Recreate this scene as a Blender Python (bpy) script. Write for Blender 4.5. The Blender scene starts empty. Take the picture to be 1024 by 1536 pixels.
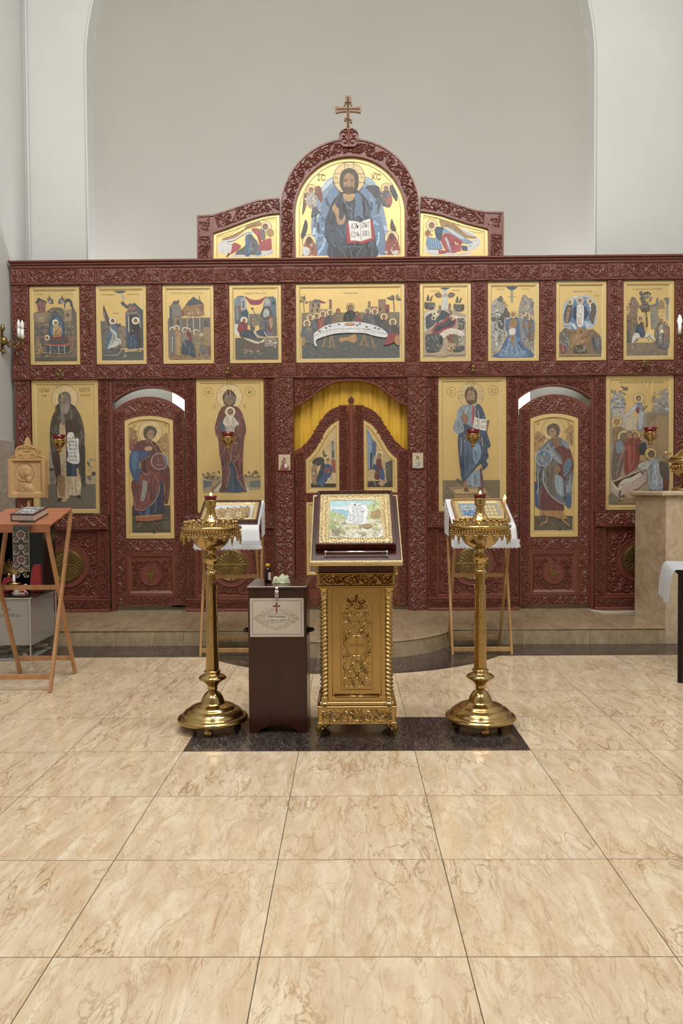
import bpy, math, random
from mathutils import Vector, Matrix
random.seed(7)
PI = math.pi
# ------------------------------------------------------------------ camera
SC = bpy.context.scene
F_PX = 1155.0; W_PX, H_PX = 1024.0, 1536.0
CAM = Vector((0.0, 0.0, 1.40))
YAW, PITCH, ROLL = 0.009, 0.02856, 0.0065
_F = Vector((-math.sin(YAW)*math.cos(PITCH), math.cos(YAW)*math.cos(PITCH), -math.sin(PITCH)))
_R = Vector((math.cos(YAW), math.sin(YAW), 0.0))
_U = _R.cross(_F)
_R2 = (_R - _U*ROLL).normalized(); _U2 = (_U + _R*ROLL).normalized()
cd = bpy.data.cameras.new('camera'); cam = bpy.data.objects.new('camera', cd)
SC.collection.objects.link(cam)
cd.sensor_fit = 'VERTICAL'; cd.sensor_height = 36.0; cd.lens = 36.0*F_PX/H_PX
cd.clip_start = 0.05; cd.clip_end = 100
cam.matrix_world = Matrix(((_R2.x, _U2.x, -_F.x, CAM.x), (_R2.y, _U2.y, -_F.y, CAM.y), (_R2.z, _U2.z, -_F.z, CAM.z), (0, 0, 0, 1)))
SC.camera = cam
# ------------------------------------------------------------------ view, world, lights
vs = SC.view_settings
SC.display_settings.display_device = 'sRGB'
vs.view_transform = 'Standard'; vs.look = 'None'; vs.gamma = 1.0; vs.use_curve_mapping = False
vs.exposure = 0.45
SC.cycles.use_denoising = True
SC.cycles.max_bounces = 7; SC.cycles.diffuse_bounces = 4; SC.cycles.glossy_bounces = 4
SC.cycles.transmission_bounces = 6; SC.cycles.transparent_max_bounces = 12
SC.cycles.sample_clamp_indirect = 4.0
SC.cycles.caustics_reflective = False; SC.cycles.caustics_refractive = False
wd = bpy.data.worlds.new('world'); SC.world = wd; wd.use_nodes = True
wd.node_tree.nodes['Background'].inputs[0].default_value = (0.80, 0.86, 0.95, 1)
wd.node_tree.nodes['Background'].inputs[1].default_value = 0.6

def area(name, loc, target, sx, sy, power, col=(1, .97, .92)):
    l = bpy.data.lights.new(name, 'AREA'); l.shape = 'RECTANGLE'; l.size = sx; l.size_y = sy
    l.energy = power; l.color = col
    o = bpy.data.objects.new(name, l); SC.collection.objects.link(o)
    o.location = loc
    d = Vector(target) - Vector(loc)
    o.rotation_euler = d.to_track_quat('-Z', 'Y').to_euler()
    return o
area('nave_light', (-1.7, 3.4, 6.8), (-.4, 8.0, 2.9), 1.3, 1.3, 58)
area('nave_light', (1.8, 3.4, 6.8), (.4, 8.0, 2.9), 1.3, 1.3, 58)
area('ceiling_light', (0, 3.6, 8.6), (0, 3.6, 0), 2.6, 2.6, 150)
area('dome_light', (-2.4, -1.6, 9.3), (0, 5.0, 0), 1.8, 1.8, 150, (.95, .97, 1))
area('dome_light', (2.6, -1.6, 9.3), (0, 5.0, 0), 1.8, 1.8, 150, (.95, .97, 1))
area('apse_fill_light', (-1.7, 8.85, 2.9), (-2.8, 9.6, 5.4), .5, .3, 17, (.97, .98, 1))  # unseen pair added behind the screen to brighten the apse sides
area('apse_fill_light', (1.6, 8.85, 2.9), (2.7, 9.6, 5.4), .5, .3, 17, (.97, .98, 1))

# ------------------------------------------------------------------ projection helpers (photo pixel -> place)
def ray(px, py):
    return _F + _R2*((px - 512.0)/F_PX) + _U2*((768.0 - py)/F_PX)
def at_Y(px, py, Y):
    d = ray(px, py); return CAM + d*(Y/d.y)
def on_z(px, py, z=0.0):
    d = ray(px, py); return CAM + d*((z - CAM.z)/d.z)
ICO_YAW = 0.0025
ICO_O = Vector((0.025, 8.06, 0.0))
_IR = Vector((math.cos(ICO_YAW), -math.sin(ICO_YAW), 0)); _IN = Vector((math.sin(ICO_YAW), math.cos(ICO_YAW), 0))
M_ICO = Matrix(((_IR.x, _IN.x, 0, ICO_O.x), (_IR.y, _IN.y, 0, ICO_O.y), (0, 0, 1, 0), (0, 0, 0, 1)))
def U(px, py, yl=-0.05):
    """photo pixel -> (x, z) on the icon screen's own plane at local depth yl"""
    d = ray(px, py); o = ICO_O + _IN*yl
    t = (o - CAM).dot(_IN)/d.dot(_IN)
    p = CAM + d*t - ICO_O
    return (p.dot(_IR), p.z)
def ux(px, py=600, yl=-0.05): return U(px, py, yl)[0]
def uz(py, px=526, yl=-0.05): return U(px, py, yl)[1]

# ------------------------------------------------------------------ materials
MATS = {}
def s2l(c):
    return c/12.92 if c <= 0.04045 else ((c + 0.055)/1.055)**2.4
def hexc(h, k=1.0):
    h = h.lstrip('#'); return tuple(s2l(int(h[i:i+2], 16)/255.0)*k for i in (0, 2, 4)) + (1.0,)
def newmat(name):
    m = bpy.data.materials.new(name); m.use_nodes = True
    nt = m.node_tree; b = nt.nodes['Principled BSDF']; MATS[name] = m
    return m, nt, b
def N(nt, t, **kw):
    n = nt.nodes.new(t)
    for k, v in kw.items():
        if k in n.inputs: n.inputs[k].default_value = v
        else: setattr(n, k, v)
    return n
def ramp(nt, fac, stops):
    r = nt.nodes.new('ShaderNodeValToRGB'); nt.links.new(fac, r.inputs[0])
    e = r.color_ramp.elements
    while len(e) < len(stops): e.new(0.5)
    for i, (p, c) in enumerate(stops):
        e[i].position = p; e[i].color = hexc(c) if isinstance(c, str) else (c, c, c, 1)
    return r.outputs[0]
def simple(name, col, rough=.5, metal=0., var=.0, scale=8., bump=0., bscale=60., **kw):
    m, nt, b = newmat(name)
    b.inputs['Roughness'].default_value = rough; b.inputs['Metallic'].default_value = metal
    tc = N(nt, 'ShaderNodeTexCoord')
    nz = N(nt, 'ShaderNodeTexNoise'); nz.inputs['Scale'].default_value = scale; nz.inputs['Detail'].default_value = 4
    nt.links.new(tc.outputs['Object'], nz.inputs['Vector'])
    c = hexc(col)
    mx = N(nt, 'ShaderNodeMix', data_type='RGBA')
    mx.inputs[6].default_value = tuple(v*(1-var) for v in c[:3]) + (1,)
    mx.inputs[7].default_value = tuple(min(1, v*(1+var)) for v in c[:3]) + (1,)
    nt.links.new(nz.outputs['Fac'], mx.inputs[0]); nt.links.new(mx.outputs[2], b.inputs['Base Color'])
    if bump:
        n2 = N(nt, 'ShaderNodeTexNoise'); n2.inputs['Scale'].default_value = bscale; n2.inputs['Detail'].default_value = 3
        nt.links.new(tc.outputs['Object'], n2.inputs['Vector'])
        bp = N(nt, 'ShaderNodeBump'); bp.inputs['Strength'].default_value = bump; bp.inputs['Distance'].default_value = .01
        nt.links.new(n2.outputs['Fac'], bp.inputs['Height']); nt.links.new(bp.outputs[0], b.inputs['Normal'])
    for k, v in kw.items():
        k = k.replace('_', ' ')
        if k in b.inputs: b.inputs[k].default_value = v
    return m
def wood(name, c1, c2, rough=.4, sx=1., sy=1., sz=.12, scale=26, coat=0., bump=.15):
    m, nt, b = newmat(name)
    tc = N(nt, 'ShaderNodeTexCoord'); mp = N(nt, 'ShaderNodeMapping'); mp.inputs['Scale'].default_value = (sx, sy, sz)
    nt.links.new(tc.outputs['Object'], mp.inputs[0])
    nz = N(nt, 'ShaderNodeTexNoise'); nz.inputs['Scale'].default_value = scale; nz.inputs['Detail'].default_value = 6; nz.inputs['Distortion'].default_value = .6
    nt.links.new(mp.outputs[0], nz.inputs['Vector'])
    nt.links.new(ramp(nt, nz.outputs['Fac'], [(.3, c1), (.7, c2)]), b.inputs['Base Color'])
    b.inputs['Roughness'].default_value = rough
    b.inputs['Coat Weight'].default_value = coat; b.inputs['Coat Roughness'].default_value = .15
    bp = N(nt, 'ShaderNodeBump'); bp.inputs['Strength'].default_value = bump; bp.inputs['Distance'].default_value = .004
    nt.links.new(nz.outputs['Fac'], bp.inputs['Height']); nt.links.new(bp.outputs[0], b.inputs['Normal'])
    return m
wood('carved_wood', '#5f2c22', '#804738', rough=.34, sz=1, scale=70, coat=.4, bump=.5)
wood('plain_red_wood', '#68352b', '#7c4437', rough=.38, coat=.2)
wood('pale_beech', '#a5774f', '#ba8c63', rough=.45)
wood('lectern_board', '#985c40', '#ad6f50', rough=.4, sx=.15, sz=1)
wood('honey_wood', '#9c7648', '#b38e5d', rough=.5, scale=18)
wood('icon_limewood', '#b08a5c', '#c8a272', rough=.5, scale=16)
wood('walnut_box', '#280c07', '#42170d', rough=.30, sx=1, sz=.05, scale=34, coat=.3, bump=.08)
wood('mahogany', '#33100b', '#4d1b12', rough=.25, coat=.4, bump=.05)
wood('olive_cross', '#75573f', '#8d6d50', rough=.55)
simple('gold_leaf', '#d4b87c', rough=.42, metal=.45, var=.10, scale=6, bump=.12, bscale=220)
simple('gold_leaf_bright', '#dec488', rough=.36, metal=.45, var=.06, scale=9)
simple('brass', '#bb9e6a', rough=.18, metal=1., var=.12, scale=5)
simple('brass_relief', '#ab8e5c', rough=.26, metal=1., var=.2, scale=12)
simple('brass_dark', '#5a4622', rough=.35, metal=.9, var=.3, scale=20)
simple('antique_brass', '#8a7548', rough=.36, metal=.85, var=.25, scale=20)
simple('gilt_frame', '#e2cc9c', rough=.38, metal=.55, var=.25, scale=60, bump=.7, bscale=140)
simple('black_lacquer', '#0d0b0b', rough=.18, var=.1)
simple('black_metal', '#15120f', rough=.4, metal=.3)
simple('chrome', '#cfcfcf', rough=.15, metal=1.)
simple('white_cloth', '#e6e8ec', rough=.85, var=.04, scale=20, bump=.35, bscale=420)
simple('lace_cloth', '#d5d8de', rough=.9, var=.12, scale=160, bump=.8, bscale=300)
simple('red_velvet', '#8c1c1b', rough=.8, var=.2, scale=18, Sheen_Weight=.3)
simple('paper', '#c9beb2', rough=.75, var=.02)
simple('grey_paper', '#b5aea8', rough=.7, var=.06, scale=3)
simple('porcelain_candle', '#eeece6', rough=.35, var=.02)
simple('wax', '#dcb15c', rough=.5, var=.05, Subsurface_Weight=.1)
simple('yellow_cap', '#d8b21e', rough=.4)
simple('towel', '#c9cfae', rough=.9, var=.2, scale=40, bump=.5, bscale=160)
simple('dark_oil', '#241009', rough=.12)
simple('pink_clay', '#c59186', rough=.6, var=.1)
simple('cable_white', '#d9d4c8', rough=.5)
simple('cash', '#c4c2b6', rough=.7, var=.35, scale=40)
simple('grey_ink', '#2c2624', rough=.7)

def plaster():
    m, nt, b = newmat('white_plaster')
    tc = N(nt, 'ShaderNodeTexCoord')
    nz = N(nt, 'ShaderNodeTexNoise'); nz.inputs['Scale'].default_value = .7; nz.inputs['Detail'].default_value = 5
    nt.links.new(tc.outputs['Object'], nz.inputs['Vector'])
    nt.links.new(ramp(nt, nz.outputs['Fac'], [(.25, '#c2c3bf'), (.75, '#cdcecb')]), b.inputs['Base Color'])
    b.inputs['Roughness'].default_value = .7
    n2 = N(nt, 'ShaderNodeTexNoise'); n2.inputs['Scale'].default_value = 30; n2.inputs['Detail'].default_value = 3
    nt.links.new(tc.outputs['Object'], n2.inputs['Vector'])
    bp = N(nt, 'ShaderNodeBump'); bp.inputs['Strength'].default_value = .08; bp.inputs['Distance'].default_value = .01
    nt.links.new(n2.outputs['Fac'], bp.inputs['Height']); nt.links.new(bp.outputs[0], b.inputs['Normal'])
plaster()
simple('apse_plaster', '#c7c5bc', rough=.75, var=.05, scale=.9)

TX, TY, OX, OY = 0.622, 0.608, -0.275, 4.094
def marble(name, cols, vein, grout=None, tx=TX, ty=TY, ox=OX, oy=OY, rough=.1, vs_=1.0, amt=.85, gw=.0035):
    """polished stone in tiles, each tile cut from another part of the slab"""
    m, nt, b = newmat(name); L = nt.links.new
    geo = N(nt, 'ShaderNodeNewGeometry')
    sep = N(nt, 'ShaderNodeSeparateXYZ'); L(geo.outputs['Position'], sep.inputs[0])
    def mth(op, a, bb=None, c=None):
        n = N(nt, 'ShaderNodeMath', operation=op)
        for i, v in enumerate((a, bb, c)):
            if v is None: continue
            if isinstance(v, (int, float)): n.inputs[i].default_value = v
            else: L(v, n.inputs[i])
        return n.outputs[0]
    fx = mth('DIVIDE', mth('SUBTRACT', sep.outputs[0], ox), tx); fy = mth('DIVIDE', mth('SUBTRACT', sep.outputs[1], oy), ty)
    ix = mth('FLOOR', fx); iy = mth('FLOOR', fy)
    cmb = N(nt, 'ShaderNodeCombineXYZ'); L(ix, cmb.inputs[0]); L(iy, cmb.inputs[1])
    wn = N(nt, 'ShaderNodeTexWhiteNoise', noise_dimensions='3D'); L(cmb.outputs[0], wn.inputs['Vector'])
    sc = N(nt, 'ShaderNodeVectorMath', operation='SCALE'); L(wn.outputs['Color'], sc.inputs[0]); sc.inputs['Scale'].default_value = 37.
    ad = N(nt, 'ShaderNodeVectorMath', operation='ADD'); L(geo.outputs['Position'], ad.inputs[0]); L(sc.outputs[0], ad.inputs[1])
    mp = N(nt, 'ShaderNodeMapping'); mp.inputs['Rotation'].default_value = (0, 0, math.radians(-32)); mp.inputs['Scale'].default_value = (3.4*vs_, .95*vs_, 2.0*vs_)
    L(ad.outputs[0], mp.inputs[0])
    n1 = N(nt, 'ShaderNodeTexNoise'); n1.inputs['Scale'].default_value = 3.6; n1.inputs['Detail'].default_value = 9; n1.inputs['Roughness'].default_value = .62; n1.inputs['Distortion'].default_value = 1.1
    L(mp.outputs[0], n1.inputs['Vector'])
    base = ramp(nt, n1.outputs['Fac'], [(.30, cols[0]), (.5, cols[1]), (.68, cols[2])])
    # thin meandering veins: where a warped noise crosses its middle value
    n2 = N(nt, 'ShaderNodeTexNoise'); n2.inputs['Scale'].default_value = 2.5; n2.inputs['Detail'].default_value = 8; n2.inputs['Roughness'].default_value = .58; n2.inputs['Distortion'].default_value = .9
    L(mp.outputs[0], n2.inputs['Vector'])
    v = mth('ABSOLUTE', mth('SUBTRACT', n2.outputs['Fac'], .5))
    v1 = mth('SUBTRACT', 1.0, mth('MINIMUM', mth('DIVIDE', v, .017), 1.0))
    n3 = N(nt, 'ShaderNodeTexNoise'); n3.inputs['Scale'].default_value = 5.0; n3.inputs['Detail'].default_value = 7; n3.inputs['Roughness'].default_value = .6; n3.inputs['Distortion'].default_value = 1.2
    L(mp.outputs[0], n3.inputs['Vector'])
    w = mth('ABSOLUTE', mth('SUBTRACT', n3.outputs['Fac'], .52))
    v2 = mth('MULTIPLY', mth('SUBTRACT', 1.0, mth('MINIMUM', mth('DIVIDE', w, .016), 1.0)), .7)
    n4 = N(nt, 'ShaderNodeTexNoise'); n4.inputs['Scale'].default_value = 1.3; n4.inputs['Detail'].default_value = 3
    L(ad.outputs[0], n4.inputs['Vector'])
    gate = mth('MINIMUM', mth('MAXIMUM', mth('MULTIPLY', mth('SUBTRACT', n4.outputs['Fac'], .36), 4.), .42), 1.)
    vv = mth('MULTIPLY', mth('MULTIPLY', mth('MAXIMUM', v1, v2), gate), amt)
    mx = N(nt, 'ShaderNodeMix', data_type='RGBA'); L(vv, mx.inputs[0]); L(base, mx.inputs[6]); mx.inputs[7].default_value = hexc(vein)
    out = mx.outputs[2]
    if grout:
        dx = mth('MULTIPLY', mth('ABSOLUTE', mth('SUBTRACT', fx, mth('ROUND', fx))), tx)
        dy = mth('MULTIPLY', mth('ABSOLUTE', mth('SUBTRACT', fy, mth('ROUND', fy))), ty)
        g = mth('LESS_THAN', mth('MINIMUM', dx, dy), gw*.5)
        m2 = N(nt, 'ShaderNodeMix', data_type='RGBA'); L(g, m2.inputs[0]); L(out, m2.inputs[6]); m2.inputs[7].default_value = hexc(grout)
        out = m2.outputs[2]
        rg = mth('ADD', mth('MULTIPLY', g, .5), rough); L(rg, b.inputs['Roughness'])
    else:
        b.inputs['Roughness'].default_value = rough
    L(out, b.inputs['Base Color'])
    return m
marble('floor_marble', ('#d0b593', '#dec8a9', '#ebdcc2'), '#9a7040', grout='#5b4c3b')
marble('dark_marble', ('#1b1717', '#332a28', '#544842'), '#a89a90', grout='#100e0e', amt=.75, vs_=4.6, rough=.16)
marble('step_marble', ('#9b8768', '#ae9a7b', '#bba98a'), '#7c674a', grout='#6a5a45', tx=.61, ty=5.0, oy=3.2, vs_=.8, amt=.5, rough=.16)
marble('pillar_marble', ('#b09a7e', '#c3ae92', '#d0bea4'), '#93795a', vs_=1.2, amt=.35, rough=.2, tx=9, ty=9, ox=-4, oy=-4)
marble('wainscot_marble', ('#a3988c', '#b8aea3', '#c6bdb2'), '#8a7a70', vs_=1.6, amt=.4, rough=.25, tx=9, ty=9, ox=-5, oy=-4)

def paintmat():
    m, nt, b = newmat('icon_paint')
    a = N(nt, 'ShaderNodeAttribute', attribute_name='Col')
    tc = N(nt, 'ShaderNodeTexCoord')
    nz = N(nt, 'ShaderNodeTexNoise'); nz.inputs['Scale'].default_value = 55; nz.inputs['Detail'].default_value = 3
    nt.links.new(tc.outputs['Object'], nz.inputs['Vector'])
    r = ramp(nt, nz.outputs['Fac'], [(.3, .72), (.7, 1.0)])
    mx = N(nt, 'ShaderNodeMix', data_type='RGBA', blend_type='MULTIPLY'); mx.inputs[0].default_value = 1
    nt.links.new(a.outputs['Color'], mx.inputs[6]); nt.links.new(r, mx.inputs[7])
    nt.links.new(mx.outputs[2], b.inputs['Base Color']); b.inputs['Roughness'].default_value = .5
paintmat()
def emit(name, col, s):
    m, nt, b = newmat(name); b.inputs['Base Color'].default_value = hexc(col)
    b.inputs['Emission Color'].default_value = hexc(col); b.inputs['Emission Strength'].default_value = s
emit('flame', '#ffc860', 14); emit('warm_bulb', '#fff0cf', 9.0); emit('panel_glow', '#fffbe8', 1.6)
def glassmat(name, col, rough, alpha):
    m, nt, b = newmat(name)
    out = nt.nodes['Material Output']
    tr = N(nt, 'ShaderNodeBsdfTransparent'); tr.inputs[0].default_value = hexc(col)
    gl = N(nt, 'ShaderNodeBsdfGlossy'); gl.inputs['Roughness'].default_value = rough
    fr = N(nt, 'ShaderNodeFresnel'); fr.inputs['IOR'].default_value = 1.5
    ge = N(nt, 'ShaderNodeNewGeometry'); iv = N(nt, 'ShaderNodeMath', operation='SUBTRACT'); iv.inputs[0].default_value = 1.0; nt.links.new(ge.outputs['Backfacing'], iv.inputs[1])
    mu = N(nt, 'ShaderNodeMath', operation='MULTIPLY'); nt.links.new(iv.outputs[0], mu.inputs[0]); nt.links.new(fr.outputs[0], mu.inputs[1])
    mx = N(nt, 'ShaderNodeMixShader')
    nt.links.new(mu.outputs[0], mx.inputs[0]); nt.links.new(tr.outputs[0], mx.inputs[1]); nt.links.new(gl.outputs[0], mx.inputs[2])
    nt.links.new(mx.outputs[0], out.inputs[0])
glassmat('clear_acrylic', '#f9fafa', .05, .2)
simple('ruby_glass', '#7d0f12', rough=.12, Transmission_Weight=.35)
simple('amber_glass', '#2b120a', rough=.08)
def curtainmat():
    m = simple('yellow_satin', '#dcae34', rough=.42, var=.12, scale=3, Sheen_Weight=.4)
curtainmat()

# ------------------------------------------------------------------ mesh builder
class MB:
    def __init__(s): s.v = []; s.f = []; s.sm = []
    def add(s, vs_, fs, smooth=False):
        n = len(s.v); s.v.extend([tuple(p) for p in vs_]); s.f.extend([tuple(i+n for i in f) for f in fs]); s.sm.extend([smooth]*len(fs)); return s
    def box(s, x0, x1, y0, y1, z0, z1, b=0.0):
        if x0 > x1: x0, x1 = x1, x0
        if y0 > y1: y0, y1 = y1, y0
        if z0 > z1: z0, z1 = z1, z0
        b = min(b, (x1-x0)*.45, (y1-y0)*.45, (z1-z0)*.45)
        if b <= 0:
            v = [(x, y, z) for x in (x0, x1) for y in (y0, y1) for z in (z0, z1)]
            return s.add(v, [(0, 1, 3, 2), (4, 6, 7, 5), (0, 4, 5, 1), (2, 3, 7, 6), (0, 2, 6, 4), (1, 5, 7, 3)])
        v = []; idx = {}
        X = (x0, x1); Y = (y0, y1); Z = (z0, z1); sg = (1, -1)
        for i in (0, 1):
            for j in (0, 1):
                for k in (0, 1):
                    for a in (0, 1, 2):
                        p = [X[i] + sg[i]*b, Y[j] + sg[j]*b, Z[k] + sg[k]*b]
                        p[a] = (X[i], Y[j], Z[k])[a]
                        idx[(i, j, k, a)] = len(v); v.append(tuple(p))
        f = []
        for a in (0, 1, 2):
            for e in (0, 1):
                o = [q for q in (0, 1, 2) if q != a]
                ring = []
                for (p, q) in ((0, 0), (1, 0), (1, 1), (0, 1)):
                    c = [0, 0, 0]; c[a] = e; c[o[0]] = p; c[o[1]] = q
                    ring.append(idx[(c[0], c[1], c[2], a)])
                flip = (a == 1) ^ (e == 0)
                f.append(tuple(ring[::-1] if flip else ring))
        for a in (0, 1, 2):
            o = [q for q in (0, 1, 2) if q != a]
            for p in (0, 1):
                for q in (0, 1):
                    def g(e, ax):
                        c = [0, 0, 0]; c[a] = e; c[o[0]] = p; c[o[1]] = q; return idx[(c[0], c[1], c[2], ax)]
                    f.append((g(0, o[0]), g(1, o[0]), g(1, o[1]), g(0, o[1])))
        for i in (0, 1):
            for j in (0, 1):
                for k in (0, 1):
                    f.append((idx[(i, j, k, 0)], idx[(i, j, k, 1)], idx[(i, j, k, 2)]))
        return s.add(v, f)
    def prism(s, pts, y0, y1, bev=0.0):
        """pts (x,z) outline, from y0 (front) to y1 (back)"""
        n = len(pts)
        a = sum(pts[i][0]*pts[(i+1) % n][1] - pts[(i+1) % n][0]*pts[i][1] for i in range(n))
        if a < 0: pts = pts[::-1]
        v = [(p[0], y0, p[1]) for p in pts] + [(p[0], y1, p[1]) for p in pts]
        f = [tuple(range(n)), tuple(range(2*n-1, n-1, -1))] + [(i, i+n, (i+1) % n+n, (i+1) % n) for i in range(n)]
        return s.add(v, f)
    def prismz(s, pts, z0, z1):
        n = len(pts)
        a = sum(pts[i][0]*pts[(i+1) % n][1] - pts[(i+1) % n][0]*pts[i][1] for i in range(n))
        if a < 0: pts = pts[::-1]
        v = [(p[0], p[1], z0) for p in pts] + [(p[0], p[1], z1) for p in pts]
        f = [tuple(range(n-1, -1, -1)), tuple(range(n, 2*n))] + [(i, (i+1) % n, (i+1) % n+n, i+n) for i in range(n)]
        return s.add(v, f)
    def band(s, A, B, y0, y1):
        """flat band between two equal-length polylines A and B (x,z), front y0, back y1"""
        n = len(A)
        v = [(p[0], y0, p[1]) for p in A] + [(p[0], y0, p[1]) for p in B] + [(p[0], y1, p[1]) for p in A] + [(p[0], y1, p[1]) for p in B]
        f = []
        for i in range(n-1):
            f += [(i, i+1, n+i+1, n+i), (i, 2*n+i, 2*n+i+1, i+1), (n+i, n+i+1, 3*n+i+1, 3*n+i), (2*n+i, 3*n+i, 3*n+i+1, 2*n+i+1)]
        f += [(0, n, 3*n, 2*n), (n-1, 3*n-1, 4*n-1, 2*n-1)]
        return s.add(v, f)
    def ring(s, O, I, y0, yi, y1, slope=.0):
        """closed moulding: outline O to inner outline I; front y0, inner edge falls to yi, back y1"""
        n = len(O)
        M = [(i[0] + (o[0]-i[0])*slope, i[1] + (o[1]-i[1])*slope) for o, i in zip(O, I)]
        v = [(p[0], y0, p[1]) for p in O] + [(p[0], y0, p[1]) for p in M] + [(p[0], yi, p[1]) for p in I] + [(p[0], y1, p[1]) for p in O]
        f = []
        for i in range(n):
            j = (i+1) % n
            f += [(i, j, n+j, n+i), (n+i, n+j, 2*n+j, 2*n+i), (i, 3*n+i, 3*n+j, j)]
        return s.add(v, f)
    def lathe(s, prof, seg=32, c=(0, 0, 0), smooth=True, sx=1., sy=1., rot=0.):
        n = len(prof); v = []; f = []
        for k in range(seg):
            a = 2*PI*k/seg + rot
            for (r, z) in prof: v.append((c[0]+r*math.cos(a)*sx, c[1]+r*math.sin(a)*sy, c[2]+z))
        for k in range(seg):
            k2 = (k+1) % seg
            for i in range(n-1): f.append((k*n+i, k2*n+i, k2*n+i+1, k*n+i+1))
        if prof[0][0] > 1e-6: f.append(tuple(k*n for k in range(seg-1, -1, -1)))
        if prof[-1][0] > 1e-6: f.append(tuple(k*n+n-1 for k in range(seg)))
        return s.add(v, f, smooth)
    def tube(s, pts, r, seg=8, smooth=True, taper=None):
        pts = [Vector(p) for p in pts]; n = len(pts); v = []; f = []
        up = Vector((0, 0, 1)); prev = None
        for i, p in enumerate(pts):
            t = (pts[min(i+1, n-1)] - pts[max(i-1, 0)])
            if t.length < 1e-9: t = Vector((0, 0, 1))
            t.normalize()
            if prev is None:
                a = up if abs(t.z) < .9 else Vector((1, 0, 0))
                u = t.cross(a).normalized()
            else:
                u = (prev - t*prev.dot(t)).normalized()
            prev = u; w = t.cross(u)
            rr = r if taper is None else r*taper[i]
            for k in range(seg):
                a = 2*PI*k/seg; v.append(p + (u*math.cos(a) + w*math.sin(a))*rr)
        for i in range(n-1):
            for k in range(seg):
                k2 = (k+1) % seg; f.append((i*seg+k, i*seg+k2, (i+1)*seg+k2, (i+1)*seg+k))
        f.append(tuple(range(seg-1, -1, -1))); f.append(tuple((n-1)*seg+k for k in range(seg)))
        return s.add(v, f, smooth)
    def bar(s, p, q, w, d, up=(0, 0, 1), b=.002):
        """rectangular bar from p to q: w across, d along the 'up' direction"""
        p = Vector(p); q = Vector(q); t = (q-p); L = t.length; t.normalize()
        u = Vector(up); u = (u - t*u.dot(t)).normalized(); x = t.cross(u)
        m = MB(); m.box(-w/2, w/2, -d/2, d/2, 0, L, b)
        return s.add([p + x*a + u*bb + t*c for a, bb, c in m.v], m.f)
    def sphere(s, c, r, seg=12, rings=8, sz=1., sx=1., sy=1.):
        prof = [(max(1e-7, r*math.sin(PI*i/rings)), -r*math.cos(PI*i/rings)*sz) for i in range(rings+1)]
        prof[0] = (0, prof[0][1]); prof[-1] = (0, prof[-1][1])
        return s.lathe(prof, seg, c, True, sx, sy)
    def ribbon(s, pts, wid, y, h, m=None):
        """relief ribbon on the (x,z) plane: ridge raised towards -y by h"""
        n = len(pts); v = []; f = []
        if n < 2: return s
        for i in range(n):
            a = pts[max(i-1, 0)]; b = pts[min(i+1, n-1)]
            tx, tz = b[0]-a[0], b[1]-a[1]; L = math.hypot(tx, tz) or 1e-9
            nx, nz = -tz/L, tx/L; w = wid if not hasattr(wid, '__len__') else wid[i]
            w = max(w, 1e-5)
            hh = h if not hasattr(wid, '__len__') else h*min(1, w/max(wid))
            for q, u in ((1, 0), (.62, .8), (0, 1), (-.62, .8), (-1, 0)): v.append((pts[i][0]+nx*w*q, y-hh*u, pts[i][1]+nz*w*q))
        for i in range(n-1):
            k = 5*i
            for j in range(4): f.append((k+j, k+j+1, k+j+6, k+j+5))
        return s.add(v, f)
    def xf(s, M, start=0):
        s.v[start:] = [tuple(M @ Vector(p)) for p in s.v[start:]]; return s

def new_obj(name, mb, mat, parent=None, off=(0, 0, 0), mtx=None):
    me = bpy.data.meshes.new(name)
    vs_ = [(p[0]-off[0], p[1]-off[1], p[2]-off[2]) for p in mb.v]
    me.from_pydata(vs_, [], mb.f); me.polygons.foreach_set('use_smooth', mb.sm)
    if isinstance(mat, str): mat = MATS[mat]
    me.materials.append(mat); me.update()
    o = bpy.data.objects.new(name, me); SC.collection.objects.link(o)
    if parent: o.parent = parent
    if mtx is not None: o.matrix_world = mtx
    return o
def thing(name, label, cat, M=None, group=None):
    o = bpy.data.objects.new(name, None); SC.collection.objects.link(o); o.empty_display_size = .05
    o['label'] = label; o['category'] = cat
    if group: o['group'] = group
    if M is not None: o.matrix_world = M if isinstance(M, Matrix) else Matrix.Translation(Vector(M))
    return o
def tag(o, label, cat, group=None):
    o['label'] = label; o['category'] = cat
    if group: o['group'] = group
    return o
def struct(name, mb, mat, mtx=None):
    o = new_obj(name, mb, mat, None, (0, 0, 0), mtx); o['kind'] = 'structure'; return o
def dup(o, parent=None, M=None, label=None):
    c = o.copy(); SC.collection.objects.link(c)
    if parent is not None: c.parent = parent
    if M is not None: c.matrix_world = M if isinstance(M, Matrix) else Matrix.Translation(Vector(M))
    if label: c['label'] = label
    for ch in list(o.children): dup(ch, c)
    return c

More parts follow.
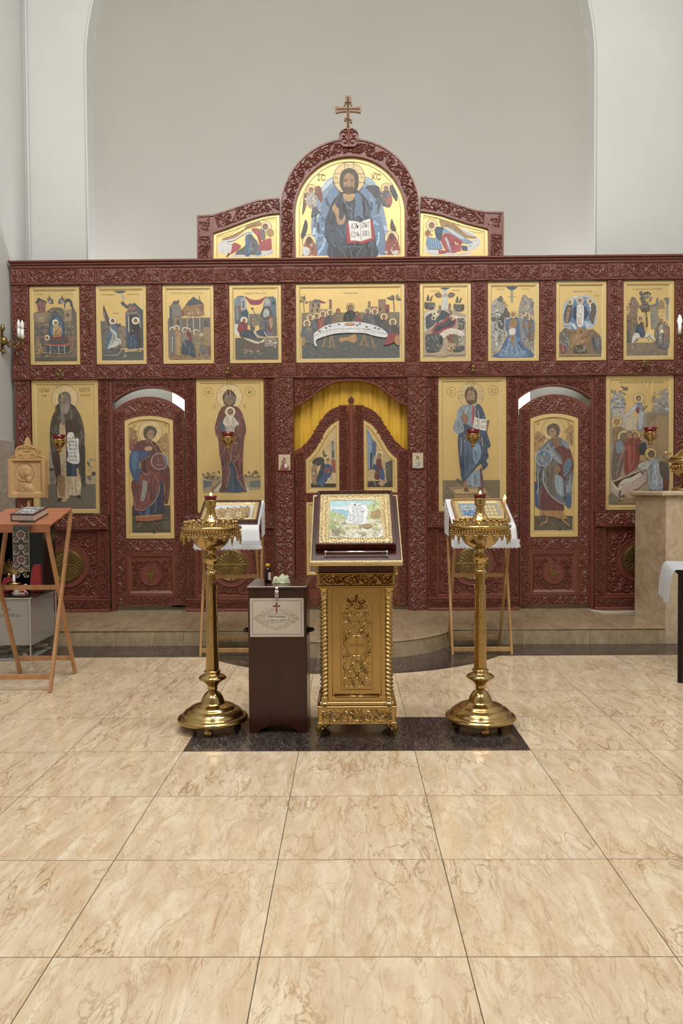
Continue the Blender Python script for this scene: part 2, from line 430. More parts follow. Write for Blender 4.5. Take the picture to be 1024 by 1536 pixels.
# ------------------------------------------------------------------ carved ornament
def scroll(mb, L, w, fn, y, h=.011, seed=0, dens=1.0):
    """acanthus scroll along a strip of length L and width w; fn(t, n) -> (x, z)"""
    rnd = random.Random(seed)
    m = w*.86; k = max(1, round(L/m)); m = L/k
    lw = w*.046; h *= 1.1; leaves(mb, L, w, fn, y, h, int(k*20), seed+5)
    pts = [fn(L*i/(k*8), .34*w*math.cos(PI*i/8)) for i in range(k*8+1)]
    mb.ribbon(pts, lw*.9, y, h*.75)
    for j in range(k+1):
        s = 1 if j % 2 == 0 else -1
        ct = j*m; cn = -s*.10*w
        sp = []; ww = []
        R0 = .36*w
        for i in range(15):
            q = i/14; a = (PI*.5 + q*PI*2.9)*s; r = R0*(1-q*.86)
            t = ct + r*math.cos(a)*(1 if s > 0 else 1); nn = cn + r*math.sin(a)*.95
            if t < lw or t > L-lw: 
                t = min(max(t, lw), L-lw)
            sp.append(fn(t, nn)); ww.append(lw*(1.15-.5*q))
        mb.ribbon(sp, ww, y, h)
        for (da, r1, r2) in ((.7, .1, .30), (2.0, .12, .34), (3.7, .1, .32), (5.2, .1, .34)):
            a = da*s + rnd.uniform(-.2, .2)
            p = []; q_ = []
            for i in range(5):
                q = i/4; aa = a + q*.9*s; r = (r1 + (r2-r1)*q)*w*1.25
                t = ct + m*.5 + r*math.cos(aa)*.75; nn = s*.26*w + r*math.sin(aa)*.55
                t = min(max(t, lw), L-lw); nn = max(-.47*w, min(.47*w, nn))
                p.append(fn(t, nn)); q_.append(lw*1.1*math.sin(PI*(q*.8+.12)))
            mb.ribbon(p, q_, y, h*.9)
def leaves(mb, L, w, fn, y, h, n, seed):
    rnd = random.Random(seed)
    for _ in range(n):
        t, q, a = rnd.uniform(.03*w, L-.03*w), rnd.uniform(-.44, .44)*w, rnd.uniform(0, 2*PI); l = rnd.uniform(.16, .30)*w; c = rnd.uniform(-1.8, 1.8)
        p = []
        for i in range(4):
            u = i/3; p.append(fn(min(max(t + l*u*math.cos(a + c*u), 0), L), min(max(q + l*u*math.sin(a + c*u), -.48*w), .48*w)))
        mb.ribbon(p, [w*.016, w*.056, w*.046, w*.006], y, h*1.0)
def mirror_scroll(mb, L, w, fn, y, h=.011, seed=0):
    """palmette pairs mirrored about the strip's middle"""
    m = w*.80; k = max(1, round(L/m)); m = L/k; lw = w*.038; h *= 1.1; leaves(mb, L, w, fn, y, h, k*26, seed+5)
    for j in range(k):
        t0 = j*m
        for sd in (1, -1):
            sp = []; ww = []
            for i in range(15):
                q = i/14; a = -PI*.5 + q*PI*2.7; r = .24*w*(1-q*.82)
                sp.append(fn(t0 + m*.5 + r*math.sin(a)*1.25, sd*(.25*w - r*math.cos(a)))); ww.append(lw*(1.2-.5*q))
            mb.ribbon(sp, ww, y, h)
            mb.ribbon([fn(t0 + m*q, sd*w*(.02 + .44*math.sin(PI*q)**2)) for q in [i/8 for i in range(9)]], lw, y, h)
            mb.ribbon([fn(t0 + m*(.62+.38*q), sd*w*(.44-.30*q*q)) for q in [i/4 for i in range(5)]], [lw*.6, lw*1.2, lw*1.3, lw, lw*.2], y, h)
        mb.ribbon([fn(t0 + m*q, 0) for q in (.30, .45, .62, .80)], [lw*.3, lw*1.4, lw*1.5, lw*.2], y, h*1.1)
def knot(mb, cx, cz, w, h_, y, h=.011):
    r = min(w, h_)*.40; lw = r*.11
    for sx in (1, -1):
        for sz in (1, -1):
            mb.ribbon([(cx + sx*r*(.12+.42*(1-math.cos(a))), cz + sz*r*(.12+.42*(1+math.cos(a+PI*.0))*0 + .42*(1-math.cos(a*.9)))) for a in [i*PI/8 for i in range(9)]], lw, y, h)
            mb.ribbon([(cx + sx*r*(.55+.30*math.cos(a)), cz + sz*r*(.55+.30*math.sin(a))) for a in [i*2*PI/10 for i in range(11)]], lw, y, h)
    for a in (0, PI/2):
        for d in (-.12, .12):
            dx, dz = math.cos(a), math.sin(a)
            mb.ribbon([(cx - dx*r*.9 - dz*r*d, cz - dz*r*.9 + dx*r*d), (cx - dz*r*d, cz + dx*r*d), (cx + dx*r*.9 - dz*r*d, cz + dz*r*.9 + dx*r*d)], lw, y, h)
def inpoly(x, z, P):
    c = False; n = len(P); j = n-1
    for i in range(n):
        if (P[i][1] > z) != (P[j][1] > z) and x < (P[j][0]-P[i][0])*(z-P[i][1])/(P[j][1]-P[i][1]) + P[i][0]: c = not c
        j = i
    return c
def fill_scroll(mb, P, cell, y, h=.011, seed=1, hole=None):
    """rosettes and leaves filling outline P"""
    rnd = random.Random(seed)
    xs = [p[0] for p in P]; zs = [p[1] for p in P]; x0, x1, z0, z1 = min(xs), max(xs), min(zs), max(zs)
    lw = cell*.05; h *= 1.3; row = 0; z = z0 + cell*.5
    def ok(x, z):
        if not inpoly(x, z, P): return False
        return not (hole and math.hypot(x-hole[0], z-hole[1]) < hole[2])
    while z < z1:
        x = x0 + cell*(.5 if row % 2 == 0 else .0)
        while x < x1:
            s = 1 if (int((x-x0)/cell)+row) % 2 == 0 else -1
            a0 = rnd.uniform(0, 2*PI)
            run = []; ww = []
            for i in range(15):
                q = i/14; r = cell*.46*(1-q*.86); a = a0 + s*q*PI*2.8
                p = (x + r*math.cos(a), z + r*math.sin(a))
                if ok(*p): run.append(p); ww.append(lw*(1.15-.5*q))
                else:
                    if len(run) > 2: mb.ribbon(run, ww, y, h)
                    run = []; ww = []
            if len(run) > 2: mb.ribbon(run, ww, y, h)
            for kk in range(11):
                a = rnd.uniform(0, 2*PI); run = []
                for i in range(5):
                    q = i/4; p = (x + cell*.55*math.cos(a + q*.8) + (q-.5)*cell*.3*math.cos(a), z + cell*.55*math.sin(a+q*.8) + (q-.5)*cell*.3*math.sin(a))
                    if ok(*p): run.append(p)
                if len(run) > 2: mb.ribbon(run, [lw*.4] + [lw*1.1]*(len(run)-2) + [lw*.2], y, h*.9)
            x += cell
        z += cell*.82; row += 1
def vfn(xc, z0): return lambda t, n: (xc + n, z0 + t)
def hfn(x0, zc): return lambda t, n: (x0 + t, zc + n)
def pathfn(P):
    """P polyline of (x,z); returns fn(t,n), length"""
    d = [0]
    for i in range(1, len(P)): d.append(d[-1] + math.hypot(P[i][0]-P[i-1][0], P[i][1]-P[i-1][1]))
    def fn(t, n):
        t = min(max(t, 0), d[-1]); i = 1
        while i < len(P)-1 and d[i] < t: i += 1
        q = (t-d[i-1])/((d[i]-d[i-1]) or 1e-9)
        tx, tz = P[i][0]-P[i-1][0], P[i][1]-P[i-1][1]; L = math.hypot(tx, tz) or 1e-9
        return (P[i-1][0] + tx*q - tz/L*n, P[i-1][1] + tz*q + tx/L*n)
    return fn, d[-1]
# ------------------------------------------------------------------ the room
XL, XR, YE, YB, ZC = -3.50, 3.72, 8.47, -5.0, 9.7
ZP = 0.144
struct('floor', MB().box(XL-.2, XR+.2, YB, YE+.02, -.1, 0), 'floor_marble')
struct('wall_left', MB().box(XL-.25, XL, YB, YE+.25, 0, ZC), 'white_plaster')
struct('wall_right', MB().box(XR, XR+.25, YB, YE+.25, 0, ZC), 'white_plaster')
struct('wall_back', MB().box(XL, XR, YB-.25, YB, 0, ZC), 'step_marble')
struct('ceiling', MB().box(XL-.25, XR+.25, YB-.25, 12.0, ZC, ZC+.2), 'white_plaster')
AX, AR, AZ = -.065, 2.755, 6.02          # apse axis, radius, spring height
def east_wall():
    mb = MB(); n = 40
    arc = [(AX-AR, 0)] + [(AX - AR*math.cos(PI*i/n), AZ + AR*math.sin(PI*i/n)) for i in range(n+1)] + [(AX+AR, 0)]
    top = [(p[0], ZC) for p in arc]
    mb.band(arc[1:-1], top[1:-1], YE, YE+.22)
    mb.box(XL-.0, AX-AR, YE, YE+.22, 0, ZC); mb.box(AX+AR, XR, YE, YE+.22, 0, ZC)
    return mb
struct('wall_east', east_wall(), 'white_plaster')
def apse():
    mb = MB(); v = []; f = []; na = 48; rows = []
    zs = [0, 1, 2, 3, 4, 5, AZ]
    for z in zs: rows.append([(AX - AR*math.cos(PI*i/na), YE+.22 + AR*math.sin(PI*i/na), z) for i in range(na+1)])
    for k in range(1, 17):
        e = PI/2*k/16; r = max(AR*math.cos(e), .001)
        rows.append([(AX - r*math.cos(PI*i/na), YE+.22 + r*math.sin(PI*i/na), AZ + AR*math.sin(e)) for i in range(na+1)])
    for r in rows: v += r
    for k in range(len(rows)-1):
        for i in range(na):
            a = k*(na+1)+i; f.append((a, a+1, a+na+2, a+na+1))
    mb.add(v, f, True); return mb
struct('wall_apse', apse(), 'apse_plaster')
struct('floor_sanctuary', MB().box(XL, XR, YE+.0, 11.6, -.1, ZP-.001), 'step_marble')
b = MB(); b.tube([(AX-AR-.004, YE-.004, ZP)] + [(AX - (AR+.004)*math.cos(PI*i/40), YE-.004, AZ + (AR+.004)*math.sin(PI*i/40)) for i in range(41)] + [(AX+AR+.004, YE-.004, ZP)], .014, 8)
struct('trim_1', b, 'white_plaster')
struct('trim_2', MB().tube([(XL+.045, YE-.03, ZP), (XL+.045, YE-.03, ZC)], .012, 8), 'white_plaster')
struct('trim_3', MB().tube([(XR-.045, YE-.03, ZP), (XR-.045, YE-.03, ZC)], .012, 8), 'white_plaster')
struct('baseboard_left', MB().box(XL, XL+.022, 6.2, 8.45, 0, 1.93, .004), 'wainscot_marble')
# inlaid dark marble: one slab field, and the strip that runs round the step
struct('trim_4', MB().box(OX-TX, OX+2*TX, 4.094, 4.094+TY, -.02, .0012), 'dark_marble')
def strip():
    cy, R = 7.3, 1.5
    pts = [(XL, 6.44)]
    a0 = math.asin((6.44-cy)/-R)
    n = 28
    for i in range(n+1):
        a = PI + a0 + (PI-2*a0)*i/n
        pts.append((R*math.cos(a)+.03, cy + R*math.sin(a)))
    pts += [(2.86, 6.44), (3.05, 6.30), (XR, 6.30), (XR, 7.6), (XL, 7.6)]
    return MB().prismz(pts, -.02, .0012)
struct('trim_5', strip(), 'dark_marble')
def platform():
    cy, R = 7.3, .98
    pts = [(XL, 6.91)]; a0 = math.asin((6.91-cy)/-R); n = 28
    for i in range(n+1):
        a = PI + a0 + (PI-2*a0)*i/n
        pts.append((R*math.cos(a)+.03, cy + R*math.sin(a)))
    pts += [(XR, 6.91), (XR, YE), (XL, YE)]
    mb = MB().prismz(pts, 0, ZP)
    return mb, pts
pm, ppts = platform()
struct('floor_platform', pm, 'step_marble')
nb = MB()
nb.tube([(p[0], p[1]-.002, ZP-.006) for p in ppts[:-2]], .006, 6)
struct('trim_6', nb, 'step_marble')

# ------------------------------------------------------------------ icon screen frame
ICO = thing('iconostasis', 'tall carved red-brown wooden icon screen across the whole sanctuary step', 'icon screen', M_ICO)
YBK = .03
rnds = iter(range(1, 9999))
def child(kind, mb, mat='carved_wood', parent=None):
    o = new_obj(kind, mb, mat, parent or ICO); return o
def member(kind, x0, x1, z0, z1, yf, style='scroll', parent=None, back=YBK, fil=.007, mat='carved_wood', h=.013, raised=.008):
    mb = MB().box(x0, x1, yf, back, z0, z1, .003)
    vert = (z1-z0) > (x1-x0); w = (x1-x0) if vert else (z1-z0)
    if raised:
        if vert:
            mb.box(x0, x0+fil, yf-raised, yf+.002, z0, z1, .003); mb.box(x1-fil, x1, yf-raised, yf+.002, z0, z1, .003)
        else:
            mb.box(x0, x1, yf-raised, yf+.002, z0, z0+fil, .003); mb.box(x0, x1, yf-raised, yf+.002, z1-fil, z1, .003)
    o = child(kind, mb, mat, parent)
    if style:
        c = MB(); w2 = w - 2*fil - .004; L = (z1-z0 if vert else x1-x0) - .012
        fn = vfn((x0+x1)/2, z0+.006) if vert else hfn(x0+.006, (z0+z1)/2)
        (mirror_scroll if style == 'mirror' else scroll)(c, L, w2, fn, yf, h, next(rnds))
        child('carving', c, mat, o)
    return o
Z = dict(top=uz(389), c1=uz(399.5), r1b=uz(424), i1t=uz(425.5), i1b=uz(543.5), r2b=uz(566.5), i2t=uz(567), i2b=uz(767.5), r3t=uz(770), r3b=uz(791.5), pb=uz(896), bb=ZP-.004)
XA, XZ = ux(19, 480), ux(1033, 480)
# cornice and continuous rails
c = MB(); c.box(XA-.01, XZ+.02, -.135, YBK, Z['top']-.022, Z['top'], .006); c.box(XA, XZ+.01, -.115, YBK, Z['top']-.045, Z['top']-.02, .008); c.box(XA, XZ, -.095, YBK, Z['c1'], Z['top']-.043, .004)
child('cornice', c)
row = [(44.5, 119.8), (144, 219.5), (244, 320.7), (344, 422), (444, 606.5), (629.3, 706.3), (731.3, 808.5), (833.5, 909.3), (934.5, 1011)]
rowx = [(ux(a, 485), ux(b_, 485)) for a, b_ in row]
edges = [XA] + [q for p in rowx for q in p] + [XZ]
posts1 = [(edges[i], edges[i+1]) for i in range(0, len(edges), 2)]
def rail_run(kind, z0, z1, yf):
    for i, (a, b_) in enumerate(posts1):
        c = MB().box(a, b_, yf-.006, YBK, z0, z1, .004)
        o = child('rail_block', c); k = MB(); knot(k, (a+b_)/2, (z0+z1)/2, b_-a, z1-z0, yf-.006); 
        k.ribbon([(a+.012, z0+.012), (a+.012, z1-.012)], .003, yf-.006, .005); k.ribbon([(b_-.012, z0+.012), (b_-.012, z1-.012)], .003, yf-.006, .005)
        child('carving', k, parent=o)
    for a, b_ in rowx: member(kind, a, b_, z0, z1, yf)
rail_run('top_rail', Z['r1b'], Z['c1'], -.080)
rail_run('middle_rail', Z['r2b'], Z['i1b']-.004, -.080)
for a, b_ in posts1: member('upper_post', a+.004, b_-.004, Z['i1b']-.004, Z['r1b'], -.066)
# lower tier posts
low = [(25, 47, 'scroll'), (149, 164, 'scroll'), (279, 294, 'scroll'), (397, 411.5, 'scroll'), (412.5, 441, 'mirror'), (611, 639.5, 'mirror'), (640.5, 656.5, 'scroll'), (760, 776, 'scroll'), (891, 907.5, 'scroll'), (1011, 1033, 'scroll')]
for a, b_, st in low:
    full = st == 'mirror'
    yf = -.078 if full else -.062
    member('pilaster' if full else 'lower_post', ux(a, 670), ux(b_, 670), Z['bb'] if full else Z['r3t'], Z['r2b'], yf, st)
# door jambs
for a, b_ in ((164.5, 170), (277.5, 278.6), (886, 890.6), (776.2, 777)):
    member('door_jamb', ux(a, 670), ux(b_, 670), Z['bb'], Z['r2b'], -.05, None, fil=.008)
# dado: rail, stiles, panel with roundel, plinth
def medallion(cx, cz, R, parent, style):
    mb = MB(); n = 48
    out = []
    for i in range(n):
        a = 2*PI*i/n; r = R*(.80 + .20*abs(math.cos(a))**6 + .08*abs(math.sin(a))**10)
        out.append((cx + r*math.cos(a), cz + r*math.sin(a)))
    mb.prism(out, -.052, -.040)
    for q in range(4):
        for k in range(5):
            a = PI/2*q + PI/2*(k+.9)/5.8
            mb.ribbon([(cx + R*r*math.cos(a + (.7-r)*.25*(k-2)), cz + R*r*math.sin(a + (.7-r)*.25*(k-2))) for r in (.18, .4, .6, .76)], [R*.02, R*.045, R*.05, R*.01], -.052, .009)
    for a in (0, PI/2, PI, 3*PI/2):
        mb.ribbon([(cx + R*r*math.cos(a), cz + R*r*math.sin(a)) for r in (0, .4, .85)], [R*.06, R*.05, R*.07], -.052, .012)
    for rr in (.80, .87):
        mb.ribbon([(cx + R*rr*math.cos(2*PI*i/40), cz + R*rr*math.sin(2*PI*i/40)) for i in range(41)], R*.03, -.052, .008)
    o = new_obj('brass_medallion', mb, 'antique_brass', parent)
    o['label'] = 'antique brass relief medallion'
    return o
def dado(pa, pb, mx, my):
    xa, xb = ux(pa, 840), ux(pb, 840)
    member('dado_rail', xa, xb, Z['r3b'], Z['r3t']+.004, -.084)
    member('plinth', xa, xb, Z['bb']+.02, Z['pb'], -.088, fil=.016)
    child('plinth_base', MB().box(xa-.005, xb+.005, -.105, YBK, Z['bb'], Z['bb']+.03, .008))
    sw = .105
    member('dado_stile', xa, xa+sw, Z['pb'], Z['r3b'], -.058); member('dado_stile', xb-sw, xb, Z['pb'], Z['r3b'], -.058)
    px0, px1, pz0, pz1 = xa+sw, xb-sw, Z['pb'], Z['r3b']
    p = MB().box(px0, px1, -.028, YBK, pz0, pz1)
    fr = .035
    O = [(px0, pz0), (px1, pz0), (px1, pz1), (px0, pz1)]; I = [(px0+fr, pz0+fr), (px1-fr, pz0+fr), (px1-fr, pz1-fr), (px0+fr, pz1-fr)]
    p.ring(O, I, -.050, -.030, -.028, .5)
    o = child('dado_panel', p)
    cx, cz = U(mx, my)
    R = .235
    k = MB(); fill_scroll(k, I, .125, -.028, .016, next(rnds), (cx, cz, R*1.02)); child('carving', k, parent=o)
    n = 40; d = MB().prism([(cx + R*math.cos(2*PI*i/n)*.98, cz + R*math.sin(2*PI*i/n)) for i in range(n)], -.040, -.028)
    d.ribbon([(cx + R*.95*math.cos(2*PI*i/n), cz + R*.97*math.sin(2*PI*i/n)) for i in range(n+1)], .008, -.040, .008)
    child('roundel', d, 'plain_red_wood', o)
    medallion(cx, cz, R*.80, o, 0)
dado(25, 164, 100, 848); dado(279, 411.5, 346, 847); dado(640.5, 776, 708, 845); dado(891, 1033, 959, 840)

def arcpts(x0, x1, zs, zp, n=20):
    h = zp-zs; c = (x1-x0)/2; r = (c*c+h*h)/(2*h); cx = (x0+x1)/2; cz = zp-r; a = math.asin(min(1, c/r)); 
    return [(cx + r*math.sin(-a+2*a*i/n), cz + r*math.cos(-a+2*a*i/n)) for i in range(n+1)]
# arched heads over the two side doors
for (pa, pb, pk, sp) in ((170, 278, 581.5, 602), (777, 886.5, 578.5, 599)):
    xa, xb = ux(pa, 590), ux(pb, 590)
    zt = Z['r2b']; A = arcpts(xa, xb, uz(sp, (pa+pb)/2), uz(pk, (pa+pb)/2))
    P = A + [(xb, zt), (xa, zt)]
    mb = MB().prism(P, -.055, YBK); mb.band(A, [(x, z+.014) for x, z in A], -.066, -.054)
    o = child('arched_door_head', mb)
    k = MB(); fill_scroll(k, [(x, z+.02) for x, z in A] + [(xb-.01, zt-.01), (xa+.01, zt-.01)], .085, -.055, .012, next(rnds)); child('carving', k, parent=o)
# big arched head over the royal doors
hx = [(441.7, 610), (449, 607.5), (457, 603.6), (465, 597.5), (473.6, 590), (482, 583.5), (490, 578.4), (498.5, 574.8), (507, 572.6), (517, 571.5), (526.3, 571.2)]
HL = [U(x, y) for x, y in hx]; cxm = HL[-1][0]
H = HL + [(2*cxm - x, z) for x, z in HL[-2::-1]]
P = H + [(H[-1][0], Z['r2b']), (H[0][0], Z['r2b'])]
mb = MB().prism(P, -.055, YBK); mb.band(H, [(x, z+.016) for x, z in H], -.068, -.054)
o = child('royal_arch_head', mb)
k = MB(); fill_scroll(k, [(x, z+.02) for x, z in H] + [(H[-1][0]-.01, Z['r2b']-.01), (H[0][0]+.01, Z['r2b']-.01)], .105, -.055, .013, next(rnds)); child('carving', k, parent=o)

# crest: centre arch and two stepped wings
ccx = ux(524.5, 300); RO = (ux(629, 330)-ux(420.5, 330))/2; RI = (ux(607, 330)-ux(442, 330))/2
zb = Z['top']
zcO = uz(209)-RO; zcI = uz(236)-RI
n = 28
O = [(ccx-RO, zb)] + [(ccx - RO*math.cos(PI*i/n), zcO + RO*math.sin(PI*i/n)) for i in range(n+1)] + [(ccx+RO, zb)]
I = [(ccx-RI, zb)] + [(ccx - RI*math.cos(PI*i/n), zcI + RI*math.sin(PI*i/n)) for i in range(n+1)] + [(ccx+RI, zb)]
mb = MB().band(O, I, -.07, YBK)
def lerp(A, B, t): return [(a[0]+(b_[0]-a[0])*t, a[1]+(b_[1]-a[1])*t) for a, b_ in zip(A, B)]
mb.band(O, lerp(O, I, .09), -.082, -.068); mb.band(lerp(O, I, .88), I, -.082, -.068)
CR = child('crest_arch', mb)
mid = lerp(O, I, .49); fn, L = pathfn(mid); k = MB(); scroll(k, L, (RO-RI)*.90, fn, -.07, .016, 3); child('carving', k, parent=CR)
CREST_I = I
# finial ornament
k = MB(); fx, fz = U(523, 209)
S = (uz(390)-uz(490))/100.0
def fp(a, b_): return (fx + a*S, fz + b_*S)
sil = [(-14, -9), (-13, -3), (-15, 2), (-12, 7), (-8, 9), (-11, 11), (-4, 13), (4, 13), (11, 11), (8, 9), (12, 7), (15, 2), (13, -3), (14, -9), (8, -14), (-8, -14)]
k.prism([fp(*q) for q in sil], -.105, -.02)
for sd in (1, -1):
    for (a, b_, r) in ((8, 3, 6), (6, -7, 6), (4, 8, 4)):
        k.ribbon([fp(sd*(a + r*(1-.8*i/12)*math.cos(i*.5)), b_ + r*(1-.8*i/12)*math.sin(i*.5)) for i in range(13)], .006, -.105, .016)
k.ribbon([fp(0, -13), fp(0, -4), fp(0, 6), fp(0, 12)], [.004, .014, .018, .004], -.105, .02)
child('crest_finial', k, parent=CR)
# wings
def wing(outer, inner, sgn):
    Oa = [U(*q) for q in outer]; Ia = [U(*q) for q in inner]
    Oa[0] = (Oa[0][0], zb); Ia[0] = (Ia[0][0], zb)
    mb = MB().band(Oa, Ia, -.062, YBK); mb.band(Oa, lerp(Oa, Ia, .10), -.072, -.06); mb.band(lerp(Oa, Ia, .86), Ia, -.072, -.06)
    o = child('crest_wing', mb)
    k = MB(); w = .168
    mid = lerp(Oa, Ia, .48)
    fn, L = pathfn(mid[3:]); scroll(k, L, w*.86, fn, -.062, .014, next(rnds))
    fn, L = pathfn(mid[:2]); scroll(k, L, w*.80, fn, -.062, .014, next(rnds))
    a_, b2 = Oa[2], Ia[2]; leaves(k, .15, .14, lambda t, q: (min(a_[0], b2[0]) + t*.9, Oa[2][1]-.09 + q), -.062, .014, 22, 5)
    child('carving', k, parent=o)
wing([(296, 391), (296, 345), (295.7, 324), (319, 322.6), (336, 317.5), (353, 311.6), (370, 305), (387, 300), (403, 298), (419, 297.3)],
     [(319.5, 391), (320, 365), (320.3, 350), (331, 346.5), (344, 342), (358, 336.5), (375, 330), (392, 324.5), (406, 321.8), (419, 320.6)], 1)
wing([(754.6, 388), (755, 340), (754.8, 318.5), (730, 318), (715, 316), (700, 312), (681, 305), (661, 298.5), (645, 296), (630.6, 295)],
     [(732, 388), (731.8, 365), (731.5, 344), (721, 341), (711, 338.5), (700, 335.8), (681, 329.5), (661, 323), (645, 319.5), (630.6, 317.6)], -1)
# cross on the crest
CX = 522.6
def cross():
    mb = MB(); q = lambda x, y: U(x, y)
    def cpt(l): return [q(CX-.7+x, y) for x, y in l]
    mb.prism(cpt([(-2.6, 166), (-2.8, 155), (-4.6, 148), (-4.2, 145.3), (4.2, 145.3), (4.6, 148), (2.8, 155), (2.8, 166), (2.9, 190), (3.4, 199), (-3.4, 199), (-2.9, 190)]), -.075, -.045)
    mb.prism(cpt([(-19, 161), (-12, 162.3), (0, 162.6), (12, 162.3), (19, 160.6), (19.6, 166), (18.6, 171), (12, 169.4), (0, 169), (-12, 169.6), (-18.3, 171.6), (-19.5, 166)]), -.079, -.049)
    mb.prism(cpt([(-5.8, 154.5), (5.8, 154.5), (5.8, 157.2), (-5.8, 157.2)]), -.078, -.045)
    mb.prism(cpt([(-5.8, 178), (-5.8, 182), (6, 185.5), (6, 181)]), -.078, -.045)
    for sx in (-5.2, 5.2): mb.prism(cpt([(sx-1, 157), (sx+1, 157), (sx+1, 160), (sx-1, 160)]), -.076, -.05)
    return mb
cz0 = U(CX, 199)
r = thing('altar_cross', 'slender pale wooden three-bar cross standing on the crest of the icon screen', 'cross', M_ICO @ Matrix.Translation(Vector((cz0[0], -.06, cz0[1]))))
new_obj('cross_body', cross(), 'olive_cross', r, (cz0[0], -.06, cz0[1]))
g = MB(); 
for pl in ([(CX-.7, 148), (CX-.7, 196)], [(CX-18, 166), (CX+17, 165.6)], [(CX-5, 180), (CX+4, 182.6)], [(CX-5, 155.8), (CX+4, 155.8)]):
    a, b_ = U(*pl[0]), U(*pl[1]); g.tube([(a[0], -.0795, a[1]), (b_[0], -.0795, b_[1])], .0045, 6)
new_obj('groove_shade', g, 'brass_dark', r, (cz0[0], -.06, cz0[1]))  # dark raised tubes stand in for the shade of cut grooves
# ------------------------------------------------------------------ painting: flat shapes of colour laid on a panel
_txt = {}
def text_tris(s):
    if s in _txt: return _txt[s]
    cu = bpy.data.curves.new('t', 'FONT'); cu.body = s; cu.resolution_u = 2
    ob = bpy.data.objects.new('t', cu); SC.collection.objects.link(ob)
    dg = bpy.context.evaluated_depsgraph_get(); me = bpy.data.meshes.new_from_object(ob.evaluated_get(dg))
    V = [(v.co.x, v.co.y) for v in me.vertices]; Fs = [tuple(p.vertices) for p in me.polygons]
    bpy.data.objects.remove(ob); bpy.data.meshes.remove(me); bpy.data.curves.remove(cu)
    if not V: _txt[s] = ([], [], 0, 0, 0); return _txt[s]
    xs = [v[0] for v in V]; ys = [v[1] for v in V]
    _txt[s] = (V, Fs, min(xs), max(xs), max(ys)); return _txt[s]
def smooth(pts, k=4, closed=True):
    n = len(pts); out = []
    rng = range(n) if closed else range(n-1)
    for i in rng:
        g = (lambda j: pts[j % n]) if closed else (lambda j: pts[min(max(j, 0), n-1)])
        p0, p1, p2, p3 = g(i-1), g(i), g(i+1), g(i+2)
        for q in range(k):
            t = q/k
            out.append(tuple(.5*((2*p1[a]) + (-p0[a]+p2[a])*t + (2*p0[a]-5*p1[a]+4*p2[a]-p3[a])*t*t + (-p0[a]+3*p1[a]-3*p2[a]+p3[a])*t**3) for a in (0, 1)))
    if not closed: out.append(tuple(pts[-1]))
    return out
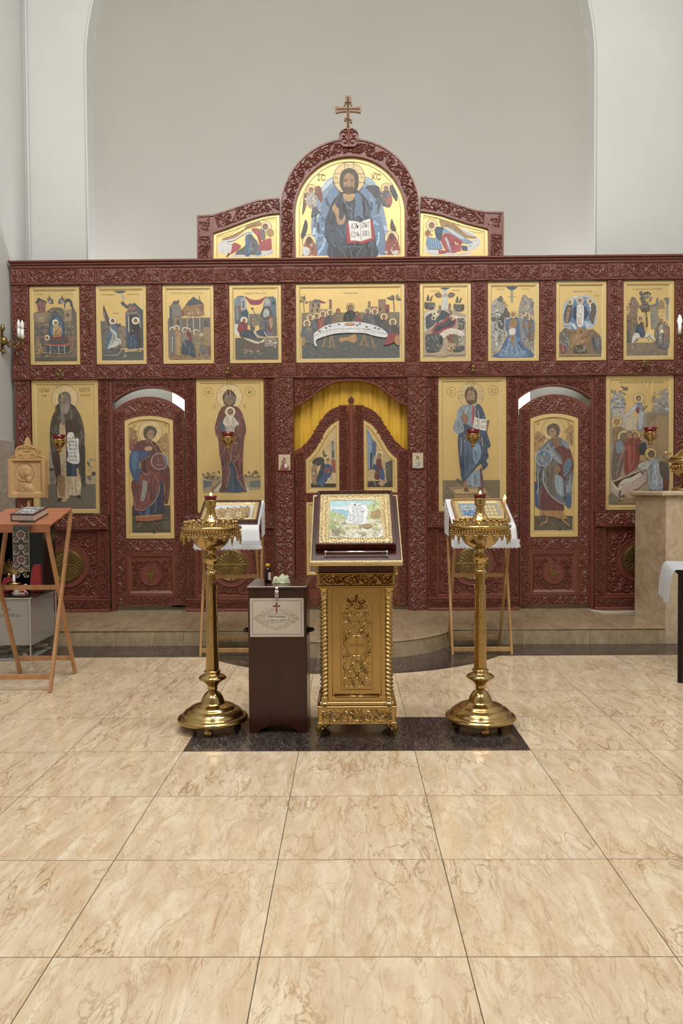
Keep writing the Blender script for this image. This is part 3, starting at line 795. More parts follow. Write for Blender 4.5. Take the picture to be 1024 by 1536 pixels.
class Paint:
    def __init__(s, rect): s.rect = rect; s.items = []; s.bb = []; s.rnd = random.Random(int(sum(rect)))
    def _put(s, polys, col):
        xs = [p[0] for P in polys for p in P]; ys = [p[1] for P in polys for p in P]
        b = (min(xs), min(ys), max(xs), max(ys)); lay = 0
        for (c, l) in s.bb:
            if l >= lay and not (c[2] < b[0] or c[0] > b[2] or c[3] < b[1] or c[1] > b[3]): lay = l+1
        c_ = hexc(col); m_ = (.262, .223, .162, 1)  # tan mixed into every paint colour to lay haze over it
        s.bb.append((b, lay)); s.items.append((polys, tuple((u*.84 + (c_[0]*.3+c_[1]*.6+c_[2]*.1)*.16)*.87 + w*.13 for u, w in zip(c_, m_)), lay))
    def p(s, col, pts): s._put([pts], col)
    def sp(s, col, pts, k=4):
        P = smooth(pts, k); s._put([P], col); n = len(P)
        A = abs(sum(P[i][0]*P[(i+1) % n][1] - P[(i+1) % n][0]*P[i][1] for i in range(n)))/2
        L, T, R_, B = s.rect; q = A/((R_-L)*(B-T))
        if q < .004: return
        xs = [p[0] for p in P]; ys = [p[1] for p in P]; w, h = max(xs)-min(xs), max(ys)-min(ys); ref = math.sqrt(A)
        base = [int(col[i:i+2], 16) for i in (1, 3, 5)]
        for _ in range(int(6 + 260*q)):
            x, y = s.rnd.uniform(min(xs), max(xs)), s.rnd.uniform(min(ys), max(ys))
            a = (PI/2 if h > w else 0) + s.rnd.uniform(-.5, .5); l = ref*s.rnd.uniform(.12, .34); c = s.rnd.uniform(-.8, .8)
            pts_ = [(x + l*u*math.cos(a+c*u), y + l*u*math.sin(a+c*u)) for u in (0, .33, .66, 1)]
            if not all(inpoly(p[0], p[1], P) for p in pts_): continue
            k_ = s.rnd.choice((.68, .78, 1.22, 1.38)); cc = '#%02x%02x%02x' % tuple(min(255, max(0, int(v*k_ + (14 if k_ > 1 else 0)))) for v in base)
            s.l(cc, ref*s.rnd.uniform(.018, .04), pts_)
    def e(s, col, cx, cy, rx, ry=None, n=20, rot=0):
        ry = rx if ry is None else ry; c, q = math.cos(rot), math.sin(rot)
        s._put([[(cx + rx*math.cos(2*PI*i/n)*c - ry*math.sin(2*PI*i/n)*q, cy + rx*math.cos(2*PI*i/n)*q + ry*math.sin(2*PI*i/n)*c) for i in range(n)]], col)
    def r(s, col, x0, y0, x1, y1): s._put([[(x0, y0), (x1, y0), (x1, y1), (x0, y1)]], col)
    def l(s, col, w, pts, sm=0):
        if sm: pts = smooth(pts, 4, False)
        out = []
        for i in range(len(pts)-1):
            a, b = pts[i], pts[i+1]; dx, dy = b[0]-a[0], b[1]-a[1]; L = math.hypot(dx, dy) or 1e-6
            nx, ny = -dy/L*w/2, dx/L*w/2; ex, ey = dx/L*w*.2, dy/L*w*.2
            out.append([(a[0]-ex+nx, a[1]-ey+ny), (b[0]+ex+nx, b[1]+ey+ny), (b[0]+ex-nx, b[1]+ey-ny), (a[0]-ex-nx, a[1]-ey-ny)])
        s._put(out, col)
    def ring(s, col, cx, cy, r, w, a0=0, a1=2*PI, n=28, ry=None):
        k = 1 if ry is None else ry/r
        s._put([[(cx + (r+w/2)*math.cos(a), cy + (r+w/2)*math.sin(a)*k), (cx + (r+w/2)*math.cos(b), cy + (r+w/2)*math.sin(b)*k), (cx + (r-w/2)*math.cos(b), cy + (r-w/2)*math.sin(b)*k), (cx + (r-w/2)*math.cos(a), cy + (r-w/2)*math.sin(a)*k)]
                for a, b in [(a0 + (a1-a0)*i/n, a0 + (a1-a0)*(i+1)/n) for i in range(n)]], col)
    def t(s, col, cx, cy, h, body, wid=None):
        V, Fs, x0, x1, y1 = text_tris(body)
        if not V: return
        k = h/.72; kx = k if wid is None else wid/(x1-x0)
        s._put([[(cx + (V[i][0]-(x0+x1)/2)*kx, cy + h/2 - V[i][1]*k) for i in f] for f in Fs], col)
    def fleck(s, n, cols, x0, y0, x1, y1, sz, asp=1.0):
        for _ in range(n):
            x, y = s.rnd.uniform(x0, x1), s.rnd.uniform(y0, y1); a = s.rnd.uniform(-.6, .6); w = sz*s.rnd.uniform(.5, 1.3); h = w*asp*s.rnd.uniform(.6, 1.4)
            c, q = math.cos(a), math.sin(a)
            s.p(s.rnd.choice(cols), [(x + u*w*c - v*h*q, y + u*w*q + v*h*c) for u, v in ((-.5, -.3), (.1, -.5), (.5, .2), (0, .5))])
    def halo(s, x, y, r, col='#f6e6b4', edge='#8a6a38'):
        s.e(edge, x, y, r*1.10); s.e(col, x, y, r)
    def head(s, x, y, r, hair='#5f4630', skin='#b38a5e'):
        s.e(hair, x, y, r, r*1.12); s.e(skin, x + r*.06, y + r*.16, r*.76, r*.90)
        s.l(hair, r*.14, [(x-r*.35, y), (x-r*.05, y-.02*r)]); s.l(hair, r*.14, [(x+r*.2, y), (x+r*.5, y)])
        s.l('#6b452c', r*.12, [(x+r*.1, y+r*.05), (x+r*.08, y+r*.42)]); s.l('#7b3a2c', r*.12, [(x-r*.12, y+r*.62), (x+r*.28, y+r*.62)])
    def fig(s, x, y, h, c1='#3e5068', c2='#7a3a34', halo=True, lean=0., hair='#4a3320', bust=False):
        """small robed figure, y = top of the head, h = height"""
        r = h*.062 if not bust else h*.13; hy = y + r*1.2
        if halo: s.halo(x, hy, r*1.75)
        w = h*.15 if not bust else h*.30; X = lambda q, v: x + q*w + lean*(v-y)
        s.sp(c1, [(X(-.35, y+r*2), y+r*2.0), (X(-1, y+h*.2), y+h*.22), (X(-1.05, y+h*.5), y+h*.55), (X(-.85, y+h), y+h), (X(.85, y+h), y+h), (X(1.05, y+h*.5), y+h*.55), (X(1, y+h*.2), y+h*.22), (X(.35, y+r*2), y+r*2.0)], 2)
        s.sp(c2, [(X(-.2, y+h*.2), y+h*.2), (X(.9, y+h*.22), y+h*.24), (X(.95, y+h*.6), y+h*.62), (X(.2, y+h*.78), y+h*.80), (X(-.5, y+h*.5), y+h*.5)], 2)
        lt = '#b9b3a6'
        for q in (-.6, -.1, .5): s.l(lt if s.rnd.random() < .4 else '#2e2c30', w*.08, [(X(q, y+h*.35), y+h*.35), (X(q*.8, y+h*.92), y+h*.92)])
        s.l('#a8794e', w*.22, [(X(-.75, y+h*.33), y+h*.33), (X(.1, y+h*.36), y+h*.38)])
        s.head(x, hy, r, hair)
    def cross_halo(s, x, y, r, w, col, fill=None):
        if fill: s.e(fill, x, y, r)
        s.ring(col, x, y, r, w)
        s.l(col, w, [(x-r, y-r*.28), (x-r*.55, y-r*.28)]); s.l(col, w, [(x-r, y+r*.28), (x-r*.55, y+r*.28)])
        s.l(col, w, [(x+r, y-r*.28), (x+r*.55, y-r*.28)]); s.l(col, w, [(x+r, y+r*.28), (x+r*.55, y+r*.28)])
        s.l(col, w, [(x-r*.28, y-r), (x-r*.28, y-r*.6)]); s.l(col, w, [(x+r*.28, y-r), (x+r*.28, y-r*.6)])
    def tree(s, x, y, h, c='#5a5648', n=14):
        s.l('#6b5334', h*.05, [(x, y), (x-h*.04, y-h*.5), (x, y-h*.7)])
        for i in range(n):
            a = s.rnd.uniform(-PI, 0); q = s.rnd.uniform(.1, .42)*h; s.e(c if i % 3 else '#8b8468', x + q*math.cos(a)*.9, y - h*.55 + q*math.sin(a), h*.10, h*.045, 8, a)
    def build(s, X0, Z1, X1, Z0, y, delta=.00022):
        """crop rectangle -> panel (X0,Z1) top left to (X1,Z0) bottom right; returns mesh"""
        L, T, Rr, B = s.rect
        v = []; f = []; cols = []
        for polys, c, lay in s.items:
            yy = y - delta*(lay+1)
            for P in polys:
                n = len(v)
                v += [(X0 + (p[0]-L)/(Rr-L)*(X1-X0), yy, Z1 + (p[1]-T)/(B-T)*(Z0-Z1)) for p in P]
                f.append(tuple(range(n, n+len(P)))); cols.append(c)
        me = bpy.data.meshes.new('painting'); me.from_pydata(v, [], f)
        at = me.color_attributes.new('Col', 'FLOAT_COLOR', 'CORNER'); buf = []
        for p, c in zip(me.polygons, cols): buf += list(c)*p.loop_total
        at.data.foreach_set('color', buf); me.materials.append(MATS['icon_paint']); me.update()
        return me
def paint_obj(pt, X0, Z1, X1, Z0, y, parent, off=(0, 0, 0)):
    me = pt.build(X0, Z1, X1, Z0, y)
    for v in me.vertices: v.co = v.co - Vector(off)
    o = bpy.data.objects.new('painting', me); SC.collection.objects.link(o); o.parent = parent; return o

SK = '#8c6544'; INK = '#6f5024'
def inner_lines(P, x0, y0, x1, y1, w):      # sunk field's edge shade and highlights, painted as lines
    P.l('#8f7137', w*.9, [(x0, y0), (x1, y0)]); P.l('#f7e7b2', w, [(x1, y0), (x1, y1)]); P.l('#f3e0a6', w*.8, [(x0, y1), (x1, y1)]); P.l('#c2a25e', w*.7, [(x0, y0), (x0, y1)])
def p_enthroned(P):
    P.l(INK, 3, [(185, 215), (260, 150), (380, 95), (500, 70), (640, 100)], 1); P.l(INK, 3, [(705, 120), (790, 165), (870, 250)], 1)
    P.sp('#8ea6c0', [(360, 200), (250, 300), (180, 480), (170, 700), (200, 890), (800, 890), (830, 720), (800, 500), (740, 320), (640, 205)])
    P.sp('#6f8fb2', [(380, 280), (300, 360), (250, 480), (215, 640), (215, 890), (780, 890), (785, 620), (740, 460), (690, 350), (620, 280)])
    for a in ((230, 540, 300, 520), (700, 540, 760, 530), (225, 760, 300, 740), (230, 775, 300, 755)): P.l('#c7d6e4', 4, [(a[0], a[1]), (a[2], a[3])])
    P.sp('#c3d3e2', [(270, 270), (300, 235), (360, 215), (350, 250), (290, 310), (265, 330)])
    P.sp('#9fb6cd', [(640, 200), (700, 230), (740, 290), (690, 290), (630, 250)])
    P.cross_halo(498, 215, 135, 5, '#7a5a2a', '#e9cf8d')
    P.t(INK, 262, 205, 48, 'ІС'); P.t(INK, 728, 205, 48, 'ХС'); P.l(INK, 4, [(235, 178), (290, 180)]); P.l(INK, 4, [(700, 168), (760, 185)])
    P.t(INK, 388, 208, 22, 'Ѡ'); P.t(INK, 607, 208, 22, 'Н'); P.t(INK, 490, 108, 24, 'О')
    # four winged creatures
    for (x, y, hc, c, b) in ((172, 305, '#5b4028', '#b8aea2', 0), (815, 300, '#4a4a50', '#5e646e', 1)):
        P.e('#e9cf8d', x, y, 44); P.ring(INK, x, y, 44, 4)
        P.sp('#7d5c48' if not b else '#565c68', [(x-62, y+40), (x-45, y+25), (x-35, y+70), (x-50, y+160), (x-78, y+215), (x-72, y+120)])
        P.sp('#8c5548' if not b else '#4a4f5c', [(x+30, y-10), (x+70, y-30), (x+95, y+30), (x+92, y+110), (x+70, y+90), (x+45, y+50)])
        P.sp(c, [(x-20, y+20), (x+20, y+20), (x+50, y+90), (x+30, y+160), (x-30, y+140), (x-45, y+80)]); P.head(x, y+5, 20, hc)
        P.fleck(12, ['#c9c2bb', '#b36a64', '#4f545e', '#d9cfc0'], x-55, y+30, x+50, y+150, 20)
    P.sp('#4c4f58', [(640, 290), (700, 275), (755, 290), (760, 340), (720, 380), (700, 350)]); P.sp('#b1665e', [(830, 370), (865, 380), (860, 440), (810, 430)])
    P.sp('#5a6470', [(170, 520), (190, 450), (235, 480), (245, 500), (180, 540)])
    for (x, y, c) in ((152, 745, '#a5674c'), (860, 720, '#a4504a')):
        P.e('#f1dfae', x, y, 58); P.ring(INK, x, y, 60, 4); P.sp(c, [(x-20, y-30), (x+20, y-30), (x+65, y+60), (x+60, y+135), (x-35, y+140), (x-60, y+90)]); P.e('#6b4a33', x, y-5, 24, 32); P.fleck(12, ['#d8c7b8', '#7d4138', '#c38c6c'], x-50, y+20, x+50, y+130, 22)
    P.sp('#4a4d57', [(80, 700), (95, 640), (120, 560), (140, 600), (130, 660), (100, 720)]); P.sp('#56514e', [(900, 660), (880, 600), (860, 560), (850, 640)])
    P.sp('#dfe1e2', [(90, 800), (130, 790), (160, 830), (130, 870), (95, 850)]); P.sp('#d9d9d6', [(880, 830), (920, 830), (900, 870), (860, 850)])
    # robe
    P.sp('#3d4757', [(440, 330), (370, 390), (325, 480), (290, 590), (290, 670), (320, 740), (335, 890), (715, 890), (725, 760), (700, 600), (680, 520), (665, 420), (600, 340), (540, 310)])
    P.sp('#46566a', [(300, 620), (360, 590), (450, 600), (480, 700), (440, 760), (370, 800), (310, 720)])
    P.sp('#5f7d9e', [(545, 350), (590, 350), (610, 430), (615, 560), (580, 530), (540, 545), (550, 450)])
    P.sp('#c09a64', [(450, 345), (540, 345), (530, 400), (490, 412), (455, 395)])
    P.sp('#30353f', [(330, 600), (350, 520), (345, 440), (380, 380), (360, 500), (370, 590)])
    for a in ([(360, 780), (430, 820), (470, 880)], [(620, 780), (580, 840), (560, 885)], [(350, 800), (345, 880)], [(700, 760), (690, 880)], [(430, 800), (520, 790), (600, 800)], [(390, 400), (360, 480), (340, 560)], [(520, 430), (515, 560)], [(640, 400), (650, 500)], [(500, 790), (520, 885)]): P.l('#76869a', 5, a, 1)
    for a in ([(380, 760), (400, 870)], [(640, 790), (660, 880)], [(460, 420), (470, 560)], [(620, 420), (630, 560)], [(560, 800), (540, 880)]): P.l('#22262e', 6, a, 1)
    P.sp('#c09468', [(372, 430), (392, 460), (410, 480), (410, 560), (440, 560), (455, 520), (465, 560), (445, 600), (400, 600), (378, 520), (350, 470)])
    P.sp('#4c3f34', [(498, 130), (440, 155), (418, 220), (425, 290), (470, 345), (540, 340), (575, 290), (578, 200), (550, 150)])
    P.sp('#a3805a', [(490, 170), (455, 205), (448, 270), (462, 325), (495, 350), (535, 325), (545, 265), (540, 205)]); P.sp('#5f4630', [(455, 290), (480, 285), (500, 290), (530, 285), (535, 325), (498, 352), (462, 330)])
    P.e('#b58c60', 493, 262, 8, 26); P.l('#3a2a1c', 6, [(460, 232), (482, 226)]); P.l('#3a2a1c', 6, [(508, 226), (534, 232)]); P.e('#2a1e16', 470, 240, 7, 4); P.e('#2a1e16', 522, 240, 7, 4); P.l('#8c4a38', 5, [(480, 300), (508, 300)]); P.e('#b08558', 495, 190, 24, 12)
    # open book
    P.p('#b5323c', [(472, 585), (560, 590), (590, 600), (700, 565), (716, 735), (610, 772), (585, 760), (478, 765)])
    P.p('#f1f0ec', [(490, 572), (560, 580), (590, 592), (597, 750), (560, 742), (508, 742)]); P.p('#ecebe6', [(590, 592), (620, 574), (676, 558), (688, 722), (630, 738), (597, 750)]); P.l('#8d8780', 4, [(590, 592), (597, 750)])
    P.t('#2c2522', 545, 620, 48, 'АЗЪ', 66); P.t('#2c2522', 548, 690, 46, 'ЕСМЬ', 72); P.t('#2c2522', 634, 612, 46, 'СВѢТ', 66); P.t('#2c2522', 640, 682, 44, 'МІРУ', 66)
def p_kneel_left(P):
    P.l('#8f7137', 6, [(90, 340), (200, 325), (330, 275), (470, 190), (560, 130), (700, 100), (820, 110), (950, 92)], 1); P.l('#8f7137', 6, [(100, 680), (965, 668)]); P.l('#f7e7b2', 8, [(965, 92), (965, 668)]); P.l('#f3e0a6', 8, [(78, 320), (90, 700)])  # edge lines paint the sunk field's shade and bright rims
    P.sp('#e4e4e2', [(130, 400), (250, 420), (330, 440), (310, 540), (200, 590), (100, 540)]); P.sp('#dcdedd', [(290, 620), (400, 590), (600, 620), (760, 560), (915, 540), (900, 600), (650, 640), (400, 665), (300, 660)])
    P.sp('#b08a50', [(160, 370), (330, 310), (480, 240), (560, 130), (700, 110), (760, 170), (640, 210), (520, 240), (400, 330), (240, 400)])
    for i in range(9): P.l('#7d5a34', 5, [(200+i*50, 385-i*24), (250+i*55, 340-i*24)], 0)
    P.sp('#dfe3e6', [(170, 400), (350, 360), (520, 280), (640, 270), (600, 310), (480, 320), (330, 400), (240, 415)])
    P.l('#4d78a8', 8, [(240, 415), (350, 395), (520, 290), (600, 285)], 1)
    P.e('#f3e2b0', 825, 200, 78); P.ring('#9c7638', 825, 200, 78, 7); P.e('#c19a58', 880, 290, 52, 60); P.ring('#8a6636', 880, 290, 52, 6)
    P.sp('#b54f58', [(600, 235), (700, 225), (745, 290), (745, 400), (720, 460), (680, 330)]); P.sp('#7d7a78', [(710, 240), (780, 240), (810, 300), (800, 380), (745, 385), (745, 300)])
    P.sp('#6a7278', [(510, 350), (580, 300), (660, 380), (720, 480), (745, 590), (680, 610), (560, 600), (530, 630), (480, 600), (360, 600), (400, 540), (505, 470)])
    P.sp('#4e7498', [(510, 350), (560, 320), (560, 480), (590, 590), (530, 628), (515, 520)]); P.e('#5c7f9c', 700, 585, 45, 30)
    P.sp('#bb4b55', [(330, 430), (440, 470), (400, 530), (290, 590), (300, 540)]); P.p('#bf5560', [(735, 420), (810, 385), (840, 375), (895, 365), (905, 520), (860, 545), (720, 545), (710, 500)])
    for i in range(6): P.l('#8c3740', 5, [(740+i*28, 410), (720+i*30, 530)])
    P.p('#6b4030', [(215, 640), (260, 570), (285, 590), (240, 630)]); P.head(808, 200, 40, '#5a4632', '#a57d58'); P.l('#4a5560', 6, [(560, 340), (680, 400)]); P.l('#a9b0b4', 6, [(600, 420), (560, 560)])
def p_kneel_right(P):
    P.l('#8f7137', 6, [(70, 96), (250, 115), (400, 95), (480, 150), (620, 240), (750, 300), (880, 330), (955, 328)], 1); P.l('#8f7137', 6, [(60, 675), (955, 665)]); P.l('#f7e7b2', 8, [(955, 330), (955, 660)]); P.l('#f3e0a6', 8, [(62, 96), (62, 675)])  # shade and bright rims of the sunk field painted as lines
    P.sp('#e1e3e3', [(80, 520), (130, 570), (280, 590), (270, 650), (150, 630), (90, 580)]); P.sp('#dcdedd', [(340, 640), (450, 600), (600, 620), (750, 610), (740, 660), (500, 665)])
    P.sp('#e4e5e4', [(610, 270), (700, 270), (850, 370), (820, 400), (700, 340)]); P.sp('#dfe0df', [(720, 480), (800, 420), (890, 410), (905, 480), (850, 560), (740, 590)])
    P.sp('#b08a50', [(300, 110), (380, 90), (470, 140), (560, 220), (700, 350), (850, 385), (820, 410), (660, 390), (520, 290), (420, 240), (330, 230)])
    for i in range(9): P.l('#7d5a34', 5, [(330+i*48, 160+i*22), (380+i*50, 150+i*26)])
    P.e('#f3e2b0', 190, 210, 84); P.ring('#9c7638', 190, 210, 84, 7); P.e('#b98258', 130, 330, 44, 50); P.fleck(8, ['#a5443c', '#7a5a38'], 105, 300, 200, 370, 26)
    P.p('#6d96bf', [(120, 385), (300, 400), (360, 560), (300, 570), (130, 570), (100, 480)])
    for i in range(6): P.l('#b7d6ea', 6, [(150+i*28, 400), (140+i*42, 560)])
    P.sp('#3e5672', [(245, 245), (370, 250), (350, 340), (325, 440), (250, 380)]); P.sp('#8fa6bd', [(350, 330), (380, 260), (430, 245), (540, 300), (690, 400), (800, 470), (640, 480), (500, 370)]); P.sp('#cfd6dc', [(390, 265), (430, 250), (560, 330), (680, 420), (600, 400), (480, 320)])
    P.sp('#b4444e', [(350, 360), (420, 330), (520, 370), (640, 450), (620, 500), (560, 600), (480, 615), (400, 580), (330, 450)]); P.p('#b04a50', [(290, 570), (440, 590), (400, 620), (290, 630)])
    P.sp('#b9bec4', [(380, 400), (420, 410), (470, 530), (480, 615), (440, 560)]); P.p('#c05058', [(530, 510), (620, 520), (620, 590), (500, 610)]); P.p('#48617c', [(620, 510), (715, 520), (720, 590), (640, 580)]); P.p('#e9d9a0', [(525, 450), (600, 500), (540, 500)])
    for i in range(5): P.l('#7e2c34', 5, [(440+i*36, 370+i*10), (470+i*32, 590-i*14)])
    P.head(190, 215, 42, '#5a3f2c', '#a57d58')
def apostle(P, x, y, c1, c2, k=1.0, halo=True, hair='#54402c'):
    if halo: P.halo(x, y, 30*k, '#f3e3b4')
    P.sp(c1, [(x-14*k, y+24), (x-44*k, y+60), (x-48*k, y+130), (x+48*k, y+130), (x+46*k, y+60), (x+14*k, y+24)], 2); P.sp(c2, [(x-6, y+30), (x+40*k, y+50), (x+44*k, y+120), (x+5, y+100)], 2)
    P.l('#9c9488', 3, [(x-24*k, y+60), (x-14*k, y+118)]); P.l('#2a2d33', 3, [(x+20*k, y+60), (x+24*k, y+118)]); P.head(x, y, 19*k, hair, '#a8794e')
def p_table(P):
    inner_lines(P, 55, 45, 968, 690, 7)
    P.t(INK, 512, 92, 14, 'ТАЙНАЯ ВЕЧЕРЯ', 130)
    P.r('#8a7a5c', 66, 268, 966, 420); P.r('#59605f', 66, 400, 966, 688)
    P.fleck(150, ['#4b565c', '#69706f', '#3f4d58', '#7a7a72', '#55656e'], 80, 560, 955, 680, 13)
    for (x0, y0, x1, y1, c) in ((135, 160, 240, 275, '#a9906a'), (240, 235, 350, 260, '#b39a74'), (320, 150, 345, 250, '#8d6f56'), (770, 150, 840, 290, '#9a7b62'), (830, 200, 872, 275, '#9a4a4c'), (675, 170, 700, 245, '#8d7a62'), (700, 215, 765, 250, '#b08468')): P.r(c, x0, y0, x1, y1)
    P.p('#6a6f72', [(145, 180), (185, 145), (235, 150), (245, 180)]); P.sp('#9c3f40', [(235, 150), (290, 175), (335, 148), (300, 170), (270, 186), (240, 170)], 2)
    for (x, y) in ((155, 230), (205, 230), (165, 185), (215, 185), (780, 225), (842, 240)): P.r('#4e4a48', x, y, x+16, y+34)
    P.tree(92, 262, 150, '#6a604a', 12); P.tree(918, 262, 190, '#6a604a', 16)
    for a in ((402, 262, '#6d6a52', '#8a7a5a', 1.05, False), (515, 235, '#2c3038', '#343a44', 1.15, False)): pass
    apostle(P, 145, 312, '#4a4d54', '#6d6a62'); apostle(P, 205, 300, '#5c6470', '#3f4650'); apostle(P, 262, 282, '#a24a48', '#7a5f58'); apostle(P, 330, 268, '#4b5563', '#6b655c')
    apostle(P, 115, 365, '#5f6a74', '#8a8274', 1.1); apostle(P, 402, 255, '#7a6a56', '#8f7650', 1.1, False)
    P.cross_halo(515, 222, 38, 5, '#7a5a2a', '#e9cf8d'); apostle(P, 515, 228, '#262a33', '#30363f', 1.3, False, '#3a2a1c')
    apostle(P, 575, 280, '#5b5e66', '#9a4440', 1.0, False); apostle(P, 672, 258, '#4a5764', '#6c6a66'); apostle(P, 738, 266, '#5c646c', '#464c54'); apostle(P, 822, 314, '#474d57', '#5b564e', 1.05); apostle(P, 902, 362, '#4c555f', '#4a4740', 1.1)
    P.sp('#96403f', [(850, 480), (900, 460), (960, 470), (950, 520), (880, 560), (815, 570), (840, 520)], 2); P.sp('#646a6c', [(75, 470), (140, 440), (190, 470), (200, 560), (140, 550), (85, 540)], 2)
    P.sp('#b98a4c', [(920, 500), (960, 480), (962, 570), (925, 560)], 2); P.sp('#a9854c', [(68, 490), (100, 500), (90, 570), (70, 560)], 2)
    P.sp('#c08e56', [(415, 500), (500, 490), (560, 460), (572, 520), (540, 545), (480, 522), (420, 540)], 2)
    for (x, y, d) in ((290, 470, -25), (340, 470, 20), (650, 460, -40), (700, 480, 30), (330, 480, -5), (640, 470, 25)): P.l('#a87f4c', 12, [(x, y), (x+d, y+100)]); P.l('#a87f4c', 9, [(x+d-18, y+102), (x+d+18, y+104)])
    P.sp('#e3e5e7', [(178, 480), (190, 450), (280, 392), (400, 364), (520, 356), (640, 366), (760, 400), (845, 455), (842, 500), (760, 492), (690, 474), (640, 460), (520, 456), (400, 460), (300, 480), (200, 520), (205, 575), (182, 560)])
    P.l('#8f97a0', 4, [(190, 478), (290, 440), (400, 420), (520, 418), (640, 424), (700, 440), (845, 470)], 1)
    for x in (240, 300, 370, 450, 545, 600, 655, 720, 780): P.l('#a7adb4', 4, [(x, 430), (x-3, 468)])
    P.e('#a98450', 508, 378, 50, 17); P.e('#cda56a', 508, 372, 42, 10)
    for (x, y) in ((230, 438), (326, 395), (408, 380), (575, 388), (740, 415), (772, 425), (600, 375), (290, 410), (662, 405)): P.e('#5c6470', x, y, 13, 8)
def gen_row(P, x0, y0, x1, y1, title, tw, ty=178):
    inner_lines(P, x0, y0, x1, y1, 14)
    P.t(INK, (x0+x1)/2, ty, 26, title, tw)
def p_dormition(P):
    inner_lines(P, 80, 115, 915, 1470, 14); P.t(INK, 215, 180, 22, 'УСПЕНІЕ', 150); P.t(INK, 795, 180, 22, 'ПР. БЦЫ', 140)
    P.r('#7a6c57', 105, 525, 930, 1462); P.sp('#6f6758', [(110, 530), (350, 500), (440, 445), (560, 430), (680, 470), (720, 700), (700, 1000), (400, 1000), (300, 760), (120, 700)])
    P.p('#9a8264', [(110, 530), (400, 520), (380, 600), (300, 720), (110, 720)]); P.p('#92605a', [(165, 360), (255, 310), (345, 330), (325, 530), (190, 530)]); P.p('#3f484d', [(130, 345), (200, 240), (370, 325), (350, 345), (250, 300), (165, 355)])
    P.r('#5a3a38', 205, 410, 228, 480); P.r('#5a3a38', 285, 450, 310, 510)
    for x in (205, 240, 275): P.l('#c5ae80', 14, [(x, 600), (x+8, 710)])
    P.p('#a3906c', [(690, 480), (830, 470), (860, 640), (800, 700), (700, 700)]); P.sp('#444d54', [(690, 330), (720, 280), (775, 262), (830, 290), (855, 350), (870, 470), (830, 430), (790, 340), (750, 335), (715, 400), (700, 470)]); P.l('#cdb98c', 12, [(722, 340), (722, 460)]); P.l('#cdb98c', 12, [(800, 340), (810, 450)]); P.r('#4a4238', 735, 545, 780, 610)
    P.p('#6a6252', [(830, 470), (880, 430), (925, 540), (925, 1000), (850, 900)])
    for (x, m) in ((425, 1), (645, -1)):
        P.sp('#5b5560', [(x-20*m, 180), (x+5*m, 250), (x+55*m, 290), (x+60*m, 360), (x-20*m, 350), (x-65*m, 240), (x-30*m, 270)], 2); P.e('#a8a09a', x, 320, 24, 34)
    P.sp('#39566c', [(540, 540), (430, 640), (390, 800), (400, 980), (690, 980), (690, 760), (640, 620)]); P.sp('#4c708a', [(540, 600), (470, 680), (430, 820), (440, 960), (650, 960), (650, 780), (610, 660)])
    # crowd
    for i in range(12):
        x = 150 + (i % 4)*55; y = 760 + (i//4)*120; P.sp(['#5c5c5a', '#6f665a', '#4e5866', '#7c6a58'][i % 4], [(x-25, y+30), (x, y+20), (x+28, y+40), (x+26, y+170), (x-28, y+170)], 2); P.e('#8f7a60', x, y, 22, 26)
    for i in range(9):
        x = 725 + (i % 3)*70; y = 800 + (i//3)*110; P.sp(['#6c655c', '#5c5c62', '#7a6654'][i % 3], [(x-25, y+30), (x, y+20), (x+28, y+40), (x+26, y+170), (x-28, y+170)], 2); P.e('#957f62', x, y, 22, 26)
    P.halo(520, 722, 58, '#fbf4dc'); P.sp('#c79c62', [(490, 790), (560, 770), (625, 800), (640, 900), (610, 1000), (490, 1000), (470, 890)]); P.head(528, 730, 34, '#4a3320'); P.fleck(16, ['#8b6238', '#e0c08a', '#a67c46'], 485, 800, 615, 980, 34)
    P.sp('#a08250', [(140, 1040), (200, 1050), (260, 1200), (250, 1310), (140, 1320)]); P.sp('#8c6a54', [(760, 1000), (850, 990), (880, 1150), (830, 1300), (780, 1180)])
    P.halo(356, 1010, 50, '#f6ead0'); P.head(356, 1012, 30, '#7a4136', '#a8694e')
    P.sp('#77363a', [(400, 1020), (560, 990), (740, 1000), (760, 1060), (640, 1050), (480, 1070)]); P.sp('#474f50', [(400, 1070), (560, 1060), (770, 1050), (760, 1110), (520, 1130), (420, 1120)]); P.sp('#a3423e', [(320, 1110), (460, 1130), (640, 1130), (800, 1100), (740, 1160), (540, 1165), (400, 1160)])
    P.l('#d9ba86', 8, [(330, 1130), (440, 1165), (600, 1170), (750, 1155), (800, 1110)], 1)
    P.r('#3d4a54', 340, 1170, 780, 1300)
    for x in (418, 582, 692): P.l('#c3bfae', 12, [(x, 1170), (x-4, 1340)])
    P.l('#b8a27c', 12, [(270, 1300), (480, 1310), (700, 1320), (840, 1270)], 1); P.fleck(30, ['#8b8474', '#5d5748', '#4a5057', '#b5a37e'], 130, 1200, 900, 1400, 30); P.r('#5a5347', 130, 1385, 925, 1462); P.fleck(24, ['#4c473e', '#6a6252'], 150, 1390, 900, 1450, 26)
    P.fleck(40, ['#8a7a60', '#4e4a46', '#6d7278', '#9c8a6c'], 110, 720, 380, 1160, 26); P.fleck(40, ['#8a7a60', '#4e4a46', '#7d5f58', '#9c8a6c'], 700, 720, 920, 1200, 26)
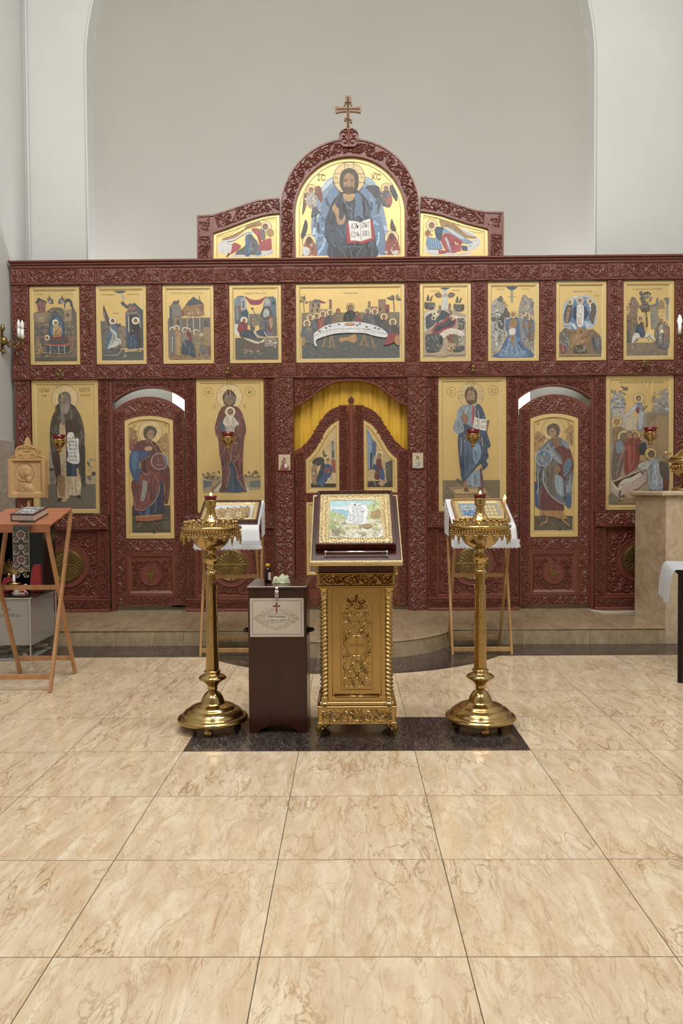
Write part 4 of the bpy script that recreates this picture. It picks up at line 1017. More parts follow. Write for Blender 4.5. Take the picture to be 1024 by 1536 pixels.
def p_annunciation(P):
    inner_lines(P, 80, 103, 915, 1460, 14); P.t(INK, 268, 185, 26, 'БЛАГОВѢЩЕНІЕ', 250); P.t(INK, 745, 185, 24, 'ПРЕСВЯТЫЯ БЦЫ', 230); P.t(INK, 410, 546, 20, 'ГАВРІИЛ', 100)
    P.sp('#3e566e', [(385, 118), (600, 118), (560, 150), (495, 165), (430, 150)], 3); P.l('#c5ccd0', 26, [(500, 165), (560, 280)]); P.l('#5d6f80', 10, [(525, 175), (580, 290)])
    P.p('#6e6a62', [(108, 690), (240, 700), (580, 800), (610, 1210), (130, 1280)]); P.r('#58605e', 130, 1250, 940, 1455); P.p('#8f7d68', [(450, 800), (600, 810), (600, 1210), (500, 1210)])
    P.fleck(50, ['#7f7a6e', '#5d656e', '#938468', '#4e5862'], 130, 740, 590, 1240, 40)
    P.p('#4c5a66', [(590, 540), (660, 460), (760, 340), (925, 490), (935, 1220), (600, 1220)]); P.p('#6e6259', [(560, 420), (640, 470), (730, 370), (700, 350), (640, 380), (600, 400)]); P.p('#a06c66', [(650, 450), (790, 410), (800, 470), (650, 500)]); P.p('#8d7a6c', [(580, 520), (830, 510), (830, 560), (590, 580)])
    P.p('#3e5f80', [(500, 330), (560, 330), (620, 390), (600, 420), (540, 400), (510, 370)]); P.l('#5b4634', 12, [(540, 300), (620, 430)])
    P.l('#c9c4b4', 18, [(645, 600), (655, 900)]); P.l('#b5b0a0', 16, [(850, 580), (880, 860)]); P.r('#2f3d4c', 665, 590, 850, 900)
    P.sp('#5c4640', [(175, 385), (210, 480), (270, 640), (290, 740), (230, 780), (180, 640), (160, 500)]); P.l('#b7bfc2', 10, [(180, 520), (200, 660), (240, 760)], 1); P.sp('#5a4c44', [(420, 790), (490, 735), (490, 780), (440, 820)])
    P.halo(342, 688, 68, '#f6ecd0'); P.sp('#56738c', [(300, 770), (370, 760), (430, 820), (430, 930), (420, 1080), (300, 1190), (210, 1220), (210, 1060), (260, 900)]); P.sp('#b9bdb6', [(300, 780), (330, 850), (420, 930), (400, 1080), (270, 1200), (250, 1180), (330, 1000), (290, 860)]); P.sp('#cfd0c6', [(400, 1030), (480, 1040), (505, 1110), (440, 1170), (360, 1200), (230, 1230), (350, 1130)])
    for a in ([(300, 900), (350, 960), (390, 1080)], [(400, 1060), (470, 1100), (450, 1160)], [(230, 1080), (270, 1000)], [(380, 960), (330, 1120)]): P.l('#3a4a5c', 10, a, 1)
    P.head(345, 690, 38, '#3c2e22', '#8f6a4c')
    P.halo(785, 690, 70, '#f6ecd0'); P.sp('#2b2f3c', [(740, 780), (840, 770), (880, 880), (870, 1050), (840, 1230), (640, 1250), (630, 1040), (690, 900)]); P.sp('#34506f', [(640, 1000), (760, 960), (820, 1060), (830, 1230), (630, 1245)]); P.l('#7f97ae', 8, [(700, 1010), (680, 1220)]); P.l('#7f97ae', 8, [(770, 1060), (760, 1220)]); P.p('#c8a06a', [(700, 860), (745, 880), (720, 900)]); P.head(785, 692, 38, '#2c2226', '#96704e')
    P.sp('#543f3c', [(840, 860), (890, 840), (900, 1150), (850, 1060)], 2)
    P.p('#c8ab7a', [(550, 1300), (600, 1240), (850, 1230), (800, 1280)]); P.p('#b99a6c', [(800, 1300), (900, 1230), (890, 1290)]); P.fleck(20, ['#40525f', '#8a8474', '#2e3a46'], 220, 1200, 540, 1300, 40); P.p('#8b8a80', [(150, 1370), (440, 1372), (540, 1240), (500, 1240), (420, 1340), (150, 1345)]); P.p('#93928a', [(520, 1400), (590, 1400), (620, 1350), (550, 1350)])
def p_meeting(P):
    inner_lines(P, 85, 98, 920, 1460, 14); P.t(INK, 490, 168, 28, 'СРѢТЕНІЕ ГДА НШЕГО ІС ХА', 620)
    P.r('#8a7d68', 120, 640, 935, 1400); P.r('#9a7a5c', 140, 1340, 945, 1456)
    P.p('#7d7a74', [(150, 410), (200, 390), (380, 440), (390, 1000), (120, 1000), (115, 680), (150, 660)]); P.p('#928c80', [(210, 480), (370, 490), (370, 600), (210, 600)]); P.p('#857d72', [(180, 370), (340, 380), (380, 440), (200, 450)]); P.sp('#5f5c5c', [(210, 370), (240, 310), (290, 320), (340, 285), (330, 370)], 2); P.p('#565c62', [(150, 420), (200, 480), (205, 800), (160, 800)])
    for y in (510, 540, 570): P.l('#6a665f', 6, [(215, y), (370, y)])
    P.p('#a08254', [(240, 620), (330, 620), (330, 850), (240, 850)]); P.p('#364a5a', [(290, 700), (335, 660), (340, 960), (300, 840)]); P.l('#5a5048', 12, [(240, 615), (345, 625)])
    P.p('#a37a54', [(460, 400), (740, 395), (815, 400), (825, 600), (640, 620), (430, 600), (380, 620), (390, 480)]); P.p('#8f5b50', [(735, 400), (815, 385), (815, 480), (740, 520)]); P.p('#8e4a46', [(380, 500), (440, 520), (430, 600), (390, 620)])
    P.p('#4b5b67', [(455, 405), (520, 320), (580, 270), (620, 232), (680, 285), (750, 310), (815, 380), (735, 385)]); P.l('#5b4634', 14, [(725, 220), (745, 310)]); P.fleck(14, ['#c3b38a', '#7d6a58', '#b06a6a', '#e0cf9c'], 470, 480, 800, 640, 46)
    P.p('#6f6b68', [(400, 680), (540, 640), (780, 650), (930, 640), (930, 820), (780, 900), (400, 880)])
    for x in (490, 608, 735): P.l('#cbbb92', 16, [(x, 600), (x+3, 900)])
    P.r('#56555c', 830, 690, 890, 810); P.p('#a48a64', [(790, 830), (945, 830), (945, 1350), (900, 1350), (800, 1000)]); P.p('#84503f', [(880, 1200), (940, 1180), (940, 1360), (880, 1350)])
    for (x, y, h, a, b) in ((205, 830, 500, '#75777c', '#8f8f8e'), (290, 800, 540, '#9c7f56', '#b08f62')): P.fig(x, y, h, a, b, True)
    P.sp('#7a746c', [(150, 900), (200, 880), (260, 920), (250, 1330), (160, 1330)], 2); P.sp('#b08c5c', [(260, 970), (330, 960), (360, 1100), (360, 1340), (270, 1340)], 2); P.l('#d3cdbd', 10, [(205, 1000), (200, 1300)]); P.l('#6b6f7c', 10, [(230, 980), (230, 1320)]); P.l('#dcb878', 8, [(310, 1020), (300, 1320)])
    P.ring('#f7efd8', 445, 875, 46, 16); P.ring('#f7efd8', 508, 885, 44, 16, -PI/2, PI/2)
    P.sp('#8f8272', [(405, 930), (470, 940), (520, 1080), (500, 1180), (430, 1200), (400, 1100)]); P.sp('#7c3c40', [(470, 900), (550, 920), (585, 1080), (560, 1100), (500, 1020)]); P.sp('#34495a', [(440, 1070), (560, 1100), (630, 1180), (635, 1400), (500, 1350), (380, 1330), (400, 1150)]); P.l('#9ba6ae', 12, [(420, 1080), (470, 1200)]); P.l('#7d8d9a', 10, [(520, 1200), (530, 1360)]); P.head(445, 880, 30, '#4c2f28'); P.head(508, 880, 24, '#4c2f28')
    P.ring('#f7efd8', 665, 920, 48, 16, PI*.5, PI*2); P.sp('#8d8166', [(620, 990), (700, 970), (760, 1080), (740, 1180), (640, 1160), (590, 1130), (640, 1080)]); P.sp('#a38a5c', [(640, 1150), (720, 1170), (700, 1340), (650, 1340)], 2); P.sp('#6c7078', [(740, 1170), (850, 1230), (850, 1320), (770, 1320)], 2); P.sp('#9c8356', [(790, 1000), (860, 1010), (870, 1200), (820, 1240), (780, 1120)], 2); P.head(680, 930, 32, '#6f5f4c'); P.e('#cdb98c', 760, 970, 36)
    P.fleck(50, ['#c2b494', '#5c5c60', '#7d4e46', '#8c7a5c'], 560, 980, 900, 1400, 28); P.fleck(20, ['#7d5a48', '#b38c66'], 160, 1360, 930, 1440, 40)
def p_nativity_virgin(P):
    inner_lines(P, 105, 98, 925, 1455, 14); P.t('#8a3a40', 410, 182, 26, 'РОЖДЕСТВО', 170); P.t(INK, 620, 182, 24, 'ПРЕСВ. БЦЫ', 210)
    P.sp('#9c3f50', [(330, 235), (420, 290), (540, 312), (640, 285), (740, 235), (700, 290), (620, 390), (540, 405), (440, 400), (370, 320)], 3)
    P.p('#5d6f80', [(118, 300), (180, 235), (280, 225), (330, 260), (355, 480), (390, 540), (395, 800), (125, 780)]); P.p('#7d93a4', [(118, 300), (190, 240), (320, 270), (240, 320), (230, 420), (120, 420)]); P.p('#aab2b4', [(240, 300), (290, 245), (345, 300), (350, 480), (260, 520), (245, 500)]); P.r('#4a5560', 280, 330, 308, 470); P.p('#8f5a50', [(200, 400), (240, 420), (240, 600), (220, 620)])
    P.p('#8d8f8c', [(150, 450), (190, 440), (200, 680), (160, 700)]); P.p('#33506c', [(240, 540), (350, 510), (380, 560), (370, 660), (260, 620)])
    P.p('#657784', [(690, 330), (740, 255), (860, 240), (920, 300), (935, 1010), (600, 1010), (590, 640), (660, 480)]); P.p('#9aa2a2', [(690, 330), (750, 265), (810, 320), (820, 420), (690, 430)]); P.sp('#4a525c', [(640, 520), (690, 450), (750, 440), (820, 500), (850, 640), (700, 700), (600, 660)]); P.sp('#b9bcb4', [(670, 560), (700, 490), (750, 480), (790, 540), (770, 620), (680, 640)]); P.r('#59636c', 830, 335, 910, 415); P.r('#35404a', 850, 355, 890, 400); P.ring('#d9dad2', 750, 340, 28, 12); P.p('#6a665c', [(840, 640), (930, 640), (935, 1000), (860, 1000)])
    P.r('#857f70', 400, 575, 600, 800); P.l('#5a4632', 12, [(480, 510), (570, 690)]); P.e('#5a4632', 462, 478, 24)
    for (x, y, h, a, b) in ((465, 600, 300, '#54606a', '#a0875e'), (630, 620, 260, '#8a7452', '#5f6a72'), (800, 600, 330, '#8f4248', '#a8926a'), (700, 700, 230, '#5a646a', '#3e4c5c')): P.fig(x, y, h, a, b, False)
    P.halo(302, 698, 66, '#f8eed6'); P.sp('#8c2d3a', [(240, 740), (310, 720), (370, 820), (350, 900), (290, 930), (200, 960), (170, 860)]); P.head(308, 700, 36, '#7c2c34', '#b07a58'); P.l('#c25464', 8, [(250, 780), (300, 900)])
    P.sp('#e2e2da', [(125, 780), (180, 780), (170, 880), (210, 960), (190, 990), (130, 960)], 3); P.sp('#3b4856', [(220, 960), (320, 880), (450, 900), (560, 1000), (640, 1090), (560, 1130), (400, 1080), (260, 1040)]); P.sp('#39506a', [(530, 920), (640, 880), (730, 930), (740, 1010), (600, 1000)]); P.l('#d8dbd8', 20, [(490, 920), (540, 1000), (630, 1090)], 1); P.l('#d8dbd8', 14, [(690, 930), (740, 1010)])
    P.sp('#ddd0b4', [(280, 1040), (400, 1070), (480, 1100), (600, 1120), (700, 1060), (720, 1100), (560, 1150), (420, 1110)], 3); P.r('#585a56', 130, 1040, 945, 1455); P.p('#6c5348', [(275, 1060), (420, 1120), (560, 1150), (680, 1090), (690, 1240), (560, 1340), (280, 1260)]); P.sp('#ddd0b4', [(280, 1035), (400, 1062), (480, 1092), (600, 1115), (700, 1050), (720, 1095), (560, 1150), (420, 1108)], 3)
    P.p('#a39284', [(690, 1060), (920, 1020), (930, 1190), (700, 1210)]); P.fleck(14, ['#e8e0cc', '#7f6a5c'], 780, 1100, 920, 1220, 40); P.fleck(14, ['#d9c9a6'], 290, 1260, 590, 1340, 26); P.fleck(36, ['#4a5862', '#7d8484', '#5c4f48', '#6a6d66'], 140, 1000, 930, 1440, 34)
def p_nativity(P):
    inner_lines(P, 95, 98, 930, 1450, 14); P.t(INK, 320, 172, 24, 'РОЖДЕСТВО', 200); P.t(INK, 720, 165, 24, 'ХРИСТОВО', 160)
    P.p('#b9a384', [(100, 560), (330, 520), (450, 500), (560, 520), (920, 630), (915, 1440), (100, 1440)]); P.sp('#3e566e', [(430, 112), (600, 112), (560, 140), (510, 150), (460, 140)], 3); P.p('#cdd2d2', [(470, 150), (550, 150), (560, 520), (440, 520)]); P.e('#9c8a6a', 510, 258, 32); P.e('#d9c894', 510, 258, 18)
    for (x, y, m) in ((410, 255, 1), (600, 255, -1)):
        P.sp('#7d6a54', [(x-110*m, y-20), (x-20*m, y-60), (x+30*m, y-20), (x+40*m, y+30), (x-40*m, y+50)], 2); P.e('#8a7a68', x-10*m, y, 26)
    for (x, y) in ((205, 420), (770, 460)): P.sp('#4f5252', [(x-90, y-40), (x-40, y-30), (x+40, y-30), (x+110, y-20), (x+100, y+90), (x, y+110), (x-90, y+80)], 3); P.sp('#67604e', [(x-60, y-60), (x-40, y-160), (x-10, y-180), (x, y-70)], 2); P.sp('#67604e', [(x, y-60), (x+40, y-150), (x+70, y-160), (x+40, y-60)], 2); P.fleck(18, ['#8a8a84', '#3d4850', '#a49a80'], x-80, y-30, x+100, y+80, 34)
    P.sp('#dcd3bd', [(110, 600), (260, 540), (440, 500), (520, 540), (600, 600), (700, 640), (920, 700), (900, 760), (620, 700), (400, 760), (320, 860), (180, 900), (110, 940), (110, 700)], 3)
    P.sp('#3d4a57', [(450, 540), (540, 570), (620, 650), (560, 700), (420, 740), (340, 800), (330, 720), (400, 620)]); P.sp('#4b5560', [(140, 660), (250, 600), (320, 720), (300, 820), (150, 900), (130, 760)]); 
    for (x, y) in ((300, 610), (375, 575), (285, 688)): P.ring('#f2e6c0', x, y, 34, 13); P.e('#6f5238', x, y, 20)
    for (x, y, c) in ((600, 460, '#9a5a5c'), (620, 580, '#7f6748'), (410, 490, '#8a7a58')): P.fig(x, y-60, 160, c, '#8c7a60', True)
    P.sp('#a8384a', [(260, 900), (340, 800), (480, 740), (560, 660), (650, 640), (720, 740), (680, 850), (520, 920), (420, 980), (260, 980)]); P.sp('#353e4c', [(290, 940), (370, 830), (520, 770), (590, 690), (660, 720), (690, 790), (620, 850), (480, 880), (380, 950)]); P.halo(640, 690, 48, '#f6ead0'); P.e('#7c3440', 630, 700, 34); P.e('#b07a58', 640, 708, 22); P.l('#6d8aa4', 7, [(400, 850), (560, 790)])
    P.p('#5f5c58', [(750, 690), (880, 700), (880, 900), (780, 940)]); P.fleck(36, ['#8a8a84', '#45505a', '#b0a68c'], 740, 690, 890, 940, 40); P.sp('#e0d6bf', [(400, 1000), (560, 900), (700, 900), (860, 960), (860, 1080), (700, 1000), (560, 1040), (460, 1090)], 3)
    P.sp('#4a5258', [(140, 1010), (300, 1000), (440, 1030), (460, 1200), (400, 1290), (330, 1340), (150, 1330), (130, 1180)]); P.fleck(50, ['#8a8c88', '#65604e', '#39454f', '#a39a80'], 150, 1030, 450, 1320, 36); P.e('#2e3a44', 430, 1120, 38, 90)
    P.sp('#8d4f4c', [(560, 1040), (640, 1000), (670, 1100), (650, 1180), (590, 1180)], 2); P.sp('#7d7458', [(660, 1040), (760, 1020), (770, 1180), (720, 1240)], 2); P.sp('#c3a878', [(540, 1180), (700, 1180), (700, 1280), (600, 1320), (540, 1280)], 2); P.r('#b5b9b6', 780, 1120, 860, 1190); P.sp('#46525c', [(660, 1330), (730, 1260), (860, 1220), (880, 1300), (740, 1340)], 2); P.fleck(30, ['#b0a68c', '#6a4c40', '#4f5a62'], 540, 1020, 880, 1300, 34)
    P.p('#c5ab84', [(300, 1440), (440, 1290), (560, 1430)]); P.l('#7d6a50', 9, [(110, 1410), (910, 1400)])
def p_baptism(P):
    inner_lines(P, 85, 98, 930, 1455, 14); P.t(INK, 255, 152, 22, 'КРЕЩЕНІЕ', 160); P.t(INK, 745, 146, 22, 'ГОСПОДНЕ', 150)
    P.sp('#a5a5a0', [(80, 500), (240, 290), (280, 270), (310, 340), (350, 440), (400, 640), (420, 900), (300, 1160), (290, 1220), (100, 1450), (80, 1450)]); P.sp('#9c968c', [(640, 420), (690, 280), (740, 260), (800, 320), (900, 440), (905, 1440), (800, 1330), (660, 1180), (640, 960), (600, 640)])
    P.sp('#6e6a66', [(220, 320), (270, 270), (310, 330), (290, 400), (200, 370)], 2); P.fleck(60, ['#c6c6c0', '#7a7468', '#8f8778', '#5c5f64', '#b3936a'], 100, 350, 400, 1400, 46); P.fleck(50, ['#c6c6c0', '#8a7f6e', '#6d7076', '#b08c62'], 650, 330, 890, 1350, 46)
    P.sp('#4a6f9c', [(400, 700), (600, 700), (640, 960), (690, 1040), (650, 1100), (700, 1220), (900, 1450), (130, 1450), (250, 1320), (330, 1140), (400, 1000), (350, 880)]); P.sp('#6d8fb4', [(430, 1040), (560, 1040), (600, 1200), (780, 1430), (220, 1430), (360, 1230)])
    for i in range(9): P.l(['#35567f', '#a9c2d8'][i % 2], 8, [(430+i*18, 1060+i*14), (300+i*60, 1400)])
    P.sp('#3e566e', [(380, 105), (580, 105), (540, 150), (480, 175), (420, 150)], 3); P.l('#8f8a72', 44, [(482, 170), (482, 400)]); P.l('#b9b49a', 14, [(482, 170), (482, 400)]); P.t(INK, 482, 295, 16, 'СЫНЪ МОЙ', 180)
    P.sp('#5c5850', [(300, 620), (360, 500), (400, 560), (460, 640), (440, 700), (340, 690), (320, 850), (240, 900), (210, 800), (210, 700)]); P.sp('#454c54', [(210, 720), (300, 690), (330, 850), (240, 900)], 2); P.fleck(16, ['#bfc2c0', '#7c6a52', '#2f3940'], 210, 640, 340, 900, 40); P.halo(330, 420, 40, '#d9c48c'); P.head(325, 420, 28)
    P.cross_halo(503, 640, 66, 8, '#9a7a40', '#e3c884'); P.sp('#a57d54', [(470, 720), (540, 720), (590, 780), (560, 900), (540, 1000), (510, 1210), (470, 1200), (440, 1000), (410, 880), (430, 780)]); P.sp('#dfe0dc', [(430, 920), (540, 900), (540, 1010), (430, 1020)], 3); P.head(503, 640, 36, '#3a2a1c'); P.l('#6e4a30', 7, [(490, 1030), (490, 1190)]); P.l('#e7dfc8', 20, [(380, 720), (450, 690)])
    for (x, y, a, b) in ((715, 660, '#8a929a', '#6c625a'), (780, 620, '#5e7c9c', '#a3805c'), (850, 680, '#86705a', '#6a6f78')): P.fig(x, y, 430, a, b, True)
    P.e('#6a6058', 130, 720, 50, 44); P.fleck(16, ['#8f6238', '#5d7590'], 700, 760, 880, 1050, 44)
def p_transfiguration(P):
    inner_lines(P, 70, 98, 920, 1455, 14); P.t(INK, 530, 212, 26, 'ПРЕОБРАЖЕНІЕ ГОСПОДНЕ', 360); P.t(INK, 815, 292, 20, 'МОИСЕЙ', 130)
    P.sp('#b7c3cb', [(180, 900), (150, 700), (160, 480), (230, 370), (360, 310), (520, 280), (620, 285), (720, 330), (800, 440), (820, 620), (790, 860), (560, 930), (300, 940)]); P.sp('#5f86b4', [(330, 930), (280, 700), (320, 460), (400, 360), (580, 360), (660, 480), (680, 700), (620, 920), (450, 950)]); P.sp('#2f3f58', [(380, 740), (340, 640), (370, 520), (430, 480), (560, 480), (620, 560), (640, 660), (560, 760)])
    for i in range(8): P.l('#cddceb', 8, [(290+i*12, 800+i*3), (380+i*8, 930)]); P.l('#cddceb', 8, [(560+i*12, 780), (620+i*6, 920-i*6)])
    P.p('#8a6c46', [(65, 1030), (190, 900), (380, 960), (500, 860), (620, 950), (740, 930), (880, 1060), (900, 1450), (65, 1450)]); P.p('#6c6558', [(65, 1030), (190, 900), (270, 960), (240, 1130), (80, 1140)]); P.sp('#6c6460', [(740, 1000), (850, 1030), (900, 1130), (895, 1420), (780, 1380), (700, 1200)], 2)
    P.p('#a5804f', [(400, 960), (500, 880), (600, 980), (640, 1200), (560, 1180), (500, 1220), (420, 1240), (300, 1300), (320, 1120)]); P.fleck(30, ['#c09a66', '#70553a', '#8a5a50'], 280, 960, 700, 1350, 50); P.sp('#4a3f38', [(370, 1390), (380, 1290), (440, 1235), (560, 1240), (610, 1320), (620, 1390)]); P.fleck(24, ['#8d8a86', '#5d5a5c', '#a58c76'], 390, 1260, 600, 1380, 40)
    P.ring('#d9c9a0', 485, 385, 74, 12); P.e('#c9d0cc', 485, 385, 62); P.sp('#e6e7e4', [(430, 480), (485, 460), (545, 480), (560, 580), (540, 860), (430, 860), (420, 560)]); P.l('#8f969c', 8, [(450, 520), (470, 640), (540, 650)], 1); P.l('#8f969c', 8, [(500, 660), (500, 840)]); P.p('#d7b98c', [(435, 690), (465, 700), (490, 850), (440, 850)]); P.l('#9aa0a4', 7, [(520, 500), (530, 600)]); P.head(483, 385, 36, '#7c3f26', '#b8794e')
    P.halo(295, 410, 60, '#f3e3b4'); P.sp('#3f4a52', [(270, 470), (320, 480), (320, 680), (270, 800), (180, 790), (180, 620), (220, 490)]); P.sp('#9c7f66', [(240, 530), (300, 520), (290, 620), (250, 790), (200, 780)], 3); P.r('#7a3434', 250, 560, 290, 590); P.head(290, 415, 36, '#6c655c')
    P.halo(680, 400, 60, '#f3e3b4'); P.sp('#5f5650', [(700, 450), (760, 440), (800, 540), (770, 720), (700, 770), (660, 700), (700, 560)]); P.sp('#6a5a54', [(700, 600), (760, 580), (770, 720), (740, 830), (690, 790)], 2); P.head(682, 400, 34, '#3a2a1c')
    for (x, y, c) in ((210, 1150, '#4a5a68'), (150, 1230, '#8c3f40'), (780, 1130, '#3a4656'), (830, 1100, '#6c6a6a')): P.sp(c, [(x-60, y-20), (x, y-60), (x+60, y+10), (x+50, y+150), (x, y+200), (x-40, y+120)], 2); P.e('#7d6a56', x, y-50, 30); P.l('#a9adb0', 8, [(x-10, y), (x+20, y+140)])
    P.l('#c9ab74', 12, [(90, 1420), (880, 1420)]); P.fleck(30, ['#8c9aa6', '#57504c', '#b59a70'], 90, 1000, 300, 1340, 34)
def p_entry(P):
    inner_lines(P, 60, 103, 905, 1460, 14); P.t(INK, 485, 180, 26, 'ВХОДЪ ГОСПОДЕНЬ ВО ІЕРУСАЛИМЪ', 560)
    P.r('#86765f', 60, 1200, 880, 1450); P.fleck(40, ['#a08c6c', '#6c6052', '#8a8078'], 70, 1230, 870, 1440, 50)
    P.p('#87705c', [(60, 690), (140, 640), (150, 400), (180, 320), (250, 340), (330, 480), (280, 620), (300, 800), (260, 1180), (60, 1180)]); P.fleck(50, ['#b09a78', '#6a6258', '#7f7f82', '#9c6a50'], 80, 380, 320, 900, 40)
    P.fleck(110, ['#5c5c5c', '#4a463c', '#7a746a', '#6c6f76'], 340, 240, 560, 600, 50); P.l('#5b4634', 30, [(440, 560), (470, 760), (475, 900)], 1)
    P.p('#8f8574', [(540, 520), (700, 510), (720, 900), (560, 960), (540, 700)]); P.r('#7a8492', 580, 640, 620, 900); P.p('#707478', [(560, 480), (640, 460), (660, 350), (690, 350), (700, 500), (570, 520)]); P.sp('#a3855c', [(700, 560), (705, 430), (750, 385), (800, 430), (810, 560)], 3); P.p('#a8564a', [(680, 540), (740, 535), (720, 570), (680, 570)]); P.r('#d4b268', 690, 565, 830, 700); P.p('#6b7480', [(800, 350), (900, 350), (895, 470), (860, 490)]); P.r('#a09a92', 840, 490, 895, 780)
    for (x, y, h, a, b) in ((120, 700, 480, '#5a5450', '#7d6a54'), (190, 740, 440, '#6c655e', '#8c6f52'), (240, 760, 400, '#7f6a50', '#5c5c60')): P.fig(x, y, h, a, b, False)
    for (x, y, h, a, b) in ((680, 860, 400, '#7b6c5c', '#8d8072'), (750, 740, 560, '#5c5a60', '#8f8576'), (830, 800, 500, '#6c6f78', '#7d5c50')): P.fig(x, y, h, a, b, False)
    P.fleck(40, ['#c9b694', '#5a5560', '#8d7456', '#d9cba8'], 650, 800, 880, 1200, 34)
    P.sp('#cfcfc9', [(180, 1180), (210, 1060), (280, 1010), (440, 1030), (520, 1010), (620, 1110), (640, 1170), (600, 1170), (520, 1080), (480, 1090), (380, 1110), (270, 1130), (200, 1220)]); P.l('#d4d4ce', 18, [(470, 1090), (520, 1140), (520, 1210)], 1); P.l('#cfcfc9', 16, [(230, 1120), (190, 1200)]); P.p('#d8c090', [(590, 1130), (640, 1150), (630, 1190), (600, 1170)])
    P.ring('#e9d9ac', 345, 745, 52, 10); P.sp('#2b3648', [(290, 880), (350, 850), (400, 860), (440, 1020), (420, 1090), (350, 1100), (320, 1030), (250, 990)]); P.sp('#34506f', [(300, 900), (380, 900), (430, 1000), (400, 1080), (340, 1040)]); P.sp('#5b3a34', [(330, 840), (380, 800), (400, 880), (340, 890)], 2); P.head(350, 750, 36, '#3a2a1c'); P.ring('#e0cf9c', 425, 700, 30, 10)
    P.l('#a98a5c', 10, [(400, 780), (470, 960)]); P.p('#f0e8c8', [(755, 930), (800, 1020), (715, 1020)])  # pale triangle paints a lamp reflection onto the icon
def p_monk(P):
    inner_lines(P, 58, 66, 735, 1490, 5); P.l('#b08d4c', 4, [(58, 66), (725, 66)])
    P.t(INK, 155, 130, 44, 'СВТЫЙ', 125, ); P.t(INK, 620, 128, 42, 'СЕРГІЙ', 120); P.t(INK, 158, 190, 22, 'ОЦЪ', 55); P.t(INK, 625, 188, 18, 'РАДОНЕЖ', 105)
    P.r('#6b6454', 92, 1198, 752, 1488); P.p('#b29e78', [(610, 1100), (750, 1100), (750, 1198), (600, 1198)]); P.p('#8f8468', [(200, 1010), (280, 1010), (290, 1198), (200, 1198)])
    P.fleck(16, ['#8d8064', '#c9b488', '#6b6a5c', '#a59a80'], 612, 920, 745, 1130, 44); P.r('#3b4040', 685, 1060, 745, 1100); P.r('#9a968a', 200, 820, 240, 1010); P.r('#2f2d2a', 200, 1015, 250, 1045); P.fleck(8, ['#6f6a5a', '#8c7f60'], 205, 1060, 280, 1180, 36)
    P.e('#e5c886', 392, 220, 150); P.ring('#8c6a34', 392, 220, 150, 4)
    P.sp('#4d463c', [(320, 300), (285, 350), (240, 440), (215, 580), (215, 760), (245, 980), (280, 1140), (300, 1230), (590, 1230), (615, 1130), (610, 780), (610, 600), (580, 450), (530, 350), (460, 300)]); P.sp('#2f2a28', [(320, 285), (275, 345), (290, 335), (330, 310), (450, 310), (520, 345), (510, 320), (455, 285)])
    P.sp('#432522', [(330, 450), (400, 460), (550, 510), (560, 600), (420, 640), (330, 640)]); P.sp('#3c211f', [(240, 860), (320, 840), (335, 1080), (290, 1110), (260, 1000)]); P.sp('#39352f', [(560, 780), (612, 760), (612, 1000), (590, 1190), (560, 1000)])
    P.sp('#c7a878', [(330, 520), (390, 520), (400, 900), (410, 1360), (300, 1350), (300, 1120), (335, 1080), (325, 840)]); P.sp('#bfb095', [(340, 860), (390, 850), (400, 1000), (345, 1000)], 2); P.sp('#cfb88f', [(400, 1110), (550, 1090), (555, 1320), (440, 1320), (410, 1360)], 2); P.l('#8c7048', 8, [(420, 1130), (415, 1340)]); P.l('#8d94a0', 9, [(455, 1130), (465, 1300)]); P.l('#8d6f48', 7, [(500, 1120), (505, 1310)]); P.l('#9a7d54', 7, [(370, 1110), (375, 1340)]); P.sp('#9c7348', [(300, 1120), (380, 1110), (370, 1330), (310, 1320)], 2)
    P.r('#293c55', 400, 760, 520, 1108); P.l('#1a2433', 8, [(440, 780), (440, 1105)]); P.l('#4a688c', 8, [(480, 900), (480, 1100)]); P.p('#c0a070', [(515, 1020), (540, 1015), (545, 1110), (520, 1110)])
    P.sp('#7f776c', [(340, 400), (385, 400), (392, 515), (345, 515)], 2); P.sp('#6e665c', [(395, 145), (330, 180), (318, 250), (335, 300), (340, 380), (395, 402), (445, 380), (465, 250), (450, 175)]); P.sp('#8c7a64', [(390, 180), (350, 210), (350, 270), (435, 270), (440, 215)]); P.sp('#94897c', [(345, 275), (385, 290), (435, 275), (450, 340), (400, 400), (350, 370)])
    P.l('#3c3026', 6, [(352, 222), (382, 228)]); P.l('#3c3026', 6, [(402, 228), (434, 222)]); P.l('#5c4632', 5, [(392, 228), (390, 262)]); P.l('#6d3f30', 5, [(376, 276), (408, 276)]); P.l('#b3aaa0', 5, [(370, 300), (372, 370)]); P.l('#b3aaa0', 5, [(410, 300), (405, 370)])
    P.sp('#e9e6dd', [(420, 625), (480, 610), (500, 660), (545, 690), (540, 780), (552, 880), (545, 955), (480, 965), (410, 930), (425, 860), (410, 760)], 4)
    for i, (a, b) in enumerate(((650, 500), (690, 530), (735, 535), (780, 535), (830, 535), (880, 545), (920, 545))): P.t('#2b2623', 478, 672+i*42, 22, ['АЗЪ', 'ВНИМА', 'ИТЕ СЕ', 'БѢ БРА', 'ТІЕ СТ', 'РАХЪ', 'БОЖІЙ'][i], 92)
    P.p('#26221f', [(280, 1390), (310, 1350), (362, 1362), (330, 1382)]); P.p('#26221f', [(500, 1330), (545, 1318), (565, 1365), (530, 1355)])
